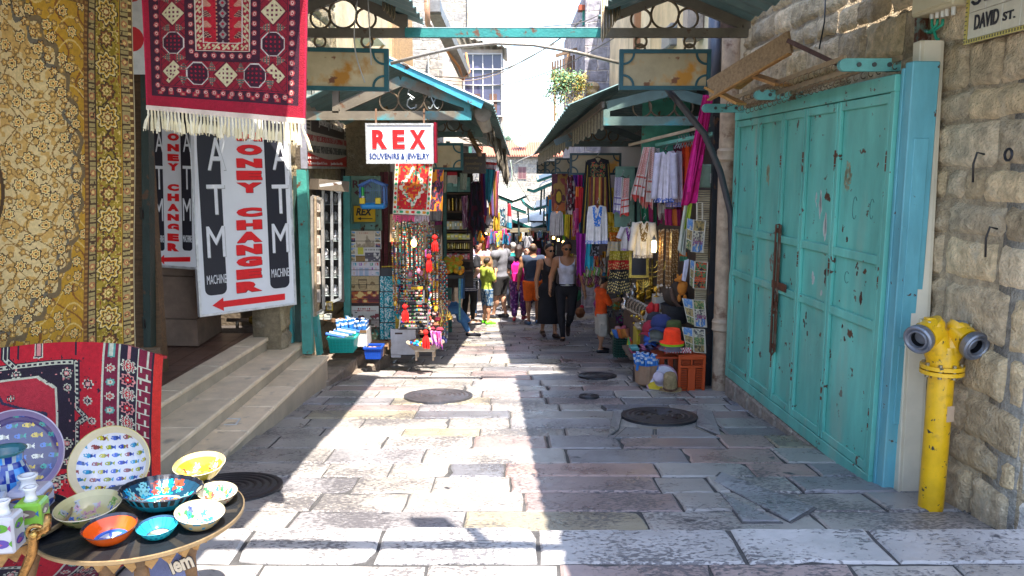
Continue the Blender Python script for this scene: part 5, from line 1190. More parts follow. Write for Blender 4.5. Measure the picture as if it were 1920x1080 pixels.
def tray(label,cpx,z,r,ticks):
    c=PZ(*cpx,z);t=thing('tray_table',label,'table',(c.x,c.y,gz(c.y)));M=Matrix.Translation(c)
    m=MB();m.lathe([(1e-5,-.012),(r*.93,-.012),(r,.0),(r*1.005,.012),(r*.99,.014),(r*.97,.004),(r*.93,-.004),(1e-5,-.004)],(.045,.04,.04),64,M,
                      colfn=lambda i,a:(.34,.24,.13) if 2<=i<4 else (.035,.04,.05) if math.cos(a*26)*math.cos(i*3)<.6 else (.09,.08,.07));m.build('tray_top',METAL,t,smooth='auto')
    m=MB();rr=r*.62;n=72
    m.lathe([(rr,-.014),(rr,-.06),(rr-.02,-.06),(rr-.02,-.014)],(.42,.22,.07),n,M,wob=lambda a,i:1)
    for k in range(24):a=k*math.pi/12;m.prism([(-.03,.03),(.03,.03),(.022,-.005),(0,-.032),(-.022,-.005)],-.008,.008,(.42,.22,.07),M @ Matrix.Rotation(a,4,'Z') @ Matrix.Translation((rr,0,-.055)) @ Matrix.Rotation(math.pi/2,4,'Z') @ Matrix.Rotation(math.pi/2,4,'X'))
    m.build('scalloped_ring',WOODM,t)
    for k in range(3):
        a=ticks+k*2.094;m=MB();p0=c+Vector((rr*math.cos(a),rr*math.sin(a),-.04));p1=Vector((c.x+rr*1.1*math.cos(a),c.y+rr*1.1*math.sin(a),gz(c.y)))
        m.tube([p0,p0.lerp(p1,.3)-Vector((.06*math.cos(a),.06*math.sin(a),0)),p0.lerp(p1,.7)-Vector((.05*math.cos(a),.05*math.sin(a),0)),p1],[.02,.028,.018,.026],(.20,.10,.04),10);m.build('leg',WOODM,t,smooth=True)
    return t,c
tr1,tc=tray('round dark engraved tray table holding the painted bowls',(268,972),ZT,.325,.9)
tr2,tc2=tray('left round dark tray table holding the square bottles',(-25,985),-1.14,.245,.3)
m=MB();q=P(66,1000,2.2);pts=[q+Vector((.028*(1-i/26)*math.cos(i*.42)*1.1,0,.028*(1-i/26)*math.sin(i*.42))) for i in range(22)]
m.tube(pts,.007,(.36,.20,.06),8);m.tube([P(90,965,2.2),P(88,990,2.2),P(64,1002,2.2),P(60,1040,2.2),P(40,1085,2.2),P(20,1130,2.2)],[.010,.013,.016,.015,.013,.012],(.34,.18,.06),8)
m.ball(P(64,1003,2.18),.012,(.5,.3,.08),8);m.build('scroll_leg',GOLDM,tr2,smooth=True)
def on(px,py,z=ZT):return PZ(px,py,z)
bowl('large deep bowl leaning back, white inside with rows of blue and yellow fish',P(216,876,2.98),.148,.075,polar_fish(WHI,[(.02,.05,.35),(.03,.25,.42),(.45,.38,.02),(.04,.1,.4),(.25,.06,.06),(.3,.32,.02)],dark=(.6,.6,.6),rim=(.6,.5,.32)),plain((.42,.40,.52),(.06,.1,.35)),(.16,-.86,.50),rimc=(.6,.48,.2),nr=60,ns=150)
bowl('blue and black flower bowl with beaded rim, biggest on the tray',on(303,948),.137,.062,floral((.012,.05,.09),[(.01,.30,.48),(.02,.12,.5),(.5,.06,.03),(.03,.42,.5),(.45,.2,.04),(.2,.5,.5)],3,2.2,rim=(.01,.012,.02),r1=.93,ringc=(.4,.6,.65)),lambda q,a:(.012,.02,.02) if (q>.55 and math.cos(a*30)<.5) else (.01,.26,.34),(.05,.05,1),rimc=(.03,.03,.04),nr=44,ns=110,rough_wave=.012)
bowl('bright yellow bowl with a painted bird at the back of the tray',on(355,905)+Vector((.02,.06,.0)),.095,.055,floral((.72,.56,.02),[(.6,.3,.1),(.3,.25,.1),(.5,.05,.03),(.62,.6,.4)],8,1.0,rim=(.62,.52,.2)),plain((.66,.48,.05)),(.0,-.15,1),nr=36,ns=80)
bowl('small white bowl with red and green flowers on the right of the tray',on(403,945)+Vector((0,.02,0)),.068,.042,floral((.50,.45,.34),[(.5,.06,.04),(.05,.28,.08),(.05,.2,.5),(.6,.4,.05)],5,1.3,rim=(.55,.48,.3)),plain((.62,.5,.32),(.4,.06,.04),14),(.1,-.1,1),nr=34,ns=80)
bowl('cream bowl with blue and green leaves at the right edge of the tray',on(374,985),.078,.050,floral((.48,.41,.24),[(.04,.22,.4),(.04,.24,.08),(.08,.1,.3)],6,1.3,rim=(.5,.42,.24)),plain((.6,.42,.2),(.1,.3,.4),10),(.12,-.1,1),nr=34,ns=80)
bowl('beige bowl with a blue and pink flower spray at the left of the tray',on(170,975),.104,.055,floral((.38,.33,.16),[(.03,.09,.35),(.38,.2,.25),(.15,.25,.06),(.3,.3,.3)],12,1.4,rim=(.42,.36,.18)),plain((.38,.33,.12),(.08,.14,.04),12),(-.02,-.12,1),nr=38,ns=90)
bowl('small orange bowl with a blue centre at the front of the tray',on(209,1012),.082,.048,floral((.62,.10,.01),[(.02,.12,.4),(.3,.4,.5),(.03,.05,.2)],14,.0,rim=(.02,.02,.03),r1=.96) if False else (lambda q,a:(.02,.02,.03) if q>.95 else (.66,.09,.008) if q>.62 else (.03,.10,.42) if (q>.5 or math.cos(a*6)>q*2-.2) else (.3,.42,.55)),plain((.70,.09,.006)),(.0,-.1,1),rimc=(.03,.02,.02),nr=34,ns=80)
bowl('smallest turquoise bowl with a fish medallion at the front of the tray',on(297,1004),.063,.036,(lambda q,a:(.02,.06,.12) if q>.95 or abs(q-.55)<.03 else (.02,.40,.46) if q>.55 and math.cos(a*24)>-.6 else (.01,.12,.2) if q>.55 else (.42,.40,.16) if abs(math.sin(a))>.4 or q<.1 else (.1,.12,.1)),plain((.02,.46,.50),(.01,.2,.3)),(.0,-.1,1),rimc=(.02,.2,.28),nr=34,ns=80)
bowl('big violet plate with white fish standing upright at the far left',P(22,856,3.0)+Vector((0,.05,0)),.172,.03,polar_fish((.035,.025,.11),[(.55,.52,.45),(.02,.22,.2),(.5,.34,.04),(.05,.12,.4)],gx=.36,gy=.25,dark=(.02,.02,.05),rim=(.20,.15,.26)),plain((.3,.25,.35)),(.25,-.93,.22),name='ceramic_plate',foot=.7,rimc=(.45,.38,.45),nr=50,ns=130)
# bottles and vase
def flask(label,px,py,w_,h,dcol,body,z=-1.134,turn=.2):
    c=PZ(px,py,z);t=thing('ceramic_bottle',label,'bottle',c,turn);M=MW[t.name]
    def cf(k):return body
    m=MB();n=26;img=[]
    m.box((0,0,h*.5),(w_,w_,h),body,M,w_*.09);b=m.build('body',GLAZE,t)
    m=MB();m.lathe([(w_*.28,h-.002),(w_*.2,h+.01),(w_*.18,h+.025),(w_*.26,h+.036),(w_*.27,h+.042),(w_*.17,h+.042),(w_*.15,h+.02)],(.64,.62,.62),18,M);m.build('neck',GLAZE,t,smooth=True)
    m=MB()                                  # painted fish on the faces
    for f in range(4):
        Mf=M @ Matrix.Rotation(f*math.pi/2,4,'Z') @ FR((-w_/2,-w_/2,0),(1,0,0))
        for k in range(2):
            cy=h*(.3+.42*k);cx=w_*.5;poly=[(cx+w_*.34*math.cos(a)*(1),cy+h*.12*math.sin(a)) for a in np.linspace(0,6.0,12)]
            m.prism(poly,.0006,.0016,dcol[k % len(dcol)],Mf);m.prism([(cx+w_*.3,cy),(cx+w_*.42,cy+h*.09),(cx+w_*.42,cy-h*.09)],.0008,.0018,dcol[(k+1) % len(dcol)],Mf)
            m.prism([(cx-w_*.3,cy-h*.03),(cx-w_*.12,cy-h*.09),(cx+w_*.1,cy-h*.02),(cx-w_*.1,cy+h*.05)],.0018,.0024,dcol[(k+2) % len(dcol)],Mf)
    m.build('painted_fish',GLAZE,t);return t
flask('lime green square bottle with two painted fish',64,1000,.078,.112,[(.55,.5,.4),(.16,.12,.1),(.03,.12,.3)],(.20,.42,.05))
flask('white square bottle with violet and green fish in front of the others',14,1030,.078,.115,[(.10,.06,.26),(.1,.28,.03),(.3,.08,.2)],(.48,.46,.48),turn=.15)
flask('wide white square bottle with blue and brown pattern behind the green one',58,958,.115,.085,[(.04,.06,.2),(.25,.1,.04),(.02,.1,.3)],(.36,.35,.44),turn=.15)
flask('dark topped white bottle at the left edge of the frame',-8,985,.07,.10,[(.02,.03,.05),(.2,.2,.25)],(.45,.45,.5),turn=.4)
c=PZ(18,935,-1.13);m=MB();m.lathe([(1e-5,0),(.05,0),(.07,.03),(.075,.08),(.06,.12),(.052,.14),(.056,.165),(.068,.178),(.066,.18),(.05,.165),(.045,.12),(1e-5,.11)],n=48,M=Matrix.Translation(c),colfn=lambda i,a:(.03,.12,.14) if i>5.5 else ((.04,.22,.55) if math.sin(a*5+i)*math.cos(i*1.7)>.35 else (.01,.03,.22) if math.cos(a*9-i*2)>-.5 else (.3,.35,.4)))
m.build('ceramic_vase',GLAZE,None,cat='vase',label='deep blue round vase with dark rim at the left edge',smooth=True)
# printed cloth bag under the tray
t=thing('cloth_bag','dark patterned cloth bag lettered lem under the round tray','bag',P(315,1100,2.62));bm_=[]
def bagf(u,v):
    a=(u-.5)*math.pi;return P(322,1130,2.66)+Vector((.105*math.sin(a)*(1-.35*v**2),-.07*math.cos(a),.27*v*(1-.06*math.sin(u*9))+.008*math.sin(u*23+v*7)))
X,Y=np.meshgrid(np.arange(60)/60,np.arange(50)/50);im=np.zeros((50,60,3));im[:]=(.06,.06,.18);n1=vn(X*20,Y*24,2);im[n1>.6]=(.28,.28,.5);im[n1<.25]=(.02,.02,.05);im[(vn(X*14,Y*30,4)>.7)]=(.2,.25,.3)
m=MB();m.sheet(bagf,60,50,im.tolist(),-.004);m.build('cloth',CLOTH,t)
m=MB();Mg=FR(P(325,1076,2.57),(.96,.25,.0)) @ Matrix.Rotation(.28,4,'Z');m.text('lem',Mg,0,.0,.075,.06,.004,(.62,.5,.36),.035,0,.003);m.text('lem',Mg,-.003,-.003,.078,.063,.002,(.02,.02,.03),.07,0,.002);m.build('lettering',PRINT,t)

# ================================================================ goods: shared makers
def hang(label,pts,Y,colf,cat='scarf',name='hanging_scarf',nf=4,amp=.02,nu=26,nv=26,dY=0.,wav=.0,group=None,th=.006,m_=CLOTH,seed=None,parent=None,part=None,jag=0):
    """cloth hanging in folds: pts = 4 corners (tl,tr,br,bl) in view, at depth Y"""
    q=[P(px,py,Y+(dY if i in (1,2) else 0)) for i,(px,py) in enumerate(pts)];sd=(seed if seed is not None else rnd.random()*9)
    if m_ is CLOTH and jag:pass
    def fn(u,v):
        p=q[0].lerp(q[1],u).lerp(q[3].lerp(q[2],u),v)
        a=amp*(.35+.65*v);p=p+Vector((.35*a*math.sin(u*nf*6.28*.5+sd+v*2),-a*math.sin(u*nf*6.28+sd+.6*math.sin(v*3))-.4*a*math.sin(u*nf*2.7*6.28+sd*2),0))
        if jag and v>.97:p.z-=jag*(.5+.5*math.sin(u*nf*6.28+sd))
        return p
    cols=colf if isinstance(colf[0] if not callable(colf) else 0,float) and not callable(colf) else [[colf((i+.5)/nu,(j+.5)/nv) for i in range(nu)] for j in range(nv)]
    if parent is None:t=thing(name,label,cat,q[0].lerp(q[1],.5),group=group)
    else:t=parent
    m=MB();m.sheet(fn,nu,nv,cols,-th);m.build(part or 'cloth',m_,t,smooth=True);return t
def strp(*cs,n=1,ax=0):
    def f(u,v):
        w_=u if ax==0 else v;return cs[int(w_*len(cs)*n) % len(cs)]
    return f
def solid(c):return lambda u,v:c
def patt(base,cols,sc=9,th=.62,seed=1,asp=1.0):
    def f(u,v):
        for k,c in enumerate(cols):
            if float(vn(np.array(u*sc+k*7.3),np.array(v*sc*asp+k*3.1),seed+k))>th:return c
        return base
    return f
def hanger(t,px,py,w_,Y,col=(.03,.03,.03)):
    m=MB();k=Y/F*w_/2;c=P(px,py,Y);m.tube([c+Vector((-k,0,-.06)),c,c+Vector((k,0,-.06))],.006,col,5);m.tube([c,c+Vector((0,0,.03)),c+Vector((.02,0,.05)),c+Vector((.01,0,.075))],.004,(.4,.4,.4),5);m.build('hanger',METAL,t)
def garment(label,cx,y0,y1,w_,Y,base,yoke=None,hem=None,sleeve=.5,slen=.35,neck=.25,cat='blouse',name='blouse',flare=1.15,img=None,parent_col=None,body_h=None):
    """tunic shaped front with sleeves; embroidery in yoke/hem colour; built in thickness with folds"""
    k=Y/F;t=thing(name,label,cat,P(cx,y0,Y));W_=w_*k;H=(y1-y0)*k;o=P(cx,y0,Y)
    nx,ny=44,56
    def wid(v):return W_*.5*(1.0 if v>.25 else .92+.08*v/.25)*(1+(flare-1)*v)
    def fn(u,v):
        s_=(u-.5)*2;z=-v*H;
        if v<.3:z-=abs(s_)**1.5*.10*W_*(1-v/.3)
        if abs(s_)<neck*1.1 and v<.25:z-=(1-(abs(s_)/(neck*1.1)))*neck*W_*.8*(1-v/.25)
        return o+Vector((s_*wid(v),-.03*(1-s_*s_)-.012*math.sin(u*19+v*3)*v-.008*math.sin(u*41)*v,z))
    def cf(u,v):
        s_=abs(u-.5)*2
        if img:
            c=img(u,v)
            if c:return c
        if yoke and s_<.52 and v<.42:
            e=s_/.52+v/.42
            if (s_>neck*.55 or v>.12) and e<1.15 and s_>(.17-v)*1.2 and float(vn(np.array(u*30.),np.array(v*34.),3))>.34:return yoke
        if hem and v>.91 and float(vn(np.array(u*34.),np.array(v*50.),5))>.35:return hem
        return base
    m=MB();m.sheet(fn,nx,ny,[[cf((i+.5)/nx,(j+.5)/ny) for i in range(nx)] for j in range(ny)],-.008);m.build('body',CLOTH,t,smooth=True)
    if slen:
        for sd in (-1,1):
            def fs(u,v):
                a=o+Vector((sd*wid(0)*.9,-.02,-.08*W_));b=a+Vector((sd*W_*sleeve*.5,.01,-H*slen));wd=W_*.17*(1-.15*v)
                d=(b-a).normalized();n_=Vector((-d.z,0,d.x))*(-sd);ang=(u-.5)*math.pi
                return a.lerp(b,v)+n_*wd*math.sin(ang)*-1+Vector((0,-.035*math.cos(ang),0))
            m=MB();m.sheet(fs,12,16,[[(hem if (hem and j>13) else base) for i in range(12)] for j in range(16)],.006 if sd>0 else-.006);m.build('sleeve',CLOTH,t,smooth=True)
    hanger(t,cx,y0-2,w_*.8,Y+.01)
    return t
def plate_img(label,x0,y0,x1,y1,Y,fn,nx,ny,name='postcard_panel',cat='picture',dep=.012,m_=PRINT,frame=None,dY=0,group=None):
    t,M,W_,H_,f_=flat(label,x0,y0,x1,y1,Y,name,cat,dY=dY)
    m=MB();m.box((W_/2,H_/2,-dep/2-.001),(W_,H_,dep),(.5,.48,.45),M);m.build('backing',PAINT,t)
    m=MB();V=[M @ Vector((W_*i/nx,H_*(1-j/ny),.001)) for j in range(ny+1) for i in range(nx+1)];k=nx+1
    m.add(V,[((j+1)*k+i,(j+1)*k+i+1,j*k+i+1,j*k+i) for j in range(ny) for i in range(nx)],[fn((i+.5)/nx,(j+.5)/ny) for j in range(ny) for i in range(nx)]);m.build('picture',m_,t)
    if frame:
        m=MB()
        for (c_,s_) in (((W_/2,0,.004),(W_+.02,.02,.02)),((W_/2,H_,.004),(W_+.02,.02,.02)),((0,H_/2,.004),(.02,H_-.02,.02)),((W_,H_/2,.004),(.02,H_-.02,.02))):m.box(c_,s_,frame,M)
        m.build('frame',PAINT,t)
    if group:t['group']=group
    return t
def bulb(label,px,py,Y,r=.035,col=(1,.75,.3),st=14,name='light_bulb',cat='lamp'):
    t=thing(name,label,cat,P(px,py,Y));c=P(px,py,Y);em=mat('bulb_%.2f_%d' % (col[2],st),(1,.9,.7),.4,emit=col,estr=st,bump=0,var=0)
    m=MB();m.ball(c,r,(1,.9,.6),12,(1,1,1.35));m.build('glass',em,t,smooth=True);m=MB();m.cyl(c+Vector((0,0,r*1.2)),c+Vector((0,0,r*2.4)),r*.5,r*.45,(.35,.35,.38),8);m.tube([c+Vector((0,0,r*2.4)),c+Vector((.01,0,r*2.4+.25))],.004,(.02,.02,.02),4);m.build('socket',PLAST,t)
    return t
# ================================================================ left stalls
# door leaf with painted and yellow signs
t,M,W_,H_,f_=flat('scuffed green door leaf with dark red painted letters REX and arrow',656,330,716,432,10.4,'door_panel_sign','door')
m=MB();m.box((W_/2,H_/2,-.02),(W_,H_,.04),(.15,.27,.20),M);
for (c_,s_) in (((W_/2,.02,.01),(W_,.04,.02)),((W_/2,H_-.02,.01),(W_,.04,.02)),((.02,H_/2,.01),(.04,H_-.08,.02)),((W_-.02,H_/2,.01),(.04,H_-.08,.02))):m.box(c_,s_,(.17,.30,.22),M)
m.build('leaf',OLDP,t)
m=MB();a=f_(664,352);b=f_(700,338);m.text('REX',M,a[0],a[1],b[0],b[1],.003,(.10,.02,.03),.02);a=f_(666,361);m.prism([(a[0],a[1]),(a[0]+.05,a[1]-.04),(a[0]+.05,a[1]-.012),(a[0]+.2,a[1]-.012),(a[0]+.2,a[1]+.012),(a[0]+.05,a[1]+.012),(a[0]+.05,a[1]+.04)],.001,.004,(.10,.02,.03),M);m.build('lettering',PRINT,t)
m=MB();a=f_(695,424);m.box((a[0],a[1],.02),(.13,.08,.03),(.2,.36,.3),M,.004);m.box((a[0]-.2,a[1],.012),(.14,.07,.02),(.12,.34,.32),M,.004);m.cyl(M @ Vector((a[0]+.02,a[1]+.01,.03)),M @ Vector((a[0]+.02,a[1]+.01,.05)),.012,.012,(.1,.1,.1),8);m.build('latch',OLDP,t)
t,M,W_,H_,f_=flat('yellow sign with black letters REX and left arrow',664,386,704,416,10.33,'arrow_sign','sign')
m=MB();m.box((W_/2,H_/2,-.006),(W_,H_,.012),(.75,.46,.004),M,.002);m.build('plate',PAINT,t)
m=MB();a=f_(668,404);b=f_(699,390);m.text('REX',M,a[0],a[1],b[0],b[1],.003,(.012,.012,.012),.04,.25)
a=f_(670,410);m.prism([(a[0],a[1]),(a[0]+.05,a[1]-.022),(a[0]+.05,a[1]-.006),(a[0]+.2,a[1]-.006),(a[0]+.2,a[1]+.006),(a[0]+.05,a[1]+.006),(a[0]+.05,a[1]+.022)],.001,.004,(.012,.012,.012),M);m.build('lettering',PRINT,t)
# folded maroon shutters
t=thing('shutter','folded maroon wooden shutter leaves behind the postcards','shutter',P(725,600,10.7))
for px,w_,c in ((716,6,(.12,.03,.03)),(724,8,(.17,.035,.045)),(733,6,(.10,.03,.03))):m=MB();a=P(px,322,10.7);b=P(px,640,10.7);m.bar(a,b,w_*10.7/F,.05,c,up=(0,1,0),bev=.006);m.build('shutter_leaf',WOODM,t)
# bird cage
YC_=9.7;c0=P(701,385,YC_);t=thing('bird_cage','blue plastic bird cage with yellow feeders and green drinker','bird cage',c0);k=YC_/F
m=MB();m.box(c0+Vector((0,0,-.005)),(46*k,.2,11*k),(.01,.24,.62),None,.02,);m.build('base_tray',PLAST,t)
rf=[(-24,339-385+0),]
m=MB();ol=[(-25,-36),(-2,-47),(25,-36)]
for yy in (-.09,.09):
    for (a,b) in zip(ol[:-1],ol[1:]):m.bar(c0+Vector((a[0]*k,yy,-a[1]*k)),c0+Vector((b[0]*k,yy,-b[1]*k)),.012,.03,(.03,.12,.40))
    for sx in (-22,22):m.bar(c0+Vector((sx*k,yy,0)),c0+Vector((sx*k,yy,36*k)),.012,.025,(.04,.14,.42),up=(1,0,0))
for (a,b) in zip(ol[:-1],ol[1:]):m.add([c0+Vector((p[0]*k,y_,-p[1]*k)) for p,y_ in ((a,-.09),(b,-.09),(b,.09),(a,.09))],[(0,1,2,3)],(.04,.16,.46))
m.build('roof_frame',PLAST,t)
m=MB()
for i in range(13):
    x=(-21+3.5*i)*k;h=(45-abs(i-6)*1.6)*k
    for yy in (-.088,.088):m.cyl(c0+Vector((x,yy,0)),c0+Vector((x,yy,h)),.002,.002,(.15,.25,.5),4)
for zz in (14,28):m.bar(c0+Vector((-22*k,-.09,zz*k)),c0+Vector((22*k,-.09,zz*k)),.003,.003,(.15,.25,.5))
m.build('wires',METAL,t)
for sx in (-18,11):m=MB();m.box(c0+Vector((sx*k,-.11,9*k)),(10*k,.05,11*k),(.72,.52,.02),None,.006);m.build('feeder',PLAST,t)
m=MB();m.cyl(c0+Vector((-17*k,-.11,18*k)),c0+Vector((-17*k,-.11,34*k)),.018,.018,(.01,.35,.06),10);m.cyl(c0+Vector((-17*k,-.11,15*k)),c0+Vector((-17*k,-.11,18*k)),.02,.02,(.6,.6,.58),10);m.build('drinker',PLAST,t)
# postcard and calendar rack
def sky_city(c1,c2,c3,sd,hor=.55):
    def f(u,v):
        h=hor+.12*math.sin(u*9+sd)+.08*math.sin(u*23+sd*2);return c1 if v<h-.25 else (c2 if v<h else tuple(q*(.6+.6*float(vn(np.array(u*20.),np.array(v*16.),sd))) for q in c3))
    return f
def cells(nx_,ny_,fns,gap=.08,bgc=(.6,.56,.5)):
    def f(u,v):
        x,y=u*nx_,v*ny_;i,j=int(x),int(y)
        if x-i<gap or y-j<gap or x-i>1-gap or y-j>1-gap:return bgc
        return fns[(i+j*nx_) % len(fns)](x-i,y-j)
    return f
B1_=sky_city((.10,.28,.55),(.5,.4,.25),(.25,.2,.12),1);B2_=sky_city((.45,.15,.08),(.1,.07,.2),(.05,.04,.06),2);B3_=sky_city((.15,.3,.6),(.6,.5,.3),(.3,.26,.2),3)
def c1f(u,v):
    if u<.24:return cells(1,3,[B1_,B2_,B3_],.1)(u/.24,v)
    if u>.80:return cells(1,3,[B3_,B1_,B2_],.1)((u-.8)/.2,v)
    if v<.18:return (.45,.2,.15) if (.3<u<.6 and int(v*40) % 2 and int(u*60) % 2) else (.56,.46,.36)
    h=.75-.4*math.exp(-((u-.58)/.06)**2)-.12*abs(math.sin(u*31))-.08*math.sin(u*11);return (.60,.50,.38) if v<h else tuple(q*(.6+.5*float(vn(np.array(u*30.),np.array(v*14.),2))) for q in (.36,.28,.2))
def c2f(u,v):
    if u<.26:return cells(1,2,[B3_,B1_],.08)(u/.26,v)
    if u<.55:return (.5,.46,.05) if v<.5 and .32<u<.5 else ((.25,.15,.05) if v>.6 else (.55,.5,.45))
    return (.08,.07,.1) if (v>.35 and float(vn(np.array(u*12.),np.array(v*8.),1))>.4) else ((.1,.1,.1) if .1<v<.25 and int(u*50) % 2 else (.55,.52,.5))
LC=[(.02,.1,.35),(.55,.04,.03),(.02,.3,.15),(.6,.3,.02),(.3,.05,.35),(.02,.3,.4)]
def c3f(u,v):
    x,y=u*6,v*3;i,j=int(x),int(y);a,b=x-i,y-j
    if 1.4<x<4.6 and y>1.2:return (.1,.3,.5) if int(v*30) % 2 and .3<u<.7 and a>.3 else (.56,.5,.58)
    g=(.25<a<.42 and .2<b<.8) or (.62<a<.78 and .2<b<.8 and (i+j) % 3) or (.25<a<.78 and (.2<b<.34 if (i+j) % 2 else .66<b<.8))
    return LC[(i*5+j*2) % 6] if g else (.60,.56,.62)
def c4f(u,v):
    n=.75+.5*float(vn(np.array(u*60.),np.array(v*24.),3));b=tuple(q*n for q in (.42,.31,.16));x=(u-.5)*4;y=(v-.5)*2
    if abs(x)<.55 and-.6<y<.75 and abs(abs(x)-(.5-.12*y))<.07:return (.12,.08,.04)
    if abs(x)<.5 and abs(y+.5)<.1:return (.12,.08,.04)
    if abs(x)<.42 and y>-.35 and int(y*9) % 2:return (.22,.15,.07)
    if .9<abs(x)<1.5 and abs(y-.2-.3*math.sin(x*4))<.16:return (.16,.10,.04)
    return b
def c5f(u,v):
    n=float(vn(np.array(u*7.),np.array(v*7.),8));
    if v>.82:return (.04,.015,.015)
    return (.72,.50,.18) if n>.6+.2*v else (.42,.10,.03) if n>.38 else (.14,.02,.03)
def c6f(u,v):
    if v<.28:return (.3,.06,.06) if (.35<u<.75 and int(u*70) % 2 and .08<v<.16) or (.2<u<.9 and int(u*80) % 3 and .2<v<.26) else (.56,.54,.50)
    n=float(vn(np.array(u*10.),np.array(v*10.),5));return (.18,.03,.04) if n>.72 else (.10,.09,.07) if n>.5 and u<.85 else (.5,.48,.45) if v<.6 else (.3,.27,.25)
def c7f(u,v):n=float(vn(np.array(u*14.),np.array(v*8.),15));return (.03,.05,.03) if n<.5 else (.12,.08,.06) if n<.7 else (.02,.14,.12)
rack=[((653,433,715,467),c1f,'top calendar with pale ruined tower view and small photos',46,26),((651,464,713,490),c2f,'calendar with a yellow patch and dark sky photo, second from the top',46,22),
        ((650,491,712,517),c3f,'white alphabet card with rows of coloured letters',60,30),((650,518,711,545),c4f,'sand coloured mosaic card with a basket between two fish',60,30),
        ((650,546,711,573),c5f,'calendar with a fiery orange sunset sky',50,26),((650,574,711,613),c6f,'white calendar with dark flowers and small pictures below the sunset one',50,36),((655,612,712,638),c7f,'dark green and red card at the bottom of the rack',40,20)]
for i,(b,fn,lb,nx,ny) in enumerate(rack):plate_img(lb,*b,10.0-.02*(i % 2)+.012*i,fn,nx,ny,name='calendar',cat='calendar')
m=MB()
for px in (652,682,712):m.bar(P(px,428,10.08),P(px,640,10.08),.012,.012,(.05,.05,.05),up=(1,0,0))
for py in (452,480,506,534,562,600,630):m.bar(P(652,py,9.94),P(712,py,9.94),.006,.006,(.04,.04,.04))
m.build('display_rack',METAL,None,cat='rack',label='black wire rack holding the column of calendars')
# turquoise etched pictures in a yellow frame
def etch(sd):
    def f(u,v):
        r_=math.hypot(u-.5,v-.5);n=float(vn(np.array(u*9.),np.array(v*9.),sd));a=abs(math.sin(r_*20+sd))<.35
        return (.55,.66,.68) if (a and n>.3) or n>.75 else (.03,.34,.42) if n>.25 else (.01,.16,.2)
    return f
t=thing('picture_stand','yellow edged stand of turquoise etched glass pictures','picture stand',P(730,640,9.95))
m=MB();m.box(P(732,570,10.0),(34*k*1.03,.03,138*k*1.03),(.05,.05,.06));
m.build('back_panel',PAINT,t)
m=MB();m.bar(P(745,499,9.93),P(747,638,9.93),.018,.07,(.50,.34,.03),up=(1,0,0));m.bar(P(716,500,9.95),P(745,499,9.95),.02,.015,(.5,.34,.03));m.build('yellow_frame',WOODM,t)
for i,(y0,y1) in enumerate(((518,546),(548,576),(578,604),(606,636))):
    for (x0,x1) in ((713,719),(721,743)):
        f=etch(i*3+x0 % 5);nx,ny=(6,20) if x0==713 else (20,24);a=P(x0,y1,9.96);b=P(x1,y0,9.96);m=MB()
        V=[(a.x+(b.x-a.x)*p/nx,a.y,b.z+(a.z-b.z)*q/ny) for q in range(ny+1) for p in range(nx+1)]
        m.add(V,[((q+1)*(nx+1)+p,(q+1)*(nx+1)+p+1,q*(nx+1)+p+1,q*(nx+1)+p) for q in range(ny) for p in range(nx)],[f((p+.5)/nx,(q+.5)/ny) for q in range(ny) for p in range(nx)]);m.build('glass_picture',GLAZE,t)
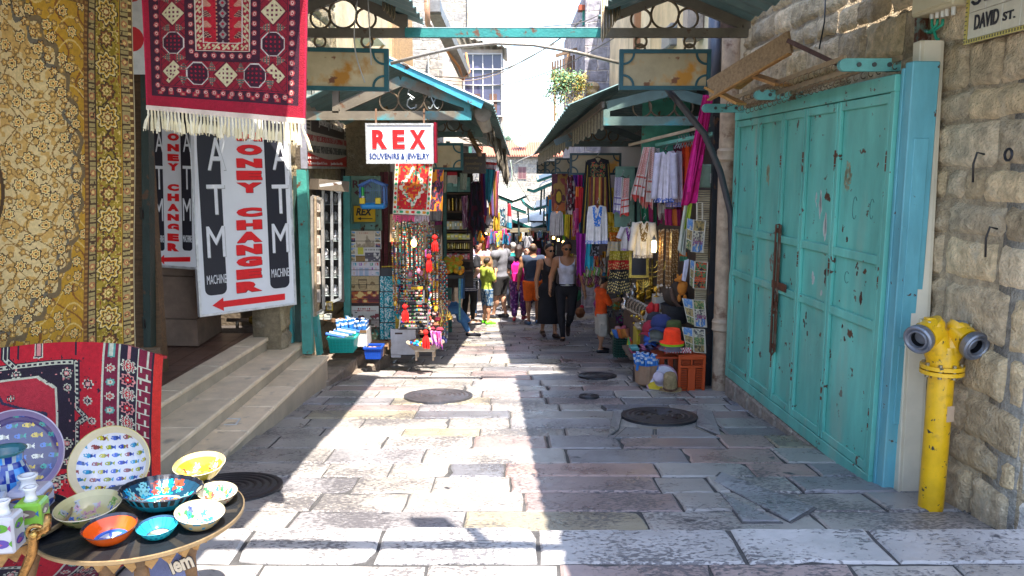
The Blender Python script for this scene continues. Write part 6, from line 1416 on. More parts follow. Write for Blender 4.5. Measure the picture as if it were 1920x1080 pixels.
# kerb steps under the display
for (lb,p1,p2,zz,dep) in (('rough stone kerb step under the box of blue rolls',(690,655),(618,712),-2.215,1.0),('lower stone kerb step with the blue basket',(734,662),(664,705),-2.34,.42)):
    a,b=PZ(*p1,zz),PZ(*p2,zz);d=(a-b).normalized();m=MB();mid=(a+b)/2;n=3
    for q in range(n):
        q0=b.lerp(a,q/n)+d*.006;q1=b.lerp(a,(q+1)/n)-d*.006;mm=(q0+q1)/2;m.box((0,0,0),(dep,(q1-q0).length,.32),tuple(c*kq for kq in [rnd.uniform(.85,1.1)] for c in (.24,.19,.15)),Matrix.Translation((mm.x-dep/2,mm.y,zz-.16)) @ Matrix.Rotation(-math.atan2(d.x,d.y),4,'Z'),.015)
    m.build('kerb_step',STONEV,None,cat='step',label=lb)
def basket(label,cx,y0,y1,w_,Y,col,dep=.26,name='plastic_basket',cat='basket',ty=1.15,rows_=4):
    a=P(cx,y1,Y);k=Y/F;W_=w_*k;H=(y1-y0)*k;t=thing(name,label,cat,a);m=MB()
    def lev(v):s_=1/ty+(1-1/ty)*v;return W_/2*s_,dep/2*s_
    for s0 in range(4):
        for i in range(rows_*2+1):
            v0=i/(rows_*2+1);v1=v0+.7/(rows_*2+1);
            for v in (v0,):
                x,y=lev(v);cr=[(-x,-y),(x,-y),(x,y),(-x,y)];p,q=cr[s0],cr[(s0+1) % 4];m.bar((a.x+p[0],a.y+dep/2+p[1],a.z+v*H),(a.x+q[0],a.y+dep/2+q[1],a.z+v*H),.005,H*.75/(rows_*2+1),col)
        x,y=lev(0);x2,y2=lev(1);c1_=[(-x,-y),(x,-y),(x,y),(-x,y)];c2_=[(-x2,-y2),(x2,-y2),(x2,y2),(-x2,y2)]
        for j in range(7):
            f=j/7;p=(c1_[s0][0]*(1-f)+c1_[(s0+1) % 4][0]*f,c1_[s0][1]*(1-f)+c1_[(s0+1) % 4][1]*f);q=(c2_[s0][0]*(1-f)+c2_[(s0+1) % 4][0]*f,c2_[s0][1]*(1-f)+c2_[(s0+1) % 4][1]*f)
            m.bar((a.x+p[0],a.y+dep/2+p[1],a.z),(a.x+q[0],a.y+dep/2+q[1],a.z+H),.010,.006,col,up=(1,0,0))
        p,q=c2_[s0],c2_[(s0+1) % 4];m.bar((a.x+p[0]*1.03,a.y+dep/2+p[1]*1.03,a.z+H),(a.x+q[0]*1.03,a.y+dep/2+q[1]*1.03,a.z+H),.022,.022,col)
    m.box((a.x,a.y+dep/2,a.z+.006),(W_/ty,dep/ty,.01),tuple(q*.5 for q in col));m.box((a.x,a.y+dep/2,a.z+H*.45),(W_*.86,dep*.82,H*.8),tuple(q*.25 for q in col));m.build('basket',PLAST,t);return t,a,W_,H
t,a,W_,H=basket('turquoise plastic basket of rolled papers beside the marble steps',640,634,661,50,8.75,(.01,.36,.30))
for i in range(5):m=MB();c=a+Vector((-.1+.04*i,.08+.02*i,H+.01+.012*i));m.cyl(c+Vector((-.09,0,.03)),c+Vector((.11,.05,-.02)),.018,.018,(.58,.58,.66) if i % 2 else (.03,.12,.42),8);m.build('paper_roll',PRINT,None,cat='paper roll',label='rolled paper lying in the turquoise plastic basket',group='rolls in the turquoise basket')
# box of blue rolls
def rolls(label_box,lab_roll,cx,y0,y1,w_,Y,boxc,grp,n=(7,4),seed=3,bag=False,rr=.022):
    a=P(cx,y1,Y);k=Y/F;W_=w_*k;H=(y1-y0)*k;D=W_*.8;t=thing('cardboard_box' if not bag else 'paper_bag',label_box,'box' if not bag else 'bag',a);m=MB()
    if bag:m.lathe([(1e-5,0),(W_*.36,0),(W_*.44,H*.1),(W_*.46,H*.6),(W_*.5,H),(W_*.47,H*.98),(W_*.42,H*.6)],boxc,26,Matrix.Translation(a+Vector((0,D/2,0))),wob=lambda a_,i:1+.05*math.sin(a_*5+i)+.04*math.sin(a_*9-i),cap=False);m.build('bag',mat('kraft',None,.6,var=.2,vs=12,bump=.3,bs=14),t)
    else:
        for (c_,s_) in (((0,0,H/2),(W_,.012,H)),((0,D,H/2),(W_,.012,H)),((-W_/2,D/2,H/2),(.012,D,H)),((W_/2,D/2,H/2),(.012,D,H)),((0,D/2,.01),(W_,D,.012))):m.box(a+Vector(c_),s_,boxc)
        m.box(a+Vector((0,-.008,H*.93)),(W_*1.02,.006,H*.18),(.16,.09,.04));m.build('carton',PAINT,t)
    r_=random.Random(seed);src=None
    for j in range(n[1]):
        for i in range(n[0]):
            x=(-.5+(i+.5)/n[0])*W_*.9;y=D*(.1+.8*(j+.5)/n[1]);ln=.13+.02*j
            tilt=r_.uniform(-.18,.18);Mx=Matrix.Translation(a+Vector((x,y,H*.8+r_.uniform(-.02,.03)))) @ Matrix.Rotation(tilt,4,'Y') @ Matrix.Rotation(r_.uniform(-.2,.3),4,'X')
            if src is None:
                o=thing('paper_roll',lab_roll,'paper roll',(0,0,0),group=grp);MW[o.name]=Matrix();mm=MB();mm.cyl((0,0,-.03),(0,0,ln),rr,rr,(.02,.16,.50),12);mm.build('wrapper',PRINT,o,local=True,smooth='auto')
                mm=MB();mm.lathe([(rr*1.02,ln*.55),(rr*1.03,ln*.56),(rr*1.03,ln*.75),(rr*1.02,ln*.76)],(.55,.6,.68),12,None,cap=False);mm.cyl((0,0,ln),(0,0,ln+.004),rr*.95,rr*.95,(.5,.55,.66),12);mm.build('end_band',PRINT,o,local=True)
                src=o;o.matrix_world=Mx;MW[o.name]=Mx
            else:dup(src,Mx,lab_roll,grp)
rolls('white carton with brown rim packed with blue rolls on the stone kerb','blue paper roll standing in the white carton',657,618,650,62,9.1,(.5,.47,.45),'blue rolls in the white carton')
basket('small blue plastic basket of trinkets on the lower kerb step',699,652,673,32,9.0,(.01,.06,.36),.2)
for i in range(5):c=P(690+4*i,654-2*(i % 2),9.08);m=MB();m.ball(c,.025,(.36,.22,.18),8,(1.2,1,.7));m.build('shell_trinket',PAINT,None,cat='trinket',label='pinkish shell trinket heaped in the small blue basket',group='trinkets in the blue basket')
t=thing('wooden_crate','open brown wooden crate behind the small blue basket','crate',P(715,665,9.5));m=MB()
for (x0,y0,x1,y1) in ((688,643,730,645),(690,660,716,662)):m.bar(P(x0,y0,9.5),P(x1,y1,9.5),.24,.02,(.26,.15,.08))
m.bar(P(719,644,9.45),P(719,664,9.45),.22,.03,(.24,.14,.07),up=(1,0,0));m.bar(P(690,644,9.5),P(690,662,9.5),.22,.02,(.2,.12,.06),up=(1,0,0));m.bar(P(729,640,9.5),P(730,652,9.5),.2,.02,(.24,.14,.07),up=(1,0,0));m.build('boards',WOODM,t)
a=P(733,664,9.9);t,M,W_,H_,f_=flat('blank white board with a handle slot leaning by the bead stand',733,617,780,668,9.7,'white_board','board');m=MB();m.box((W_/2,H_/2+.01,-.01),(W_,H_-.02,.02),(.54,.54,.60),M,.002);m.box((W_*.2,.0,-.01),(W_*.38,.03,.02),(.54,.54,.60),M);m.build('panel',PAINT,t);m=MB();m.box((W_*.33,H_*.84,.001),(W_*.3,.022,.004),(.05,.02,.02),M);m.build('handle_slot',PAINT,t)

# embroidered rug and neighbours
def rugp(u,v):
    x=(u-.5)*2;y=(v-.46)*2.5;b=max(abs(x)/.98,abs(v-.5)*2)
    if abs(x)>.80 or v>.90:
        s_=v*11 if abs(x)>.8 else u*6.5;q=s_-int(s_);e=(abs(x)-.9)/.1 if abs(x)>.8 else (v-.95)/.05;d=math.hypot((q-.5)*2.2,e*1.2)
        return ((.60,.02,.03),(.02,.26,.12),(.65,.25,.02))[int(s_) % 3] if d<.75 else (.66,.60,.48)
    r_=abs(x)*1.15+abs(y)*.85+.06*math.sin(math.atan2(y,x)*12)
    n=float(vn(np.array(u*22.),np.array(v*26.),4));n2=float(vn(np.array(u*22.+9),np.array(v*26.),7))
    if .62<r_<.86:return (.68,.62,.5) if n<.66 else ((.6,.05,.05) if n2>.5 else (.05,.3,.2))
    if r_<=.62:return (.66,.20,.02) if n>.6 else (.03,.2,.12) if n2>.75 else (.58,.02,.02)
    return (.62,.22,.03) if n>.74 else (.05,.22,.12) if n2>.78 else (.50,.012,.02)
t=hang('red embroidered rug with white diamond medallion hanging under the REX sign',[(741,305),(812,305),(806,404),(736,401)],8.9,rugp,'rug','hanging_rug',1.5,.008,60,80)
m=MB()
for i in range(30):
    q=P(738+i*2.25,403+i*.05,8.9);q2=P(738+i*2.25+rnd.uniform(-2,2),414+rnd.uniform(-2,5),8.88);m.tube([q,q2],[.005,.007],(.62,.06,.16) if i<18 else (.4,.3,.35),5)
m.build('fringe',CLOTH,t)
def orf(u,v):
    if v>.80:return (.012,.012,.016)
    n=float(vn(np.array(u*5.),np.array(v*11.),2));n2=float(vn(np.array(u*14.),np.array(v*26.),4));return (.62,.22,.01) if n>.56 else (.4,.04,.03) if n2>.7 else (.10,.04,.12) if n2>.5 else (.03,.02,.03)
hang('narrow black cloth with orange flowers beside the embroidered rug',[(808,318),(832,318),(829,415),(806,415)],9.15,orf,'cloth','hanging_cloth',1.5,.01,30,60)
plate_img('tilted cream price card of tiny pendants hanging by the bead curtain',732,404,748,452,9.4,lambda u,v:(.3,.2,.12) if (int(u*8)+int(v*16)) % 3==0 and .1<u<.9 else (.56,.46,.32),16,32,name='pendant_card',cat='card',frame=(.4,.25,.15),dY=.05)
bulb('yellow glowing bulb hanging among the bead strands on the left',776,456,9.3,.034,(1,.72,.12),6)
# bead strands: countable necklaces
BEADC=[(.5,.03,.03),(.02,.25,.3),(.6,.35,.03),(.45,.4,.35),(.04,.2,.06),(.06,.06,.25),(.3,.12,.04),(.6,.55,.5),(.02,.02,.02),(.5,.2,.3)]
r_=random.Random(31);protos=[]
for kx in range(5):
    o=thing('bead_necklace','string of mixed small beads hanging in the bead curtain','necklace',(0,0,0),group='bead necklaces of the left curtain');MW[o.name]=Matrix();m=MB();ln=.62+.14*kx;cs=[r_.choice(BEADC) for _ in range(3)]
    nb=int(ln/.024)
    for sd in (-1,1):
        for i in range(nb):f=i/nb;m.ball((sd*.028*math.sin(min(1,f*4)*1.57)*(1-.3*f),0,-f*ln),.0105,cs[(i//(1+kx % 3)) % 3] if r_.random()<.8 else r_.choice(BEADC),6)
    m.ball((0,0,-ln-.02),.026,r_.choice(BEADC),8,(1,.6,1.4));m.build('beads',GLAZE,o,local=True);protos.append(o)
used=[False]*5
for i in range(46):
    px=r_.uniform(736,822);Y=r_.uniform(9.25,10.3) if px<800 else r_.uniform(9.6,10.6);py=r_.uniform(405,440) if px<812 else 440;kx=r_.randrange(5);M=Matrix.Translation(P(px,py,Y)) @ Matrix.Rotation(r_.uniform(-.6,.6),4,'Z')
    if used[kx]:dup(protos[kx],M,protos[kx]['label'])
    else:protos[kx].matrix_world=M;MW[protos[kx].name]=M;used[kx]=True
for i in range(14):
    px=812+r_.uniform(0,22);kx=r_.randrange(5);dup(protos[kx],Matrix.Translation(P(px,r_.uniform(418,500),10.2+r_.random()*.5)),'string of mixed small beads hanging right of the black and orange cloth','bead necklaces beside the shelf')
m=MB();
for i in range(46):
    q=P(806+1.5*math.sin(i*.7),500+i*2.6,8.95);m.ball(q,.014,r_.choice(BEADC),7)
m.build('bead_strand',GLAZE,None,cat='necklace',label='thick long bead rope hanging at the front corner of the bead stand')
for (px,py,hh) in ((803,478,34),(806,420,32),(759,574,30),(799,622,34),(813,400,20)):
    pass
def tassel(label,px,py,h,Y,col=(.72,.008,.006),w_=13):
    k=Y/F;c=P(px,py,Y);m=MB();t=thing('tassel',label,'tassel',c)
    m.ball(c-Vector((0,0,.02)),.032,col,10);m.build('knot',CLOTH,t,smooth=True);m=MB()
    for i in range(26):a=rnd.uniform(0,6.28);r1=rnd.random()**.5*w_*k/2;m.tube([c-Vector((0,0,.03)),c+Vector((r1*.8*math.cos(a),r1*.8*math.sin(a),-h*k*.5)),c+Vector((r1*math.cos(a),r1*math.sin(a),-h*k*rnd.uniform(.85,1)))],[.008,.009,.004],col,5)
    m.build('threads',CLOTH,t)
tassel('red tassel hanging highest at the corner of the bead stand',815,442,32,9.0);tassel('red tassel below the highest one at the corner of the bead stand',804,478,34,8.9)
tassel('red tassel lying against the ring tray',759,572,34,9.1,w_=15);tassel('lowest red tassel in front of the bead basket',798,620,36,8.85,w_=15)
for (px,py,h,c,lb) in ((755,495,62,(.03,.03,.04),'dark bracelet column standing beside the bead strands'),(767,512,36,(.4,.3,.3),'pale ribbed bracelet column beside the dark one')):
    m=MB();
    for i in range(int(h/3)):q=P(px,py+i*3,9.5);m.lathe([(.02,-.009),(.03,-.007),(.03,.007),(.02,.009)],c if i % 2 else r_.choice(BEADC),10,Matrix.Translation(q))
    m.build('bracelet_stack',GLAZE,None,cat='bracelets',label=lb)
def ringtray(label,x0,x1,yt,yb,Y,sd):
    a=P(x0,yb,Y);k=Y/F;W_=(x1-x0)*k;H=(yb-yt)*k;M=Matrix.Translation(a) @ Matrix.Rotation(R(58),4,'X');D=H/math.sin(R(58));t=thing('ring_tray',label,'tray',a)
    m=MB();m.box((W_/2,D/2,-.01),(W_,D,.02),(.015,.015,.018),M);
    for (c_,s_) in (((W_/2,0,.01),(W_+.03,.02,.04)),((W_/2,D,.01),(W_+.03,.02,.04)),((0,D/2,.01),(.02,D,.04)),((W_,D/2,.01),(.02,D,.04))):m.box(c_,s_,(.02,.02,.025),M)
    m.build('tray',PAINT,t);rr=random.Random(sd);m=MB()
    nx,ny=13,6
    for j in range(ny):
        for i in range(nx):c=M @ Vector((W_*(i+.5)/nx,D*(j+.5)/ny,.012));m.ball(c,.011+.005*rr.random(),rr.choice(BEADC+[(.5,.45,.35)]*5),6)
    m.build('rings',GLAZE,t)
ringtray('upper sloping black tray of rings on the bead stand',748,795,540,568,9.4,1);ringtray('lower larger sloping black tray of rings and beads',750,803,574,616,9.2,2)
m=MB();m.box(P(782,540,9.35),(.14,.03,.03),(.6,.33,.03));m.build('amber_bar',GLAZE,None,cat='trinket',label='amber coloured bar lying above the upper ring tray')
# basket of beads on white stool
t=thing('wicker_basket','flat oval basket of coloured beads on a white stool','basket',P(795,656,9.0));m=MB();Mw_=Matrix.Translation(P(796,656,9.05)+Vector((0,.1,0)));m.lathe([(1e-5,0),(.16,0),(.22,.07),(.23,.075),(.2,.05),(.15,.02),(1e-5,.02)],(.30,.25,.2),28,Mw_,cap=False,wob=lambda a,i:1+.02*math.sin(a*20));m.build('basket',WOODM,t)
m=MB()
for i in range(60):a=r_.uniform(0,6.28);q=r_.random()**.5*.17;m.ball(Mw_ @ Vector((q*math.cos(a),q*math.sin(a),.05+.03*r_.random())),.018,r_.choice([(.7,.4,.02),(.02,.3,.4),(.02,.1,.4),(.5,.04,.03),(.6,.55,.1)]),7)
m.build('beads',GLAZE,t)
t=thing('stool','low white stool under the oval bead basket','stool',G(797,668));m=MB();m.box(P(796,658,9.1)+Vector((0,.1,0)),(.24,.22,.02),(.5,.46,.4),None,.003);m.build('seat',PAINT,t)
for sx in (-1,1):
    for sy in (-.09,.09):m=MB();q=P(796,660,9.1);m.box((q.x+sx*.1,9.2+sy,q.z-.05),(.022,.022,.11),(.42,.32,.22));m.build('leg',WOODM,t)
hang('pink and purple fringed cloth bundle spilling from the bead basket',[(806,620),(828,622),(830,650),(812,645)],9.0,patt((.55,.06,.25),[(.35,.1,.45),(.6,.3,.4)],5,.55),'cloth','cloth_bundle',3,.03,20,14,jag=.03)
t=thing('bell_bunch','bunch of gold metal bells hanging in front of the seated person','bells',P(830,560,9.6))
for i in range(9):a=i*.7;e=P(830+12*math.sin(a)+i*.6,580+i*2.2,9.6+.05*math.cos(a));m=MB();top_=P(826,562,9.6);m.tube([top_,e],.003,(.3,.2,.1),4);m.tube([e,e-Vector((-.01*math.sin(a),0,.05)),e-Vector((-.02*math.sin(a),0,.08))],[.006,.014,.026],(.65,.42,.10),10);m.build('bell',GOLDM,t,smooth='auto')
m=MB();
for i in range(16):c=P(800+r_.uniform(-14,30),r_.uniform(585,640),9.5+r_.random()*.2);m.ball(c,r_.uniform(.02,.045),r_.choice([(.3,.03,.06),(.4,.3,.25),(.5,.3,.3),(.25,.1,.06)]),8,(1.3,1,.8))
m.build('trinket_heap',CLOTH,None,cat='trinkets',label='heap of red and brown trinkets behind the bead rope')

# shelf unit with jars, boxes and fruit further back
t=thing('shelf_unit','dark wooden shop shelves of jars and boxes behind the bead stand','shelf',P(858,560,12.4));kS=12.4/F
m=MB();m.bar(P(834,330,12.4),P(835,560,12.4),.05,.05,(.05,.12,.10),up=(1,0,0));m.bar(P(884,330,12.5),P(884,500,12.5),.05,.05,(.06,.04,.03),up=(1,0,0));m.box(P(858,430,12.75),(.5,.02,1.9),(.03,.022,.02));m.build('frame',WOODM,t)
for py in (363,397,413,433,452,470,488,506):m=MB();m.box(P(859,py,12.55),(.44,.26,.02),(.10,.055,.035));m.build('shelf',WOODM,t)
def goods(kind,label,py,n,hs,cols,grp,w_=.05):
    src=None
    for i in range(n):
        q=P(838+43*(i+.5)/n,py,12.47)+Vector((0,0,.011));h=hs*rnd.uniform(.9,1.1)
        m=MB()
        if kind=='jar':m.lathe([(1e-5,0),(w_*.5,0),(w_*.52,h*.7),(w_*.35,h*.85),(w_*.38,h),(1e-5,h)],cols[i % len(cols)],12,Matrix.Translation(q));o=m.build('jar',GOLDM if cols[i % len(cols)][0]>.4 else GLAZE,None,cat='jar',label=label,group=grp,smooth='auto')
        else:m.box(q+Vector((0,0,h/2)),(w_,.1,h),cols[i % len(cols)],None,.003);m.box(q+Vector((0,-.051,h*.55)),(w_*.6,.002,h*.35),tuple(min(1,c*1.6+.05) for c in cols[(i+1) % len(cols)]));o=m.build('boxed_good',PRINT,None,cat='box',label=label,group=grp)
goods('box','teal boxed item on the highest shelf',361,4,.22,[(.10,.28,.25),(.08,.22,.2),(.2,.4,.36)],'teal boxes on the highest shelf',.1)
goods('jar','dark and gold jar on the upper shelf',396,6,.18,[(.25,.15,.05),(.45,.28,.05),(.12,.08,.05)],'jars on the upper shelf')
goods('box','silver and gold box on the second shelf',431,9,.13,[(.5,.5,.45),(.5,.38,.1),(.55,.52,.4),(.3,.35,.3)],'silver and gold boxes',.04)
goods('box','yellow box on the third shelf',450,6,.09,[(.6,.48,.05),(.55,.55,.2),(.5,.45,.3)],'yellow boxes',.07)
goods('jar','golden jar in the long low row',468,11,.09,[(.5,.35,.08),(.3,.2,.05),(.55,.42,.2)],'golden jars in a row',.035)
goods('box','small red packet beside the fruit',487,9,.09,[(.42,.05,.05),(.45,.4,.35),(.4,.05,.08)],'red packets above the fruit',.04)
for i in range(48):
    px=836+r_.random()*30;py=482+r_.random()*30;c=P(px,py,11.7+(510-py)*.012);m=MB();m.ball(c,.042,r_.choice([(.68,.28,.01),(.62,.35,.02),(.7,.2,.01),(.4,.42,.03)]),10)
    m.build('orange_fruit',mat('peel',None,.4,var=.15,vs=30,bump=.15,bs=120),None,cat='fruit',label='round orange or yellow fruit in the pile beside the shelves',group='fruit pile',smooth=True)
m=MB();m.box(P(848,517,11.8),(.36,.3,.05),(.03,.03,.03));m.bar(P(862,500,11.7),P(862,600,11.7),.03,.03,(.1,.25,.22),up=(1,0,0));m.build('fruit_stand',WOODM,None,cat='stand',label='dark stand under the pile of oranges')
hang('blue plastic sheet hanging beside the fruit stand',[(860,510),(872,510),(872,560),(860,560)],12.2,strp((.03,.14,.3),(.06,.2,.4),(.04,.08,.15)),'cloth','hanging_sheet',2,.02,12,8)

# hanging textiles on the left
hang('black shawl with long fringe on a hanger, left side',[(884,340),(902,340),(908,432),(878,430)],12.2,patt((.010,.008,.014),[(.06,.005,.02),(.02,.015,.04)],9,.62),'shawl','shawl',3,.05,36,30,jag=.12)
tmp=bpy.data.objects.get('shawl');hanger(tmp,892,336,18,12.2,(.5,.5,.5))
hang('purple and rust scarf hanging beside the black shawl',[(901,324),(913,324),(914,405),(904,402)],12.4,strp((.25,.03,.06),(.10,.03,.22),(.14,.05,.25)),'scarf',nf=2,amp=.03)
hang('teal scarf knotted over the striped scarves on the left',[(908,316),(928,318),(919,378),(912,372)],12.0,strp((.02,.16,.22),(.02,.22,.26),(.015,.10,.16),n=2),'scarf',nf=2,amp=.04,jag=.05)
hang('long striped scarf in ochre and burgundy beside the teal one',[(913,324),(936,320),(934,408),(917,402)],12.3,strp((.45,.30,.03),(.30,.05,.05),(.10,.06,.2),(.42,.26,.03),(.34,.07,.06),(.25,.10,.22)),'scarf',nf=3,amp=.03,jag=.06)
hang('red and white fringed scarf below the striped scarves',[(905,390),(924,388),(922,416),(900,420)],12.5,strp((.6,.55,.62),(.5,.03,.05),(.62,.6,.65),(.6,.58,.64)),'scarf',nf=2,amp=.03,jag=.04)
hang('lilac cloth at the top of the left scarf row',[(898,322),(905,322),(904,352),(898,352)],12.6,strp((.36,.3,.45),(.4,.36,.5)),'cloth','hanging_cloth',1,.02,8,10)
hang('red and white shawl folded at the head of the left scarf row',[(908,303),(932,305),(930,322),(909,320)],12.2,strp((.5,.06,.06),(.55,.45,.5),(.5,.1,.12),ax=1),'shawl','folded_shawl',2,.03,16,10)
hang('dusky pink patterned scarf beside the jars',[(866,368),(877,366),(876,426),(868,430)],12.0,patt((.22,.07,.12),[(.3,.2,.25),(.1,.03,.08)],8,.6),'scarf',nf=2,amp=.02)
hang('golden yellow cloth bag hanging low on the left',[(926,400),(938,398),(938,432),(926,434)],12.8,patt((.52,.36,.02),[(.4,.2,.02)],7,.6),'bag','cloth_bag',2,.03,16,16)
hang('black and white patterned shoulder bag',[(937,392),(948,390),(951,424),(935,424)],13.2,patt((.03,.04,.08),[(.5,.52,.56),(.02,.15,.2)],10,.58),'bag','shoulder_bag',1,.02,22,26)
hang('red and blue shoulder bag at the end of the left row',[(953,382),(957,382),(960,430),(950,428)],14.0,strp((.5,.02,.04),(.45,.02,.03),(.4,.42,.5),(.03,.3,.45),ax=1),'bag','shoulder_bag',1,.02,12,20)
hang('small white fringed red cloth high above the shelves',[(839,322),(857,322),(857,342),(839,343)],12.0,strp((.5,.03,.05),(.6,.55,.5),(.6,.55,.5),ax=1),'cloth','hanging_cloth',1,.01,14,12,jag=.02)
hang('pale green pleated lampshade cloth above the shelves',[(862,324),(876,324),(875,356),(862,356)],12.1,strp((.3,.36,.3),(.38,.42,.36)),'cloth','hanging_cloth',3,.02,14,10)
hang('long pale strap loop hanging beside the orange flowered cloth',[(830,322),(838,322),(836,360),(833,362)],11.5,strp((.5,.42,.3),(.2,.16,.12),(.5,.42,.3)),'strap','hanging_strap',1,.01,8,14)
for i in range(16):
    px=879+i*5+r_.uniform(-2,2);py=r_.uniform(428,446);h=r_.uniform(14,30);c=r_.choice([(.6,.42,.02),(.55,.02,.16),(.6,.25,.02),(.02,.2,.4),(.3,.05,.3),(.5,.1,.05)]);c2=r_.choice([(.65,.5,.1),(.4,.05,.1),(.1,.3,.35)])
    hang('bright small bag hanging in the low row above the crowd on the left, number unclear among many' if False else 'bright small cloth purse in the low row above the crowd on the left',[(px-4,py),(px+4,py),(px+4.5,py+h),(px-4.5,py+h)],13.4+r_.random(),patt(c,[c2],6,.6,i),'purse','cloth_purse',1,.03,10,12,group='small purses above the crowd')
for i,(px,py,Y) in enumerate(((872,440,12.8),(910,440,14.2),(943,441,15.5))):bulb(('bright bare bulb beside the shelves','small warm bulb in the middle of the left purse row','small warm bulb at the end of the left purse row')[i],px,py,Y,.034,(1,.65,.2),6)
m=MB();[m.tube([P(905+3*i,438+i,14+.2*i),P(915+3*i,445,14+.2*i)],.03,r_.choice([(.3,.06,.05),(.5,.1,.03)]),6) for i in range(12)];m.build('hanging_ornaments',CLOTH,None,cat='ornaments',label='string of dark red ornaments above the crowd')
plate_img('dark shop board with dull gold lettering behind the small cream panel',868,288,910,324,11.6,solid((.045,.035,.03)),2,2,name='shop_board',cat='sign',frame=(.07,.055,.045))
bd=[o for o in bpy.data.objects if o.get('label','').startswith('dark shop board')][0];a=P(868,324,11.58);M=FR(a,(1,0,0));k=11.58/F;m=MB()
m.text('SENIOR',M,3*k,25*k,28*k,29*k,.002,(.20,.14,.05),.01);m.text('Jewellery',M,4*k,13*k,36*k,20*k,.002,(.20,.14,.05),.01);m.text('STORE',M,8*k,6*k,30*k,10*k,.002,(.20,.14,.05),.01);m.build('lettering',PRINT,bd)
# torn canvas and rolled awning at the end of the left roof
t=thing('torn_awning','ragged rolled grey canvas hanging under the end of the left awning','awning',P(910,225,9.6))
m=MB();m.tube([P(896,200,9.3),P(905,220,9.35),P(914,246,9.4)],[.07,.085,.06],(.38,.34,.28),12);m.lathe([(.05,-.06),(.1,-.04),(.1,.03),(.05,.06)],(.34,.32,.3),16,rotframe(P(905,212,9.25),(.2,-1,.1)));m.build('roll',CLOTH,t,smooth=True)
for i,pts in enumerate(([(898,205),(914,215),(925,250),(914,256)],[(912,235),(926,240),(938,300),(928,292)],[(926,255),(940,262),(948,330),(938,318)],[(936,275),(950,280),(956,330),(947,345)])):
    hang('',pts,9.8+i*1.5,patt((.20,.17,.13),[(.12,.10,.08),(.28,.25,.2)],6,.58,i),nf=2,amp=.05,parent=t,part='torn_strip',jag=.12)
m=MB();m.bar(P(880,250,11),P(900,290,10.4),.05,.05,(.26,.15,.08));[m.tube([P(855+6*i,255+3*(i % 3),10.6),P(880+4*i,262+6*(i % 2),10.5),P(905,285-2*i,10.6)],.006,(.3,.18,.08),4) for i in range(6)];m.build('loose_sticks',WOODM,None,cat='sticks',label='loose sticks and dry vines stuffed under the left awning')
# ================================================================ right stalls
PNK=(.52,.005,.16)
# clothes facing the street
hang('magenta cloth hanging twisted from the awning down to the tote bags',[(1320,178),(1338,178),(1304,380),(1280,386)],8.2,patt(PNK,[(.60,.01,.22),(.35,.0,.10)],5,.6),'cloth','hanging_cloth',3,.045,36,40)
hang('orange and black blotched cloth beside the magenta one',[(1278,266),(1306,266),(1292,400),(1280,395)],8.9,patt((.62,.06,.005),[(.05,.01,.01),(.5,.03,.01)],7,.58),'cloth','hanging_cloth',2,.02,20,40)
hang('sheer burgundy scarf hanging beside the white shirts',[(1262,272),(1282,272),(1284,412),(1262,412)],9.1,strp((.16,.02,.05),(.22,.03,.07),(.12,.02,.04),n=2),'scarf',nf=3,amp=.02)
def kef(c1,c2):
    def f(u,v):
        a=(int(u*30)+int(v*60)) % 2
        if v>.55 and (int(v*26) % 5==0 or int(u*14) % 5==0):return c1
        if v>.9:return (.60,.56,.54)
        return (c1 if a and v<.55 and .12<u<.9 else c2)
    return f
for i,(lb,pts,c) in enumerate((('red and white chequered scarf, left one of the hanging cluster',[(1206,276),(1220,276),(1206,372),(1182,366)],(.50,.06,.05)),('pale red striped scarf in front of the hanging cluster',[(1214,276),(1228,276),(1226,384),(1200,380)],(.45,.12,.10)),('black and white chequered scarf, right one of the hanging cluster',[(1224,278),(1236,278),(1244,376),(1220,380)],(.03,.03,.04)),('grey white fringed scarf low in the hanging cluster',[(1234,300),(1246,302),(1248,404),(1232,402)],(.3,.2,.2)))):
    hang(lb,pts,8.9-.05*(i % 2)+.08*i,kef(c,(.60,.55,.53)),'scarf',nf=3,amp=.035,nu=40,nv=60,jag=.06)
garment('white long sleeved shirt with blue hem on the rail',1248,284,378,34,8.9,(.60,.56,.66),hem=(.08,.14,.45),slen=.9,sleeve=.35,cat='shirt',name='shirt')
garment('pale pink shirt hanging beside the white one',1266,282,386,26,8.98,(.52,.40,.48),hem=(.2,.2,.5),slen=.85,sleeve=.3,cat='shirt',name='shirt')
for i in range(8):hanger(thing('clothes_hanger','empty chrome hanger hook on the rail above the shirts','hanger',P(1270+5*i,266-1*i,8.8),group='hangers on the right rail'),1270+5*i,268-i,10,8.8,(.4,.4,.42))
m=MB();m.bar(P(1180,272,9.2),P(1330,205+30,8.3),.03,.03,(.36,.27,.18));m.bar(P(1235,272,9.2),P(1345,250,8.3),.10,.035,(.16,.42,.34));m.build('clothes_rail',OLDP,None,cat='rail',label='wooden rail and green bracket holding the scarves and shirts')
t,M,W_,H_,f_=flat('grey green door leaf behind the two small chequered scarves',1152,312,1188,426,9.9,'door_leaf_panel','door');m=MB();m.box((W_/2,H_/2,-.02),(W_,H_,.04),(.12,.22,.17),M);m.box((W_/2,H_*.62,.004),(W_*.8,H_*.66,.012),(.14,.26,.2),M);m.build('leaf',OLDP,t)
t,M,W_,H_,f_=flat('small green metal cabinet beside the bamboo panel',1308,308,1334,352,8.3,'metal_cabinet','cabinet');m=MB();m.box((W_/2,H_/2,-.06),(W_,H_,.12),(.18,.27,.22),M,.01);m.box((W_*.45,H_/2,.004),(W_*.6,H_*.8,.01),(.2,.3,.24),M);m.box((W_*.93,H_*.4,.01),(.02,.1,.02),(.4,.4,.38),M);m.build('body',OLDP,t)
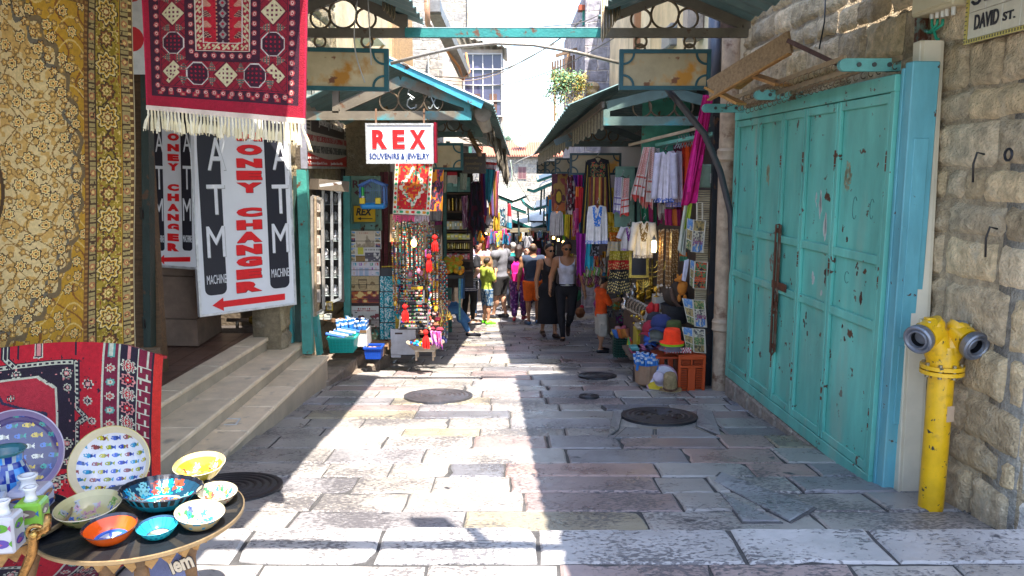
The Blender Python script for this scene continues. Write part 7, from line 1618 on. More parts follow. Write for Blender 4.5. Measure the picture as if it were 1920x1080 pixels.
hang('lilac and white chequered scarf on a black hanger',[(1153,332),(1167,332),(1163,398),(1150,396)],9.7,kef((.14,.10,.28),(.52,.48,.54)),'scarf',nf=1,amp=.01,nu=26,nv=50,jag=.03)
t2=hang('red and white chequered scarf on a black hanger',[(1168,334),(1181,334),(1179,400),(1163,404)],9.68,kef((.5,.04,.03),(.58,.5,.48)),'scarf',nf=1,amp=.01,nu=26,nv=50,jag=.03);hanger(t2,1167,330,30,9.72)
# black embroidered dress
def dressimg(u,v):
    s_=abs(u-.5)*2
    if v<.36:
        if s_<.62 and v>.08:n=float(vn(np.array(u*26.),np.array(v*50.),3));return (.35,.05,.03) if n>.72 else (.06,.14,.06) if n>.55 else (.14,.12,.04) if n>.42 else (.012,.01,.015)
        return (.012,.01,.016)
    if s_<.86:
        k=int((u)*13);return ((.25,.05,.03),(.42,.30,.06),(.24,.06,.02),(.10,.03,.03),(.40,.26,.05),(.2,.04,.03))[k % 6]
    return (.012,.01,.016)
garment('black embroidered dress with striped ochre and rust skirt panel',1121,296,395,44,10.3,(.012,.01,.016),slen=.0,img=dressimg,cat='dress',name='dress',flare=1.1)
dr=bpy.data.objects['dress']
for (a,b,c_,d) in (((1098,300),(1104,316),(1100,438),(1086,438)),((1136,312),(1142,304),(1150,398),(1138,398))):hang('',[a,b,c_,d],10.25,strp((.012,.01,.016),(.012,.01,.016),(.35,.25,.04),(.012,.01,.016)),nf=1,amp=.02,parent=dr,part='sleeve')
def yk(col,w1=.5,h1=.5):
    def f(u,v):
        s_=abs(u-.5)*2
        if v>.03 and s_<w1 and v<h1*(1-.0*s_) and s_>.10+(.20-v)*1.0 and v<h1-(s_-.2)*.3 and (s_+v*.55<.56) and float(vn(np.array(u*26.),np.array(v*30.),2))>.30:return col
        return None
    return f
garment('white sleeveless tunic with bright blue embroidery',1120,384,457,36,9.9,(.62,.59,.60),hem=(.2,.26,.55),slen=0,img=yk((.03,.16,.55),.9,.55),name='tunic',cat='tunic',flare=1.2)
garment('white short sleeved blouse with purple embroidery',1180,424,470,28,9.6,(.58,.54,.54),hem=(.3,.2,.4),slen=.45,sleeve=.6,img=yk((.18,.02,.22),.9,.6),flare=1.05)
garment('white long sleeved blouse with dark gold embroidery',1207,414,484,36,9.3,(.62,.58,.55),hem=(.3,.25,.2),slen=.75,sleeve=.45,img=yk((.16,.10,.03),.9,.55),flare=1.05)
# lit lantern
t=thing('lantern','small glowing white lantern hanging in front of the gold embroidered blouse','lamp',P(1226,462,9.0));c=P(1226,462,9.0);em=mat('lantern_light',(1,.9,.6),.5,emit=(1,.74,.28),estr=9,bump=0,var=0)
m=MB();m.box(c,(.042,.042,.13),(1,.9,.6),None,.006);m.build('glass',em,t);m=MB();m.box(c+Vector((0,0,.075)),(.055,.055,.02),(.5,.48,.4));m.box(c-Vector((0,0,.07)),(.05,.05,.012),(.5,.48,.4));m.lathe([(.025,.08),(.012,.11),(.001,.14)],(.12,.12,.12),8,Matrix.Translation(c));m.build('lantern_frame',METAL,t)
# coin belts stack
for i,(c,nm) in enumerate((((.58,.38,.01),'yellow'),((.66,.16,.01),'orange'),((.55,.50,.42),'white'),((.42,.34,.03),'olive gold'),((.50,.02,.015),'red'),((.02,.018,.02),'black'),((.03,.03,.03),'lowest black'))):
    y0=418+i*17.5;x0=1140+3*(i % 2)
    def cf(u,v,c=c):return (.72,.55,.22) if (int(v*9+.8*math.sin(u*8)) % 2 and int(u*22+v*5) % 2 and v>.15) else c
    hang('%s coin trimmed hip scarf in the stack behind the boy' % nm,[(x0,y0),(x0+40,y0),(x0+42,y0+25),(x0-1,y0+25)],10.6-.06*i,cf,'hip scarf','coin_scarf',2,.03,44,18,jag=.03,group='coin trimmed hip scarves')
# gold framed blackboard and menorah
t,M,W_,H_,f_=flat('dark mirror in a gold frame between the hip scarves and the beads',1181,471,1213,518,9.5,'framed_mirror','mirror');m=MB();m.box((W_/2,H_/2,-.01),(W_,H_,.02),(.02,.02,.03),M);m.build('mirror_pane',GLAZE,t);m=MB()
for (c_,s_) in (((W_/2,0,.01),(W_+.04,.03,.03)),((W_/2,H_,.01),(W_+.04,.03,.03)),((0,H_/2,.01),(.03,H_-.03,.03)),((W_,H_/2,.01),(.03,H_-.03,.03))):m.box(c_,s_,(.45,.33,.08),M)
m.build('frame',GOLDM,t)
def menorah(label,px,py,h,Y):
    k=Y/F;c=P(px,py,Y);H=h*k;t=thing('menorah',label,'menorah',c);m=MB();col=(.55,.38,.08)
    m.lathe([(H*.22,0),(H*.2,H*.04),(H*.05,H*.09),(H*.03,H*.2)],col,14,Matrix.Translation(c));m.cyl(c,c+Vector((0,0,H)),.009,.009,col,8);m.build('stem',GOLDM,t);m=MB()
    for r_ in (.16,.30,.44):m.tube([c+Vector((H*r_*math.cos(a),0,H*.85-H*r_*1.1*math.sin(a))) for a in np.linspace(0,math.pi,13)],.007,col,6)
    for x in (-.44,-.30,-.16,0,.16,.30,.44):m.cyl(c+Vector((x*H,0,H*.85)),c+Vector((x*H,0,H*.93)),.013,.015,col,8)
    m.build('arms',GOLDM,t,smooth='auto')
menorah('tall gold seven branched candle holder behind the silver plates',1222,540,56,9.7);menorah('smaller gold candle holder left of the tall one',1206,548,26,9.5)
# brown bead strands in bundles
protos2=[]
for kx in range(3):
    o=thing('bead_strand','long brown wooden bead strand in the hanging bundles on the right','necklace',(0,0,0),group='brown bead strands');MW[o.name]=Matrix();m=MB();ln=.52+.10*kx
    for i in range(int(ln/.014)):m.ball((0,0,-i*.014),.0085,(.26,.13,.05) if i % 4 else (.5,.36,.2),6)
    m.ball((0,0,-ln-.015),.012,(.6,.52,.45),6);m.build('beads',GLAZE,o,local=True);protos2.append(o)
us=[0,0,0]
for i in range(44):
    px=1236+(i/44)*36+r_.uniform(-.8,.8);k=2 if 1255<px else 1;
    if 1246<px<1250:continue
    M=Matrix.Translation(P(px,r_.uniform(430,436),8.9+r_.random()*.3))
    k=r_.choice((0,1,1,2,2));
    if us[k]:dup(protos2[k],M,protos2[k]['label'])
    else:protos2[k].matrix_world=M;MW[protos2[k].name]=M;us[k]=1
# bamboo panel with totes
t,M,W_,H_,f_=flat('cream ribbed panel with brown edge behind the tapestry tote bags',1302,356,1336,574,8.35,'ribbed_panel','panel');m=MB()
for i in range(52):m.box((W_*.42,H_*(i+.5)/52,0),(W_*.84,H_/52*.72,.03),(.46,.38,.25),M)
m.build('ribs',WOODM,t);m=MB();m.box((W_*.93,H_/2,-.01),(W_*.14,H_,.06),(.28,.13,.05),M);m.build('edge',WOODM,t)
def totepic(rows_):
    def f(u,v):
        i=min(len(rows_)-1,int(v*len(rows_)));c=rows_[i];a,b=u,v*len(rows_)-i
        if u<.06 or u>.94 or b<.05:return (.60,.54,.44)
        n=float(vn(np.array(u*9.+i*5),np.array(b*6.),3+i));return c[0] if n>.58 else c[1] if n>.36 else c[2]
    return f
R1=((.10,.22,.48),(.16,.28,.5),(.5,.46,.4));R2=((.40,.28,.12),(.25,.19,.10),(.10,.08,.05));R3=((.12,.20,.08),(.40,.32,.16),(.06,.10,.05));R4=((.5,.45,.35),(.10,.09,.10),(.3,.25,.2));R5=((.08,.18,.08),(.5,.08,.03),(.02,.03,.03))
def tote(label,x0,x1,y0,y1,Y,rows_,sk=0,txt=None,handle=True,dep=12):
    q=hang(label,[(x0+sk,y0),(x1+sk,y0+2),(x1,y1),(x0,y1-2)],Y,totepic(rows_),'tote bag','tote_bag',1,.012,44,60,th=.03)
    hang('',[(x0-dep+sk*1.3,y0-3),(x0+sk,y0),(x0,y1-2),(x0-dep*.7,y1-10)],Y-.0,totepic([R1,R2,R3]),parent=q,part='side_panel',nf=1,amp=.005,nu=14,nv=30,th=.01)
    k=Y/F
    m=MB();pl=[P(x0+sk,y0,Y-.02),P(x1+sk,y0+2,Y-.02),P(x1,y1,Y-.02),P(x0,y1-2,Y-.02)]
    m.tube(pl,.007,(.60,.54,.44),5,True);m.build('piping',CLOTH,q)
    if handle:m=MB();m.tube([P(x0+sk+6,y0,Y-.02),P((x0+x1)/2+sk-5,y0-32,Y-.03),P((x0+x1)/2+sk+5,y0-32,Y-.03),P(x1+sk-6,y0,Y-.02)],.010,(.55,.48,.38),5);m.build('handle',CLOTH,q)
    if txt:m=MB();Mt=FR(P(x0+2,y1-14,Y-.035),(P(x1,y1,Y)-P(x0,y1-2,Y)));m.text(txt[0],Mt,0,0,(x1-x0-4)*k,13*k,.002,txt[1],.02);m.build('lettering',PRINT,q)
    return q
tote('tapestry tote bag lettered Jerusalem hanging on the ribbed panel',1296,1318,412,474,8.15,[R2,R4,R1],5,('Jeru',(.25,.05,.15)),dep=14)
tote('dark green and red embroidered tote bag in the middle of the ribbed panel',1300,1324,490,542,8.15,[R5,R5,R5],3,('salem',(.6,.08,.02)),handle=False,dep=10)
tote('upper standing tapestry tote bag lettered Jeru on the crate',1303,1325,562,614,8.05,[R3,R4,R1],-4,('Jeru',(.25,.05,.15)),handle=False,dep=19)
tote('lower standing tapestry tote bag on the orange crate',1301,1323,616,662,7.98,[R4,R3,R2],-2,None,handle=False,dep=20)
hang('pale sheer green white scarf hanging by the tote bags',[(1285,378),(1296,374),(1284,480),(1270,470)],8.3,strp((.48,.5,.42),(.4,.44,.36),(.52,.52,.46)),'scarf',nf=2,amp=.03)
hang('lime green ribbon scarf beside the upper tote bag',[(1291,378),(1299,378),(1290,430),(1284,430)],8.25,strp((.30,.42,.03),(.4,.5,.06)),'scarf',nf=1,amp=.02)
hang('white strap bag hanging beside the green tote bag',[(1284,488),(1292,486),(1286,528),(1278,526)],8.2,strp((.5,.48,.6),(.56,.54,.64)),'bag','strap_bag',1,.01)
hang('black red and green doll like pouch hanging by the scarf',[(1275,456),(1288,454),(1288,490),(1276,490)],8.5,strp((.45,.03,.02),(.03,.03,.03),(.5,.12,.02),(.05,.2,.12),ax=1),'pouch','hanging_pouch',1,.03)
m=MB();c=P(1279,540,8.5);FUR=(.50,.17,.02)
for (dx,dz,rr,sz) in ((0,0,.055,(1,.9,1.5)),(-.03,.10,.038,(1,1,1)),(-.055,.135,.014,(1,1,1.5)),(-.01,.14,.014,(1,1,1.5)),(.04,.03,.02,(1,1,2)),(-.03,-.11,.022,(1,1,2)),(.03,-.11,.022,(1,1,2)),(-.065,.09,.02,(1.3,1,1))):m.ball(c+Vector((dx,-abs(dz)*.1,dz)),rr,FUR,12,sz)
m.build('plush_animal',CLOTH,None,cat='soft toy',label='orange plush animal hanging beside the green tote bag',smooth=True)
# orange crate, hats
TZ=P(1290,665,7.9).z
a=P(1296,742,7.95);t=thing('plastic_crate','orange louvred plastic crate standing on its end below the hats','crate',G(1296,742));OR=(.50,.065,.01);k=7.95/F
x0,x1=P(1271,700,7.95).x,P(1322,700,7.95).x;zb=P(1290,742,7.95).z;zt3=P(1290,667,7.95).z;W_=x1-x0;H=zt3-zb
m=MB()
for (xa,xb,za,zb_) in ((0,.03,0,H),(W_-.03,W_,0,H),(.03,W_-.03,H-.04,H),(.03,W_-.03,0,.03),(W_*.36,W_*.64,.03,H*.70),(.03,W_-.03,H*.70,H*.76),(W_*.46,W_*.52,H*.76,H-.04)):m.box((x0+(xa+xb)/2,7.95,zb+(za+zb_)/2),(xb-xa,.03,zb_-za),OR,None,.003)
m.box((x0+W_/2,8.12,zb+H/2),(W_-.04,.28,H-.01),(.22,.03,.008));m.box((x0+W_/2,8.12,zb+H),(W_,.34,.02),OR,None,.003);m.build('crate_body',PLAST,t)
m=MB()
for i in range(15):z=zb+.04+i*(H*.66)/15;m.box((x0+W_*.20,7.948,z),(W_*.26,.02,.008),OR);m.box((x0+W_*.80,7.948,z),(W_*.26,.02,.008),OR)
for i in range(3):z=zb+H*.80+i*.016;m.box((x0+W_*.28,7.948,z),(W_*.30,.02,.006),OR);m.box((x0+W_*.72,7.948,z),(W_*.30,.02,.006),OR)
m.build('louvres',PLAST,t)
t=thing('plastic_stool','orange plastic stool carrying the hats left of the crate','stool',G(1245,735));
for px in (1240,1256):m=MB();m.bar(P(px,664,8.2),P(px+1,720,8.2),.06,.05,(.42,.05,.01),up=(1,0,0));m.build('leg',PLAST,t)
m=MB();m.box(P(1262,664,8.2),(.42,.34,.02),(.40,.05,.01));m.build('seat',PLAST,t)
hang('red and white zigzag cloth edge under the hat stack',[(1245,652),(1296,652),(1296,662),(1245,662)],7.93,lambda u,v:(.6,.55,.55) if (int(u*22)+int(v*3)) % 2 else (.5,.03,.06),'cloth','patterned_cloth',3,.01,44,6)
def hat(label,px,py,w_,h,Y,col,brim=1.5,band=None,tilt=(0,0,1),cat='hat',name='hat',crown=.62,rim2=None,colfn=None,flat_=.0):
    k=Y/F;r=w_*k/2;H=h*k;c=P(px,py,Y);M=rotframe(c,tilt);t=thing(name,label,cat,c);rc=r/brim
    m=MB();pr=[(r,-.004),(r*1.0,.002),(r*.9,-.002),(rc*1.15,.004),(rc,.02),(rc*.99,H*.35),(rc*.93,H*.8),(rc*.80,H*.96),(rc*.5,H*(1-flat_)),(1e-5,H*(.97-flat_))]
    m.lathe(pr,col,32,M,colfn=colfn,cap=False,wob=lambda a,i:1+(.03*math.sin(2*a) if i<4 else 0));m.build('crown',CLOTH if name!='straw_hat' else mat('straw',None,.8,var=.35,vs=30,bump=.8,bs=90),t,smooth=True)
    if band:m=MB();m.lathe([(rc*1.02,.015),(rc*1.025,.04),(rc*1.01,.045)],band,28,M,cap=False);m.build('hat_band',CLOTH,t)
    return t
hat('grey hat at the bottom of the hat stack',1259,654,50,14,8.0,(.17,.13,.17),1.3)
hat('yellow green hat under the fluorescent orange one',1260,645,47,12,7.98,(.42,.70,.02),1.3)
hat('fluorescent orange red hat on top of the stack',1260,641,48,27,7.97,(1.0,.045,.005),1.42,flat_=.08)
hat('olive green hat behind the fluorescent orange one',1263,620,34,20,8.25,(.06,.08,.02),1.1)
hat('straw hat with brown band standing against the orange crate',1257,731,42,36,7.9,(.36,.25,.12),1.55,(.12,.05,.03),name='straw_hat',tilt=(-.1,-.25,1))
hat('wide pink white and yellow sun hat leaning by the straw hat',1240,712,62,24,8.0,(.5,.3,.35),2.6,name='sun_hat',tilt=(-.45,-.75,.5),colfn=lambda i,a:(.45,.26,.34) if i<1.8 else ((.62,.45,.03) if 3.6<a<5.2 else (.6,.58,.66)) if i<3 else (.5,.42,.5))
def cap_(label,px,py,Y,col,yaw=0,s_=1.0):
    c=P(px,py,Y);t=thing('cap',label,'cap',c,yaw);M=MW[t.name] @ Matrix.Scale(s_,4);m=MB();m.lathe([(.088,0),(.09,.03),(.075,.075),(.04,.1),(1e-5,.105)],col,24,M);m.build('crown',CLOTH,t,smooth=True)
    m=MB();m.sheet(lambda u,v:M @ Vector(((u-.5)*.15*(1-.25*v*v),-.075-.085*v*(1-(2*u-1)**2*.35),.012-.03*(2*u-1)**2-.01*v)),12,6,col,.004);m.build('peak',CLOTH,t,smooth=True)
cap_('navy blue cap with white badge lying on the caps',1240,612,8.35,(.02,.03,.12),-.5,1.3);cap_('dark red cap left of the navy one',1222,622,8.45,(.25,.01,.03),-.7,1.2);cap_('bright blue cap below the red one',1222,640,8.35,(.02,.08,.35),-.3,1.0);cap_('grey camouflage cap beside the stack',1234,634,8.3,(.12,.13,.12),-.4,1.1);cap_('black cap at the back of the cap pile',1228,604,8.6,(.02,.02,.03),.2,1.1)
# straw and dark hats under; bag of blue rolls
hat('dark brown hat under the straw hat',1256,738,40,12,7.95,(.05,.02,.02),1.4)
rolls('brown kraft paper bag full of blue and white rolls beside the orange crate','blue and white paper roll standing in the kraft bag',1214,684,724,48,8.05,(.30,.18,.11),'rolls in the kraft bag',(8,4),5,True,.017)
# piles of folded shirts, tables
t=thing('display_table','low table of folded striped textiles behind the kraft bag','table',G(1225,700));m=MB();m.box(P(1215,660,8.7),(.5,.6,.03),(.10,.07,.05));m.build('table_top',WOODM,t)
for px in (1190,1236):
    for Y in (8.5,8.95):m=MB();q=P(px,665,Y);m.bar(q,(q.x,Y,gz(Y)),.03,.03,(.08,.05,.04),up=(1,0,0));m.build('leg',WOODM,t)
for i in range(8):
    c=r_.choice([(.3,.05,.12),(.1,.12,.25),(.4,.35,.4),(.05,.2,.2),(.35,.1,.2)]);px=1192+i % 4*13;m=MB();q=P(px,657-5*(i//4),8.6-.04*(i//4));n=8
    for j in range(n):m.box(q+Vector((0,-.0,.0)),(.001,.001,.001),c)
    m.box(q,(.13,.2,.035),c,None,.012);m.box(q+Vector((0,-.05,.018)),(.125,.03,.004),tuple(min(1,x*2+.1) for x in c));m.build('folded_textile',CLOTH,None,cat='textile',label='folded striped textile in the pile behind the kraft bag',group='folded textiles')
t=thing('plastic_crate','dark green plastic crate under the bright bags beside the boy','crate',P(1168,668,10.4));m=MB();k=10.4/F;a=P(1168,668,10.4)
for i in range(9):m.box(a+Vector((0,0,.03+i*.035)),(.28,.26,.012),(.008,.05,.035))
for i in range(8):m.box(a+Vector((-.14+i*.04,-.13,.17)),(.01,.006,.33),(.008,.06,.04))
m.box(a+Vector((0,.0,.16)),(.24,.22,.3),(.004,.02,.015));m.box(a+Vector((0,0,.34)),(.30,.28,.02),(.2,.1,.04));m.box(a+Vector((.06,-.146,.30)),(.12,.004,.05),(.35,.33,.28));m.build('crate_body',PLAST,t)
hang('multicoloured bead bag hanging from the dark green crate',[(1178,632),(1190,632),(1190,666),(1174,666)],10.1,patt((.5,.05,.15),[(.6,.5,.02),(.1,.4,.1),(.6,.15,.02)],6,.55),'bag','bead_bag',1,.02,16,20)
m=MB()
for i in range(34):m.ball(P(1150+r_.random()*46,612+r_.random()*18,10.4+r_.random()*.4),r_.uniform(.02,.045),r_.choice([(.5,.1,.15),(.6,.45,.1),(.1,.25,.4),(.4,.05,.03),(.5,.3,.3),(.1,.3,.15)]),7,(1.3,1,.8))
m.build('trinket_heap',CLOTH,None,cat='trinkets',label='heap of bright small trinkets on the green crate beside the boy')
hang('orange and blue cloth spread on the green crate',[(1147,618),(1180,616),(1184,634),(1152,634)],10.2,strp((.05,.15,.45),(.5,.12,.02),(.55,.2,.04),(.3,.1,.05)),'cloth','spread_cloth',3,.03,24,8)
m=MB();m.box(P(1210,634,9.5)+Vector((0,0,0)),(.26,.3,.26),(.38,.29,.01),None,.012);m.box(P(1216,632,9.34),(.10,.006,.05),(.4,.08,.02));m.build('yellow_carton',PAINT,None,cat='box',label='yellow box on the ground behind the caps')
def lump(label,cx,cy,Y,w_,h,col,name,cat,seed=1,matr=CLOTH):
    rr=random.Random(seed);c=P(cx,cy,Y);k=Y/F;m=MB();f1=[rr.uniform(2,6) for _ in range(4)]
    m.lathe([(1e-5,-h*k*.5)]+[(w_*k*.5*math.sin(math.pi*(i/9)**.8),-h*k*.5+h*k*i/9) for i in range(1,9)]+[(1e-5,h*k*.5)],col,24,Matrix.Translation(c),wob=lambda a,i:1+.12*math.sin(f1[0]*a+i)+.10*math.sin(round(f1[1])*a-i*.7));return m.build(name,matr,None,cat=cat,label=label,smooth=True)
lump('crumpled beige sack on the yellow box',1207,610,9.3,34,22,(.36,.30,.23),'cloth_sack','sack',3)
# table of metalware
TT=-1.80
t=thing('display_table','long low table of brass and silver ware on the right','table',(1.75,10.2,gz(10.2)));m=MB();m.box((1.84,9.95,TT-.02),(.62,1.7,.04),(.16,.11,.08));m.build('table_top',WOODM,t)
m=MB();m.box((1.56,9.95,TT-.20),(.02,1.7,.34),(.10,.06,.05));m.build('table_skirt',CLOTH,t)
SIL=(.62,.60,.60);GLD=(.70,.45,.06)
def onT(px,py):return PZ(px,py,TT)
def goblet(label,px,py,Y,h,col,w_=12):
    k=Y/F;H=h*k;r=w_*k/2;c=P(px,py,Y);m=MB();m.lathe([(r*.8,0),(r*.7,H*.04),(r*.15,H*.12),(r*.15,H*.42),(r*.75,H*.55),(r,H*.8),(r*.95,H),(r*.85,H*.98),(r*.6,H*.6),(1e-5,H*.55)],col,18,Matrix.Translation(c));return m.build('goblet',GOLDM,None,cat='goblet',label=label,smooth='auto')
goblet('gold goblet on the white cabinet',1231,556,9.2,20,GLD,14);goblet('silver goblet on the white cabinet',1245,556,9.1,24,SIL,13)
t,M,W_,H_,f_=flat('white small cabinet with a picture of gold ware among the metalware',1228,556,1256,600,9.2,'white_cabinet','cabinet');m=MB();m.box((W_/2,H_/2,-.12),(W_,H_,.24),(.42,.40,.37),M,.005);m.build('body',PAINT,t);m=MB();m.box((W_*.6,H_*.25,.004),(W_*.6,H_*.42,.008),(.3,.2,.05),M);m.box((W_*.6,H_*.25,.009),(W_*.4,H_*.28,.004),(.05,.03,.02),M);m.build('picture',PRINT,t)
m=MB();m.box(P(1223,594,9.15),(.24,.1,.10),(.40,.38,.36),None,.004);m.build('white_carton',PAINT,None,cat='box',label='low white box left of the white cabinet')
m=MB();c=P(1231,598,9.0);m.cyl(c,c+Vector((0,0,.18)),.028,.028,(.45,.01,.015),14);m.build('red_canister',PLAST,None,cat='canister',label='red cylinder standing before the white cabinet',smooth='auto')
lump('round red velvet pouch left of the red cylinder',1221,578,9.1,20,26,(.38,.01,.015),'velvet_pouch','pouch',5)
for i in range(7):
    c=P(1183+i*5.6,577+i*3.0,9.9-.09*i)+Vector((0,0,.05));m=MB();m.lathe([(1e-5,.0),(.05,.004),(.085,.012),(.088,.018),(.05,.010),(1e-5,.008)],SIL,22,rotframe(c,(-.75,-.6,.2)),cap=False);m.build('silver_plate',mat('silver',None,.2,metal=.95,var=.3,vs=40,bump=.5,bs=60),None,cat='plate',label='engraved silver plate standing in the row on the table',group='row of silver plates',smooth=True)
for i,(px,py,h) in enumerate(((1172,580,22),(1178,572,22),(1186,562,18),(1190,552,18))):
    c=P(px,py,10.1+.1*i);m=MB();m.lathe([(.03,0),(.05,.02),(.055,.07),(.03,.10),(.026,.13),(.04,.16)],SIL,16,Matrix.Translation(c));m.build('silver_jug',MATS['silver'],None,cat='jug',label=('silver jug nearest the boy','silver jug second from the boy','small silver jug third behind the boy','farthest small silver jug beside the door')[i],smooth='auto')
for i in range(11):
    px=1198+r_.uniform(-2,30);py=548+r_.uniform(-8,26);c=P(px,py,9.7+r_.random()*.5);m=MB();h=r_.uniform(.10,.2);m.lathe([(.03,0),(.035,.01),(.015,.03),(.03,h*.5),(.034,h*.8),(.02,h*.9),(.026,h)],GLD,14,Matrix.Translation(c));m.build('brass_vessel',GOLDM,None,cat='vessel',label='polished gold vessel in the crowded metalware',group='gold vessels on the table',smooth='auto')
for i in range(26):
    px=1184+r_.uniform(0,40);py=596+r_.uniform(-6,12);c=P(px,py,9.2+.3*r_.random());m=MB();m.ball(c,r_.uniform(.012,.025),r_.choice([SIL,GLD,(.3,.15,.06)]),8,(1,1,.8));m.build('small_charm',GOLDM,None,cat='charm',label='tiny metal charm spread along the table edge',group='charms on the table edge')
m=MB();c=P(1266,588,8.9);m.lathe([(.13,-.10),(.17,.10),(.175,.11),(.16,.10),(1e-5,.08)],(.03,.03,.035),24,Matrix.Translation(c),wob=lambda a,i:1+.012*math.cos(30*a));m.build('round_basket',WOODM,None,cat='basket',label='round black basket right of the white cabinet',smooth='auto')
lump('heap of dark brown leather bags in the round black basket',1264,545,9.0,46,70,(.05,.032,.022),'leather_bags','bags',8)
goblet('little brass bell like ornament by the silver plates',1205,600,9.0,18,(.5,.3,.05),10)
m=MB();[m.tube([P(1258+i,540+5*i,8.9),P(1263+3*i,565+3*i,8.85)],.02,(.10,.05,.03),6) for i in range(6)];m.build('wooden_sticks',WOODM,None,cat='sticks',label='bundle of dark carved sticks in the round basket')
m=MB();m.box(P(1253,601,8.9),(.14,.02,.08),(.5,.35,.06));m.box(P(1253,601,8.88),(.1,.01,.05),(.12,.06,.03));m.build('small_picture',GOLDM,None,cat='picture',label='small gold picture frame lying before the black basket')
# deeper right: textiles over the crowd
def portrait(u,v):
    x=(u-.45)/.22;y=(v-.62)/.20;r_=math.hypot(x,y)
    if r_<.75:return (.45,.30,.03)
    if r_<1.1:return (.10,.04,.02)
    if v>.78 and abs(u-.5)<.35:return (.48,.13,.04)
    n=float(vn(np.array(u*4.),np.array(v*6.),3));return (.22,.05,.05) if n>.6 else (.28,.16,.05) if n>.35 else (.10,.03,.05)
plate_img('brown tapestry with figures hanging high on the right',1034,326,1064,396,12.4,portrait,30,60,name='tapestry',cat='tapestry',m_=CLOTH)
garment('plain greyish white blouse hanging under the brown tapestry',1044,396,441,24,12.2,(.46,.42,.42),slen=0,flare=1.15)
hang('turquoise scarf hanging at the left edge of the right stalls',[(1029,374),(1036,374),(1035,434),(1026,432)],12.6,strp((.01,.22,.40),(.01,.28,.48)),'scarf',nf=1,amp=.02)
hang('dark speckled wine red dress cloth beside the tapestry',[(1064,330),(1084,330),(1082,402),(1062,402)],12.0,patt((.05,.012,.02),[(.4,.35,.35),(.2,.02,.04)],14,.66),'cloth','hanging_cloth',2,.03,30,40)
hang('orange to pink scarf beside the black dress sleeve',[(1080,350),(1090,350),(1086,430),(1076,430)],11.3,strp((.62,.16,.02),(.5,.02,.02),(.5,.08,.2),(.45,.03,.2),ax=1),'scarf',nf=1,amp=.03)
hang('red cloth strip left of the black dress',[(1086,352),(1096,352),(1094,400),(1086,420)],11.0,strp((.42,.01,.02),(.5,.02,.03)),'cloth','hanging_cloth',1,.02)
hang('violet and pink headscarf above the speckled cloth',[(1074,328),(1092,326),(1090,352),(1078,350)],11.4,strp((.08,.02,.2),(.4,.01,.18)),'scarf',nf=2,amp=.03)
hang('yellow mustard scarf under the blouses, right of the blouse',[(1060,402),(1068,402),(1067,448),(1058,442)],12.1,strp((.42,.30,.01),(.5,.36,.02)),'scarf',nf=1,amp=.02)
hang('lime green scarf beside the mustard one',[(1056,402),(1061,402),(1060,450),(1054,450)],12.3,strp((.15,.45,.03),(.2,.5,.05)),'scarf',nf=1,amp=.02)
hang('turquoise fringed scarf hanging below the white tunic',[(1100,452),(1115,452),(1112,500),(1098,500)],10.6,strp((.01,.25,.38),(.02,.32,.42),(.01,.18,.3)),'scarf',nf=2,amp=.03,jag=.05)
hang('purple fringed scarf hanging left of the turquoise one',[(1080,436),(1098,434),(1096,512),(1080,512)],11.0,strp((.28,.01,.25),(.35,.02,.3),(.2,.01,.2)),'scarf',nf=2,amp=.03,jag=.04)
hang('golden yellow cloth above the coin hip scarves',[(1140,352),(1150,352),(1166,424),(1138,424)],10.7,patt((.52,.36,.02),[(.6,.45,.05)],5,.6),'cloth','hanging_cloth',2,.03)
hang('dark embroidered shoulder bag under the white tunic',[(1110,457),(1124,457),(1122,480),(1106,480)],10.4,patt((.015,.015,.02),[(.2,.2,.25)],8,.6),'bag','shoulder_bag',1,.02)
hang('pink spotted scarf right of the orange one',[(1074,396),(1084,392),(1086,440),(1072,444)],11.6,patt((.45,.05,.15),[(.6,.3,.35)],10,.55),'scarf',nf=1,amp=.02)
hang('green multicoloured fabric roll beside the door leaf',[(1185,314),(1200,314),(1200,420),(1186,420)],10.1,strp((.08,.16,.13),(.03,.05,.05),(.1,.2,.16)),'fabric','hanging_fabric',1,.01)
hang('emerald and pink tassel cloth above the gold embroidered blouse',[(1200,385),(1240,382),(1240,418),(1202,420)],9.6,strp((.01,.12,.06),(.02,.15,.08),(.35,.02,.1),(.02,.1,.05),(.3,.02,.12)),'cloth','hanging_cloth',4,.03,30,14,jag=.03)
hang('deep pink cloth below the burgundy scarf',[(1246,392),(1276,392),(1276,424),(1246,422)],9.0,strp((.4,.01,.12),(.3,.01,.1),(.5,.12,.02),(.25,.01,.08)),'cloth','hanging_cloth',3,.02,20,10)
def bracelets(px,py,n,Y,cols,lb):
    for i in range(n):
        c=P(px+i*4.3,py+2*math.sin(i),Y);m=MB();m.tube([c+Vector((.008*math.sin(a*3),.055*math.cos(a),.055*math.sin(a))) for a in np.linspace(0,5.9,14)],.012,cols[i % len(cols)],6,True);m.build('bracelet',GLAZE,None,cat='bracelet',label=lb,group=lb,smooth=True)
bracelets(1097,510,8,11.2,[(.2,.4,.06),(.5,.45,.4),(.12,.3,.1),(.4,.2,.1)],'green or silver bangle in the upper hanging row');bracelets(1095,526,8,11.2,[(.12,.03,.05),(.3,.2,.12),(.2,.04,.1)],'dark red bangle in the lower hanging row')
SM=[(.45,.02,.05),(.55,.25,.02),(.05,.2,.35),(.3,.05,.25),(.5,.4,.05),(.05,.25,.12),(.5,.45,.42),(.03,.03,.05),(.25,.1,.04)]
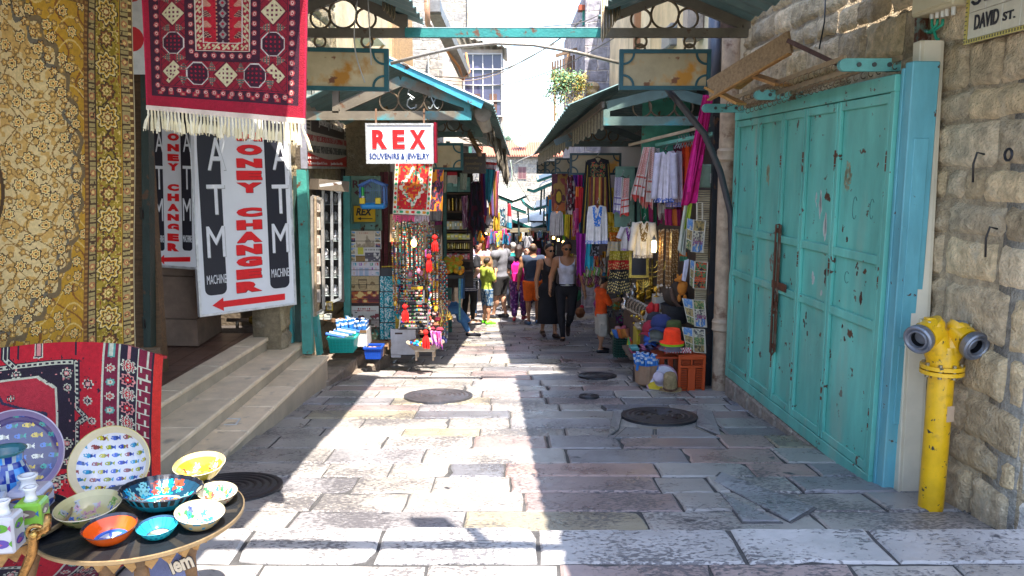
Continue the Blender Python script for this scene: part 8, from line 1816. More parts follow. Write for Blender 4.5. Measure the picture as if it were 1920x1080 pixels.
for i in range(26):
    px=1062+r_.random()*78;py=455+r_.random()*70;w_=r_.uniform(6,11);h=r_.uniform(16,34);Y=12.4+r_.random()*1.2
    if px<1092:Y=15+r_.random()*2
    hang('small bright bag or cloth on the crowded hooks behind the two women',[(px-w_/2,py),(px+w_/2,py),(px+w_/2,py+h),(px-w_/2,py+h)],Y,patt(r_.choice(SM),[r_.choice(SM)],6,.58,i),'hanging goods','hanging_goods',1,.03,12,14,group='crowded small goods behind the women')
for i in range(20):
    px=1132+r_.random()*60;py=545+r_.random()*60;Y=11.6+r_.random()*.6
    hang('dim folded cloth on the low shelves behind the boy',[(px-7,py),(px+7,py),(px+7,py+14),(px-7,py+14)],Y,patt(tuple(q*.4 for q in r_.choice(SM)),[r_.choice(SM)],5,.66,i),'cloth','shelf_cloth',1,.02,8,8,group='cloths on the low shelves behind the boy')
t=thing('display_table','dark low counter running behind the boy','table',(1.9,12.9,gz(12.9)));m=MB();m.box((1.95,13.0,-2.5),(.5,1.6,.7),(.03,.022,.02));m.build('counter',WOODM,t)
# far stall clutter closing the view behind the crowd
t=thing('market_stall','dim far market stall in the middle of the lane behind the crowd','stall',(.2,24,-4.2));m=MB();m.box((0.0,24.6,-2.9),(3.4,.1,2.7),(.025,.02,.022));m.build('back_cloth',CLOTH,t)
m=MB();m.bar((-1.2,23.2,-1.75),(1.4,23.2,-1.72),.08,.12,(.28,.24,.17));m.bar((-.6,22.6,-1.5),(-.1,23.2,-1.72),.06,.06,(.35,.28,.18));m.bar((-.62,23,-4.2),(-.62,23,-1.6),.08,.08,(.25,.2,.15),up=(1,0,0));m.build('frame',WOODM,t)
for i in range(46):
    px=935+r_.random()*120;py=428+r_.random()*38;w_=r_.uniform(4,8);h=r_.uniform(10,20);c=r_.choice(SM+[(.5,.48,.45)]*4)
    hang('small garment hanging on the far stall',[(px-w_/2,py),(px+w_/2,py),(px+w_/2*.9,py+h),(px-w_/2*.9,py+h)],21+r_.random()*2.5,patt(c,[r_.choice(SM)],5,.7,i),'garment','far_garment',1,.03,8,10,group='garments on the far stall')
garment('white embroidered tunic hanging in the middle of the far stall',989,442,464,12,20.5,(.6,.58,.62),slen=.4,sleeve=.7,name='tunic',cat='tunic')
for i in range(3):bulb('warm far bulb glowing above the heads on the right',1038+i*9,446+4*i,17+i*.3,.026,(1,.6,.15),5)
for o in [o for o in bpy.data.objects if o.get('label')=='warm far bulb glowing above the heads on the right']:o['group']='far warm bulbs'
m=MB()
for i in range(70):
    x=r_.uniform(-2.2,-1.15) if i % 2 else r_.uniform(1.2,2.1);Y=r_.uniform(15,22);m.ball((x,Y,gz(Y)+r_.uniform(.2,1.5)),r_.uniform(.05,.13),r_.choice(SM),7,(1,1,r_.uniform(.6,1.5)))
m.build('stall_goods',CLOTH,None,label='indistinct mass of goods filling the stalls beyond the crowd',cat='goods',kind='stuff')
for i in range(30):
    sd=-1 if i % 2 else 1;Y=13+i*.33;x=(-1.15 if sd<0 else 1.15)+r_.uniform(-.12,.12);zt_=.18-.09*(Y-12)+r_.uniform(-.1,.1);h=r_.uniform(.7,1.3);w_=.34
    q=[Vector((x-.17,Y,zt_)),Vector((x+.17,Y+.1,zt_)),Vector((x+.15,Y+.1,zt_-h)),Vector((x-.15,Y,zt_-h))];c=r_.choice(SM);c2=r_.choice(SM);sdv=r_.random()*9
    t=thing('hanging_garment','long cloth hanging along the stall front beyond the first shops on the %s' % ('left' if sd<0 else 'right'),'garment',q[0],group='cloths along the far %s stalls' % ('left' if sd<0 else 'right'))
    m=MB();pf_=patt(c,[c2],5,.6,i);m.sheet(lambda u,v:q[0].lerp(q[1],u).lerp(q[3].lerp(q[2],u),v)+Vector((0,.03*math.sin(u*15+sdv),0)),12,14,[[pf_((a+.5)/12,(b+.5)/14) for a in range(12)] for b in range(14)],-.006);m.build('cloth',CLOTH,t,smooth=True)
# ================================================================ people: signed distance bodies, one continuous surface each
def vsub(a,b):return np.array(a,dtype=np.float32)-np.array(b,dtype=np.float32)
class Fig:
    def __init__(s):s.p=[]
    def cap(s,tag,a,b,ra,rb,k=.02):s.p.append(('c',tag,np.array(a,dtype=float),np.array(b,dtype=float),ra,rb,k));return s
    def ell(s,tag,c,r,k=.02,Rm=None):s.p.append(('e',tag,np.array(c,dtype=float),np.array(r,dtype=float),Rm,None,k));return s
def polygonise(prims,h,off=0.,clips=()):
    lo=np.array([1e9]*3);hi=-lo
    for p in prims:
        if p[0]=='c':
            r_=max(p[4],p[5])+off;lo=np.minimum(lo,np.minimum(p[2],p[3])-r_);hi=np.maximum(hi,np.maximum(p[2],p[3])+r_)
        else:r_=max(p[3])+off;lo=np.minimum(lo,p[2]-r_);hi=np.maximum(hi,p[2]+r_)
    lo-=3*h;hi+=3*h;n=np.ceil((hi-lo)/h).astype(int)+1
    ax=[lo[i]+h*np.arange(n[i]) for i in range(3)];Fd=np.full(n,.5,dtype=np.float32)
    for p in prims:
        k=p[6];pad=k+off+2.5*h
        if p[0]=='c':a=np.minimum(p[2],p[3])-max(p[4],p[5])-pad;b=np.maximum(p[2],p[3])+max(p[4],p[5])+pad
        else:a=p[2]-max(p[3])-pad;b=p[2]+max(p[3])+pad
        i0=np.maximum(0,((a-lo)/h).astype(int));i1=np.minimum(n,((b-lo)/h).astype(int)+2)
        if (i1<=i0).any():continue
        X=ax[0][i0[0]:i1[0]][:,None,None];Y=ax[1][i0[1]:i1[1]][None,:,None];Z=ax[2][i0[2]:i1[2]][None,None,:]
        if p[0]=='c':
            d=p[3]-p[2];L2=max(1e-9,d @ d);x,y,z=X-p[2][0],Y-p[2][1],Z-p[2][2];t=np.clip((x*d[0]+y*d[1]+z*d[2])/L2,0,1)
            D=np.sqrt((x-t*d[0])**2+(y-t*d[1])**2+(z-t*d[2])**2)-(p[4]+(p[5]-p[4])*t)
        else:
            x,y,z=X-p[2][0],Y-p[2][1],Z-p[2][2]
            if p[4] is not None:M=p[4];x,y,z=(M[0][0]*x+M[1][0]*y+M[2][0]*z,M[0][1]*x+M[1][1]*y+M[2][1]*z,M[0][2]*x+M[1][2]*y+M[2][2]*z)
            r=p[3];k0=np.sqrt((x/r[0])**2+(y/r[1])**2+(z/r[2])**2);k1=np.sqrt((x/r[0]**2)**2+(y/r[1]**2)**2+(z/r[2]**2)**2)+1e-9;D=k0*(k0-1)/k1
        D=D-off;S_=Fd[i0[0]:i1[0],i0[1]:i1[1],i0[2]:i1[2]]
        hh=np.maximum(k-np.abs(S_-D),0)/max(k,1e-6);Fd[i0[0]:i1[0],i0[1]:i1[1],i0[2]:i1[2]]=np.minimum(S_,D)-hh*hh*k*.25
    X=ax[0][:,None,None];Y=ax[1][None,:,None];Z=ax[2][None,None,:]
    for c in clips:Fd=np.maximum(Fd,c(X,Y,Z))
    Fd=Fd.astype(np.float64);Fd[0]=Fd[-1]=.5;Fd[:,0]=Fd[:,-1]=.5;Fd[:,:,0]=Fd[:,:,-1]=.5
    s=Fd<0;nc=[q-1 for q in n];acc=np.zeros((*nc,3));cnt=np.zeros(nc)
    sl=lambda o:tuple(slice(o[i],o[i]+nc[i]) for i in range(3))
    corners=[(i,j,k) for i in (0,1) for j in (0,1) for k in (0,1)]
    anyc=np.zeros(nc,bool);allc=np.ones(nc,bool)
    for c in corners:anyc |= s[sl(c)];allc &= s[sl(c)]
    act=anyc & ~allc;I=np.argwhere(act)
    if len(I)==0:return [],[]
    A=np.zeros((len(I),3));Cn=np.zeros(len(I))
    for c in corners:
        for axi in range(3):
            if c[axi]:continue
            d=list(c);d[axi]=1;f0=Fd[I[:,0]+c[0],I[:,1]+c[1],I[:,2]+c[2]];f1=Fd[I[:,0]+d[0],I[:,1]+d[1],I[:,2]+d[2]]
            m=(f0<0)!=(f1<0);t=np.where(m,f0/(f0-f1+1e-12),0);v=np.tile(np.array(c,float),(len(I),1));v[:,axi]+=t;A[m]+=v[m];Cn[m]+=1
    V=lo+h*(I+A/Cn[:,None]);idx=-np.ones(nc,int);idx[act]=np.arange(len(I));Fc=[]
    for axi,(u,w_) in enumerate(((1,2),(2,0),(0,1))):
        s0=[slice(1,nc[i]) for i in range(3)];s0[axi]=slice(0,nc[axi]);s1=list(s0);s1[axi]=slice(1,nc[axi]+1)
        a=s[tuple(s0)];b=s[tuple(s1)];E=np.argwhere(a!=b);off_=np.array([1,1,1]);off_[axi]=0;E=E+off_
        e=np.zeros(3,int);eu=e.copy();eu[u]=1;ew=e.copy();ew[w_]=1
        g=lambda o:idx[E[:,0]-o[0],E[:,1]-o[1],E[:,2]-o[2]]
        q=np.stack([g(eu+ew),g(ew),g(e),g(eu)],1);fl=s[E[:,0],E[:,1],E[:,2]];q[~fl]=q[~fl][:,::-1]
        Fc.append(q[(q>=0).all(1)])
    return V,np.vstack(Fc)
def fmesh(name,prims,h,off,col,root,matr,clips=(),colfn=None):
    V,Fc=polygonise(prims,h,off,clips)
    if len(V)==0:return None
    m=MB();m.v=[tuple(p) for p in V];m.f=[tuple(int(i) for i in q) for q in Fc]
    if colfn:ce=V[Fc].mean(1);m.c=[colfn(*p) for p in ce]
    else:m.c=[col]*len(m.f)
    return m.build(name,matr,root,smooth=True,local=True)
def person(label,px,Y,head_py,rz,J={},skin=(.42,.22,.13),hair=('short',(.02,.015,.012)),wear=(),shoes=(.03,.02,.02),build=1.,female=False,h=.009,head=(0,0),group=None,zoff=0.,H=None,glasses=False,seated=False,curl=.35):
    g=Vector((P(px,600,Y).x,Y,gz(Y)+zoff));H=H or (P(px,head_py,Y).z-g.z);t=thing('person',label,'person',g,R(rz),group)
    sw=(.105 if female else .118)*build;hw=(.060 if female else .055)
    D=dict(head=(0,.012,.935),neck=(0,-.002,.845),chest=(0,0,.735),waist=(0,0,.625),hip=(0,-.005,.53),shL=(-sw,-.005,.808),shR=(sw,-.005,.808),elL=(-sw-.035,-.01,.63),elR=(sw+.035,-.01,.63),wrL=(-sw-.045,.03,.49),wrR=(sw+.045,.03,.49),
             hiL=(-hw,0,.515),hiR=(hw,0,.515),knL=(-hw-.006,.012,.285),knR=(hw+.006,.012,.285),anL=(-hw-.006,-.015,.05),anR=(hw+.006,-.015,.05),toL=None,toR=None)
    D.update(J);q={k:(np.array(v,float)*H if v is not None else None) for k,v in D.items()};f=Fig();b=build
    yaw,pit=R(head[0]),R(head[1]);Rh=np.array((Matrix.Rotation(yaw,3,'Z') @ Matrix.Rotation(pit,3,'X')));hc=q['head']
    hp=lambda x,y,z:hc+Rh @ (np.array([x,y,z])*H)
    f.ell('head',hp(0,-.004,.012),np.array((.045,.056,.054))*H,.02*H,Rh);f.ell('head',hp(0,.014,-.022),np.array((.036,.040,.042))*H,.02*H,Rh)
    f.cap('head',hp(0,.052,.0),hp(0,.062,-.018),.006*H,.0085*H,.008*H)             # nose
    f.ell('head',hp(0,.046,-.036),np.array((.016,.010,.008))*H,.01*H,Rh)              # mouth
    f.ell('head',hp(0,.040,-.055),np.array((.015,.014,.012))*H,.012*H,Rh)             # chin
    for sx in (-1,1):f.ell('head',hp(sx*.046,-.004,-.006),np.array((.006,.011,.017))*H,.006*H,Rh);f.ell('head',hp(sx*.018,.045,.010),np.array((.013,.008,.005))*H,.008*H,Rh)
    f.cap('neck',q['neck']-np.array((0,0,.03))*H,hp(0,-.012,-.03),.031*H*b,.028*H,.02*H)
    f.cap('torso',q['shL']+np.array((.03,0,.004))*H,q['shR']+np.array((-.03,0,.004))*H,.037*H*b,.037*H*b,.03*H)
    f.ell('torso',q['chest'],np.array((.098 if not female else .085,.060,.10))*H*np.array((b,b,1)),.03*H);f.ell('torso',q['waist'],np.array((.082 if not female else .068,.053,.085))*H*np.array((b,b*1.05,1)),.03*H)
    f.ell('torso',q['hip'],np.array((.088 if female else .082,.064,.062))*H*np.array((b,b,1)),.03*H)
    if female:
        for sx in (-1,1):f.ell('torso',q['chest']+np.array((sx*.037,.048,.0))*H,np.array((.032,.027,.032))*H*b,.02*H)
    for s_,sx in (('L',-1),('R',1)):
        f.ell('arm'+s_,q['sh'+s_],np.array((.034,.034,.036))*H*b,.02*H);f.cap('arm'+s_,q['sh'+s_],q['el'+s_],.030*H*b,.023*H*b,.012*H);f.cap('fore'+s_,q['el'+s_],q['wr'+s_],.0235*H*b,.0145*H,.01*H)
        d=q['wr'+s_]-q['el'+s_];d /= np.linalg.norm(d);pn=np.array((-sx*1.,.15,0.));pn-=d*(pn @ d);pn /= np.linalg.norm(pn)+1e-9;lat=np.cross(d,pn)
        if lat[1]<0:lat=-lat
        w0=q['wr'+s_];pc=w0+d*.030*H
        f.cap('hand'+s_,w0+d*.012*H-lat*.007*H,pc+d*.016*H-lat*.010*H,.013*H,.0115*H,.008*H);f.cap('hand'+s_,w0+d*.012*H+lat*.007*H,pc+d*.016*H+lat*.010*H,.013*H,.0115*H,.008*H)
        for i,ln in enumerate((.040,.046,.043,.033)):
            b0=pc+d*.018*H+lat*(.019-.0128*i)*H;k1=b0+(d*.6+pn*curl*.5)*ln*.55*H+lat*(.004-.0027*i)*H;k2=k1+(d*(.6-curl*.3)+pn*curl)*ln*.5*H
            f.cap('hand'+s_,b0,k1,.0058*H,.0052*H,.003*H);f.cap('hand'+s_,k1,k2,.0052*H,.0042*H,.002*H)
        t0=w0+d*.020*H+lat*.014*H;f.cap('hand'+s_,t0,t0+(lat*.75+d*.6+pn*.3)*.022*H,.0075*H,.0062*H,.005*H);t1=t0+(lat*.75+d*.6+pn*.3)*.022*H;f.cap('hand'+s_,t1,t1+(lat*.2+d*.9+pn*.4)*.018*H,.0062*H,.005*H,.002*H)
        f.cap('thigh'+s_,q['hi'+s_],q['kn'+s_],.050*H*b,.031*H,.02*H);kd=q['an'+s_]-q['kn'+s_];f.cap('calf'+s_,q['kn'+s_],q['an'+s_],.031*H,.0175*H,.012*H);f.ell('calf'+s_,q['kn'+s_]+kd*.28+np.array((0,-.012,0))*H,np.array((.030,.032,.06))*H,.015*H)
        fd=(q['to'+s_]-q['an'+s_]) if q['to'+s_] is not None else np.array((sx*.02,.105,-.032))*H
        hl=q['an'+s_]+np.array((0,-.018,-.020))*H*(1 if q['to'+s_] is None else .6);te=q['an'+s_]+fd
        f.cap('foot'+s_,hl,te,.021*H,.016*H,.012*H);f.cap('foot'+s_,q['an'+s_],q['an'+s_]+fd*.4,.02*H,.019*H,.012*H)
    skin=tuple(min(.7,c*1.3) for c in skin);fmesh('body',f.p,h,0.,skin,t,SKIN)
    sel=lambda tags:[p for p in f.p if p[1] in tags]
    # eyes, brows and lips
    m=MB();Mh=Matrix(Rh.tolist()).to_4x4();
    for sx in (-1,1):
        m.ball(Vector(hp(sx*.018,.0475,.002)),.0075*H,(.55,.5,.48),8,(1,.6,.6));m.ball(Vector(hp(sx*.018,.0525,.002)),.0036*H,(.02,.012,.01),8,(1,.5,1));a=Vector(hp(sx*.009,.0535,.014));c=Vector(hp(sx*.030,.044,.015));m.tube([a,c],.0022*H,hair[1],5)
    m.build('eyes',GLAZE,t,local=True)
    m=MB();m.tube([Vector(hp(x,.0545-.25*abs(x),-.036)) for x in (-.013,-.006,0,.006,.013)],.0030*H,tuple(c*.75 if i else c*1.05 for i,c in enumerate(skin)),6);m.build('lips',SKIN,t,local=True)
    # hair
    st,hcol=hair[0],hair[1];hf=Fig();hf.ell('h',hp(0,-.010,.018),np.array((.050,.060,.056))*H,.01*H,Rh)
    def face(X,Y_,Z):
        x,y,z=X-hc[0],Y_-hc[1],Z-hc[2];yy=Rh[0][1]*x+Rh[1][1]*y+Rh[2][1]*z;zz=Rh[0][2]*x+Rh[1][2]*y+Rh[2][2]*z
        return np.minimum((yy-.018*H)*.8-(zz-.030*H)*.75,1e3)
    cl=[face]
    if st=='bald':hf.p=[];hf.ell('h',hp(0,-.012,.010),np.array((.0475,.054,.050))*H,.01*H,Rh)
    if st in ('long','bob'):ln=.13 if st=='long' else .05;hf.ell('h',hp(0,-.038,-.02),np.array((.052,.034,.055+ln*.3))*H,.02*H,Rh)
    if st=='long':hf.cap('h',hp(0,-.045,0),q['neck']+np.array((0,-.065,-.12))*H,.046*H,.036*H,.02*H);hf.cap('h',hp(.02,-.045,-.04),q['neck']+np.array((.02,-.06,-.15))*H,.03*H,.02*H,.02*H)
    if st=='bun':hf.ell('h',hp(0,-.074,.0),np.array((.024,.024,.024))*H,.01*H,Rh)
    if hf.p:fmesh('hair',hf.p,min(h,.008),0.,hcol,t,HAIR,cl)
    if glasses:
        m=MB();
        for sx in (-1,1):m.ball(Vector(hp(sx*.019,.054,.002)),.0150*H,(.012,.01,.012),10,(1,.35,.8));m.tube([Vector(hp(sx*.033,.050,.005)),Vector(hp(sx*.047,.0,.004))],.002*H,(.02,.015,.015),5)
        m.tube([Vector(hp(-.01,.058,.006)),Vector(hp(.01,.058,.006))],.002*H,(.02,.015,.015),5);m.build('sunglasses',GLAZE,t,local=True,smooth=True)
    # clothing
    def short(p,frac):                  # shorten a limb capsule
        if p[0]!='c':return p
        return (p[0],p[1],p[2],p[2]+(p[3]-p[2])*frac,p[4],p[4]+(p[5]-p[4])*frac,p[6])
    for wr in wear:
        nm=wr['name'];pr=[]
        for tg in wr['tags']:
            tag,fr=tg if isinstance(tg,tuple) else (tg,1.)
            for p in sel([tag]):pr.append(short(p,fr))
        for (a,b_,ra,rb) in wr.get('extra',()):pr.append(('c','x',np.array(a)*H,np.array(b_)*H,ra*H,rb*H,.03*H))
        for (c,r_) in wr.get('ells',()):pr.append(('e','x',np.array(c)*H,np.array(r_)*H,None,None,.02*H))
        cl=[]
        if 'top' in wr:cl.append(lambda X,Y_,Z,v=wr['top']*H:Z-v+0*X+0*Y_)
        if 'bot' in wr:cl.append(lambda X,Y_,Z,v=wr['bot']*H:v-Z+0*X+0*Y_)
        if 'neck' in wr:
            nr,nd=wr['neck'];nz=q['neck'][2]-.0*H;ny=q['neck'][1]+.02*H
            cl.append(lambda X,Y_,Z,nr=nr*H,nz=nz,ny=ny,nd=nd:nr-np.sqrt((X-q['neck'][0])**2+((Y_-ny)*.75)**2+((Z-nz)*nd)**2))
        if wr.get('tank'):cl.append(lambda X,Y_,Z:np.minimum((np.abs(X-q['chest'][0])-.078*H)*.9,(Z-.735*H))+0*Y_)
        fmesh(nm,pr,h,wr.get('off',.012)*H/1.7,wr.get('col',(.5,.5,.5)),t,wr.get('mat',CLOTH),cl,wr.get('colfn') and (lambda x,y,z,F_=wr['colfn']:F_(x/H,y/H,z/H)))
    if shoes:
        zs=q['anL'][2]
        for s_ in 'LR':
            an=q['an'+s_];fmesh('shoe',sel(['foot'+s_]),h,.006*H/1.7,shoes,t,PLAST,[lambda X,Y_,Z,a=an:Z-a[2]-.004*H+0*X+0*Y_])
    return t,q,H
K=lambda*a:a
def stripes(c1,c2,n=46):return lambda x,y,z:c1 if int(z*n*2+200) % 2 else c2
# 1 woman in white tank top walking towards the camera
W1,q,H=person('woman in white tank top and black trousers walking towards the camera',1062,13.55,452,178,dict(elR=(.155,-.03,.645),wrR=(.165,.07,.53),elL=(-.15,-.01,.64),wrL=(-.175,.015,.50),knR=(.055,.06,.29),anR=(.035,.10,.055),knL=(-.045,.035,.29),anL=(-.02,-.14,.13),toL=(-.02,-.07,.055),head=(0.005,.015,.93)),
    skin=(.33,.15,.075),hair=('bun',(.035,.015,.01)),female=True,h=.0075,glasses=True,head=(12,-8),shoes=(.03,.015,.012),
    wear=[dict(name='trousers',tags=['torso','thighL','thighR',('calfL',.92),('calfR',.92)],off=.010,top=.585,col=(.016,.014,.018)),dict(name='tank_top',tags=['torso'],off=.013,bot=.565,top=.85,neck=(.075,.8),tank=True,col=(.66,.64,.76))])
m=MB();m.box((0,.075*H,.578*H),(.05,.012,.028),(.6,.58,.5));m.tube([(0.088*H*math.cos(a),.068*H*math.sin(a),.578*H) for a in np.linspace(0,6.28,24)],.009,(.02,.015,.015),6,True);m.build('belt',METAL,W1,local=True)
m=MB();m.tube([(.045*H,.03,.83*H),(.09*H,-.01,.76*H),(.12*H,-.035,.66*H),(.13*H,-.03,.6*H)],.011,(.16,.09,.04),6);m.box((.145*H,-.05,.53*H),(.09,.22,.26),(.03,.02,.018),None,.03);m.build('shoulder_bag',CLOTH,W1,local=True)
m=MB();m.tube([tuple(q['wrL']+np.array((.028*math.cos(a),.028*math.sin(a),.02))) for a in np.linspace(0,6.28,12)],.006,(.6,.5,.3),5,True);m.tube([tuple(q['wrR']+np.array((.028*math.cos(a),.028*math.sin(a),.0))) for a in np.linspace(0,6.28,12)],.008,(.5,.5,.5),5,True);m.build('bracelets',GOLDM,W1,local=True)
# 2 woman in long black dress
W2,q,H=person('woman in long black dress and sunglasses walking beside the woman in white',1029,14.2,458,200,dict(elL=(-.15,.01,.63),wrL=(-.17,.05,.49),knL=(-.05,.04,.28),anL=(-.045,.06,.05),anR=(.05,-.06,.07)),skin=(.36,.17,.09),hair=('bun',(.02,.012,.012)),female=True,glasses=True,head=(8,-4),shoes=(.05,.02,.015),h=.008,
    wear=[dict(name='dress',tags=['torso',('thighL',1),('thighR',1)],extra=[(K(-.045,0,.52),K(-.055,.02,.17),.055,.062),(K(.045,0,.52),K(.055,-.01,.17),.055,.062),(K(0,0,.5),K(0,.0,.18),.07,.085)],off=.012,bot=.16,top=.85,neck=(.07,.8),tank=True,col=(.013,.012,.016))])
# 3 man in navy top and orange shorts
W3,q,H=person('man seen from behind in navy sleeveless top and orange shorts',999,17.1,457,8,dict(anL=(-.06,-.06,.05),knL=(-.06,.0,.285),anR=(.055,.04,.05),elR=(.15,.06,.66),wrR=(.12,.14,.6)),skin=(.26,.12,.065),hair=('bald',(.05,.03,.02)),build=1.12,shoes=(.05,.12,.25),h=.009,
    wear=[dict(name='shorts',tags=['torso',('thighL',.96),('thighR',.96)],off=.034,top=.55,bot=.30,col=(.75,.12,.008)),dict(name='sleeveless_top',tags=['torso'],off=.022,bot=.52,top=.86,neck=(.055,.9),col=(.03,.045,.085))])
# 4 woman with pink backpack
def flo(x,y,z):n=float(vn(np.array(x*60.+9),np.array(z*46.),3));return (.10,.02,.16) if n<.45 else (.03,.03,.12) if n<.62 else (.30,.05,.28) if n<.82 else (.25,.25,.5)
W4,q,H=person('woman seen from behind with long dark hair and a pink backpack',973,17.5,459,-12,dict(anR=(.045,.07,.06),anL=(-.05,-.05,.06),elL=(-.14,.02,.64),wrL=(-.12,.10,.55)),skin=(.36,.18,.11),hair=('long',(.025,.012,.01)),female=True,shoes=(.45,.04,.06),h=.009,
    wear=[dict(name='patterned_trousers',tags=['torso','thighL','thighR',('calfL',.8),('calfR',.8)],off=.030,top=.58,col=(.1,.03,.2),colfn=flo),dict(name='dark_top',tags=['torso',('armL',.6),('armR',.6)],off=.014,bot=.55,top=.85,neck=(.05,.9),col=(.03,.03,.05))])
m=MB();m.box((0,-.17,.66*H),(.27,.15,.42),(.72,.004,.24),None,.05);m.box((0,-.25,.60*H),(.20,.05,.2),(.62,.004,.2),None,.02)
for sx in (-1,1):m.tube([(sx*.08,-.12,.76*H),(sx*.10,-.02,.84*H),(sx*.10,.08,.78*H),(sx*.12,-.04,.6*H)],.018,(.6,.004,.2),6)
m.tube([(-.03,-.17,.78*H),(0,-.17,.80*H),(.03,-.17,.78*H)],.008,(.5,.004,.18),6);m.build('backpack',CLOTH,W4,local=True,smooth='auto')
# 5 man in grey shirt
W5,q,H=person('tall man in grey shirt with black panel carrying a blue plastic bag',938,18.0,447,62,dict(elR=(.17,-.02,.64),wrR=(.19,.07,.53),elL=(-.13,.03,.64),wrL=(-.08,.10,.60),anL=(-.05,.07,.05),anR=(.06,-.05,.05)),skin=(.36,.19,.12),hair=('short',(.16,.15,.15)),build=1.2,shoes=(.05,.05,.06),h=.009,
    wear=[dict(name='shorts',tags=['torso',('thighL',.95),('thighR',.95)],off=.035,top=.54,bot=.30,col=(.03,.028,.03)),dict(name='shirt',tags=['torso',('armL',.8),('armR',.8)],off=.028,bot=.50,top=.86,neck=(.05,.9),col=(.2,.2,.22),colfn=lambda x,y,z:(.015,.015,.018) if (y>.02 and abs(x)<.085) else (.19,.19,.22))])
bm=MB();wr_=Vector(q['wrR']);bm.lathe([(1e-5,-.36),(.09,-.34),(.12,-.2),(.08,-.10),(.02,-.05)],(.12,.32,.5),18,Matrix.Translation(wr_+Vector((0,.06,0))),wob=lambda a,i:1+.12*math.sin(3*a+i),cap=False);bm.tube([wr_+Vector((0,.06,-.06)),wr_+Vector((0,.06,-.10))],.02,(.12,.32,.5),6);bm.build('plastic_bag',PLAST,W5,local=True,smooth=True)
# 6 boy in yellow green shirt
W6,q,H=person('boy in yellow green shirt and neon green shoes with hand at his mouth',913,17.15,483,-62,dict(elR=(.10,.08,.66),wrR=(.055,.12,.78),elL=(-.14,.0,.63),wrL=(-.14,.06,.5),head=(0,.02,.93)),skin=(.36,.18,.11),hair=('short',(.03,.018,.012)),shoes=(.15,.75,.02),h=.009,
    wear=[dict(name='shorts',tags=['torso',('thighL',.9),('thighR',.9)],off=.035,top=.54,bot=.29,colfn=lambda x,y,z:(.25,.32,.38) if float(vn(np.array((x+y)*50.+9),np.array(z*50.),3))>.5 else (.03,.10,.22)),dict(name='t_shirt',tags=['torso',('armL',.75),('armR',.75)],off=.030,bot=.47,top=.87,neck=(.045,.9),col=(.50,.62,.08))])
# 7 woman in striped top
W7,q,H=person('woman in navy striped top and black leggings with hand on her hip',880,17.3,457,-38,dict(elR=(.19,-.05,.68),wrR=(.11,-.02,.60),elL=(-.15,.03,.64),wrL=(-.12,.1,.56)),skin=(.45,.25,.17),hair=('bob',(.012,.01,.012)),female=True,build=1.2,shoes=(.3,.2,.15),h=.009,
    wear=[dict(name='leggings',tags=['torso','thighL','thighR',('calfL',.9),('calfR',.9)],off=.010,top=.55,col=(.012,.012,.014)),dict(name='striped_top',tags=['torso',('thighL',.25),('thighR',.25),('armL',.55),('armR',.55)],extra=[(K(0,0,.6),K(0,0,.46),.085,.10)],off=.026,bot=.42,top=.87,neck=(.05,.9),colfn=lambda x,y,z:((.50,.50,.55) if int(z*100) % 2 else (.03,.04,.11)) if abs(x)<.13 else (.015,.015,.02))])
# 8 seller
W8,q,H=person('shop woman in lilac shirt and jeans facing the customers, holding a card sheet',899,18.1,447,165,dict(elL=(-.13,.07,.66),wrL=(-.10,.16,.70),elR=(.14,.06,.66),wrR=(.10,.15,.66)),skin=(.42,.22,.15),hair=('bun',(.03,.018,.014)),female=True,shoes=(.35,.22,.15),h=.010,
    wear=[dict(name='jeans',tags=['torso','thighL','thighR',('calfL',.95),('calfR',.95)],off=.014,top=.56,col=(.04,.12,.28)),dict(name='shirt',tags=['torso',('armL',.95),('armR',.95)],off=.024,bot=.50,top=.87,neck=(.05,.9),col=(.50,.36,.46))])
m=MB();m.box((-.10*H,.2*H,.72*H),(.34,.03,.30),(.34,.22,.12),Matrix.Rotation(.2,4,'Z'));m.build('card_sheet',PAINT,W8,local=True)
# 9 boy in orange shirt at the stall
W9,q,H=person('boy in orange T shirt and beige cargo shorts looking at the metalware',1127,11.75,520,-80,dict(elR=(.13,.08,.66),wrR=(.07,.20,.70),elL=(-.11,.10,.66),wrL=(-.03,.21,.70),head=(0,.03,.925),neck=(0,.01,.845),anL=(-.05,.02,.05),anR=(.05,-.03,.05)),skin=(.42,.20,.11),hair=('short',(.02,.012,.01)),shoes=(.02,.02,.025),h=.0065,head=(0,-18),
    wear=[dict(name='cargo_shorts',tags=['torso',('thighL',1.),('thighR',1.)],extra=[(K(-.062,0,.50),K(-.066,.008,.27),.058,.056),(K(.062,0,.50),K(.066,.008,.27),.058,.056)],off=.020,top=.53,bot=.235,col=(.50,.44,.37)),dict(name='t_shirt',tags=['torso',('armL',.85),('armR',.85)],off=.030,bot=.46,top=.87,neck=(.045,.9),col=(.82,.085,.006))])
m=MB();
for sx in (-1,1):m.box((sx*.125*H,.0,.36*H),(.02,.10,.10),(.50,.44,.37),None,.006);m.box((sx*.133*H,.0,.385*H),(.012,.105,.03),(.46,.40,.34),None,.004)
m.build('cargo_pocket',CLOTH,W9,local=True)
m=MB();c=Vector((q['wrR']+q['wrL'])/2)+Vector((0,.03,.02));m.tube([c+Vector((0,0,-.05)),c+Vector((0,.01,.06))],.012,(.1,.12,.06),8);m.ball(c+Vector((0,.01,.07)),.022,(.3,.25,.08),10);m.build('held_trinket',GLAZE,W9,local=True)
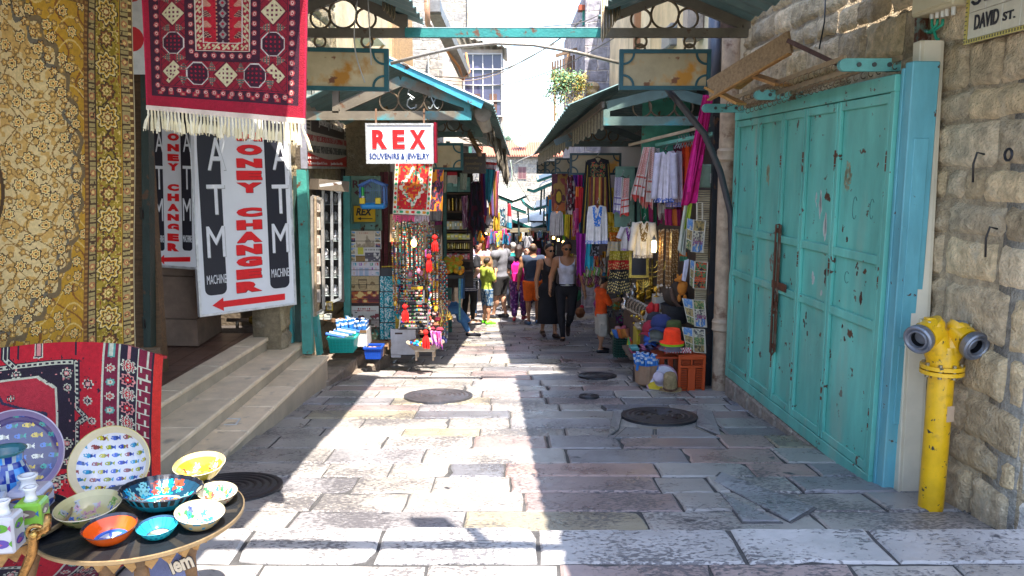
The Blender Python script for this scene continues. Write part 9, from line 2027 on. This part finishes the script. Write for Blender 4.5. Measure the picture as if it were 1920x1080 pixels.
# 10 seated person, legs stretched out from behind the bead stand
W10,q,H=person('seated person in blue jeans, legs crossed out from behind the bead stand',810,14.0,470,-68,dict(head=(0,-.10,.70),neck=(0,-.09,.61),chest=(0,-.07,.51),waist=(0,-.03,.41),hip=(0,0,.32),shL=(-.11,-.08,.58),shR=(.11,-.08,.58),elL=(-.15,-.0,.46),wrL=(-.08,.12,.40),elR=(.15,.0,.46),wrR=(.09,.13,.40),
    hiL=(-.055,.02,.30),hiR=(.055,.02,.30),knL=(-.06,.26,.34),knR=(.05,.27,.30),anL=(.0,.42,.14),anR=(.08,.38,.05),toL=(.02,.53,.13),toR=(.10,.49,.02)),skin=(.42,.22,.15),hair=('short',(.03,.02,.015)),shoes=(.02,.02,.03),h=.008,H=1.72,
    wear=[dict(name='jeans',tags=['torso','thighL','thighR',('calfL',.86),('calfR',.86)],off=.016,top=.37,colfn=lambda x,y,z:(.06,.18,.40)),dict(name='shirt',tags=['torso',('armL',.9),('armR',.9)],off=.018,bot=.33,top=.66,neck=(.05,.9),col=(.10,.09,.10)),
          dict(name='socks',tags=['calfL','calfR'],off=.004,bot=.04,top=.30,col=(.55,.55,.6))])
m=MB();m.box((0,-.02,.13*H),(.34,.34,.26*H),(.08,.06,.05),None,.01);m.build('stool',WOODM,None,label='x',cat='stool');o_=bpy.data.objects['stool.001'] if 'stool.001' in bpy.data.objects else bpy.data.objects['stool']
for o in bpy.data.objects:
    if o.get('label')=='x':o['label']='dark low seat under the person in blue jeans';o.matrix_world=MW[W10.name].copy()
# 11.. people deeper in the lane
for (lb,px,Y,hp_,rz,sk,hr,col,c2,fem) in (('woman with dark hair facing the camera between the man and the pink backpack',987,21.5,464,175,(.45,.25,.18),('bob',(.02,.012,.01)),(.06,.06,.10),(.05,.05,.08),True),('person with grey hair deep in the lane behind the pink backpack',962,21.0,455,10,(.4,.22,.15),('short',(.4,.38,.36)),(.35,.4,.42),(.05,.06,.1),False),
        ('person in teal top in the background beside the man in grey',952,20.0,456,170,(.35,.18,.11),('short',(.03,.02,.015)),(.02,.3,.28),(.06,.05,.05),False),('person in white shirt farthest down the lane',1004,23.0,463,180,(.35,.18,.11),('short',(.02,.015,.015)),(.5,.5,.52),(.04,.05,.08),False)):
    person(lb,px,Y,hp_,rz,{},skin=sk,hair=hr,female=fem,h=.014,wear=[dict(name='trousers',tags=['torso','thighL','thighR',('calfL',.95),('calfR',.95)],off=.018,top=.55,col=c2),dict(name='shirt',tags=['torso',('armL',.8),('armR',.8)],off=.026,bot=.50,top=.87,neck=(.05,.9),col=col)])
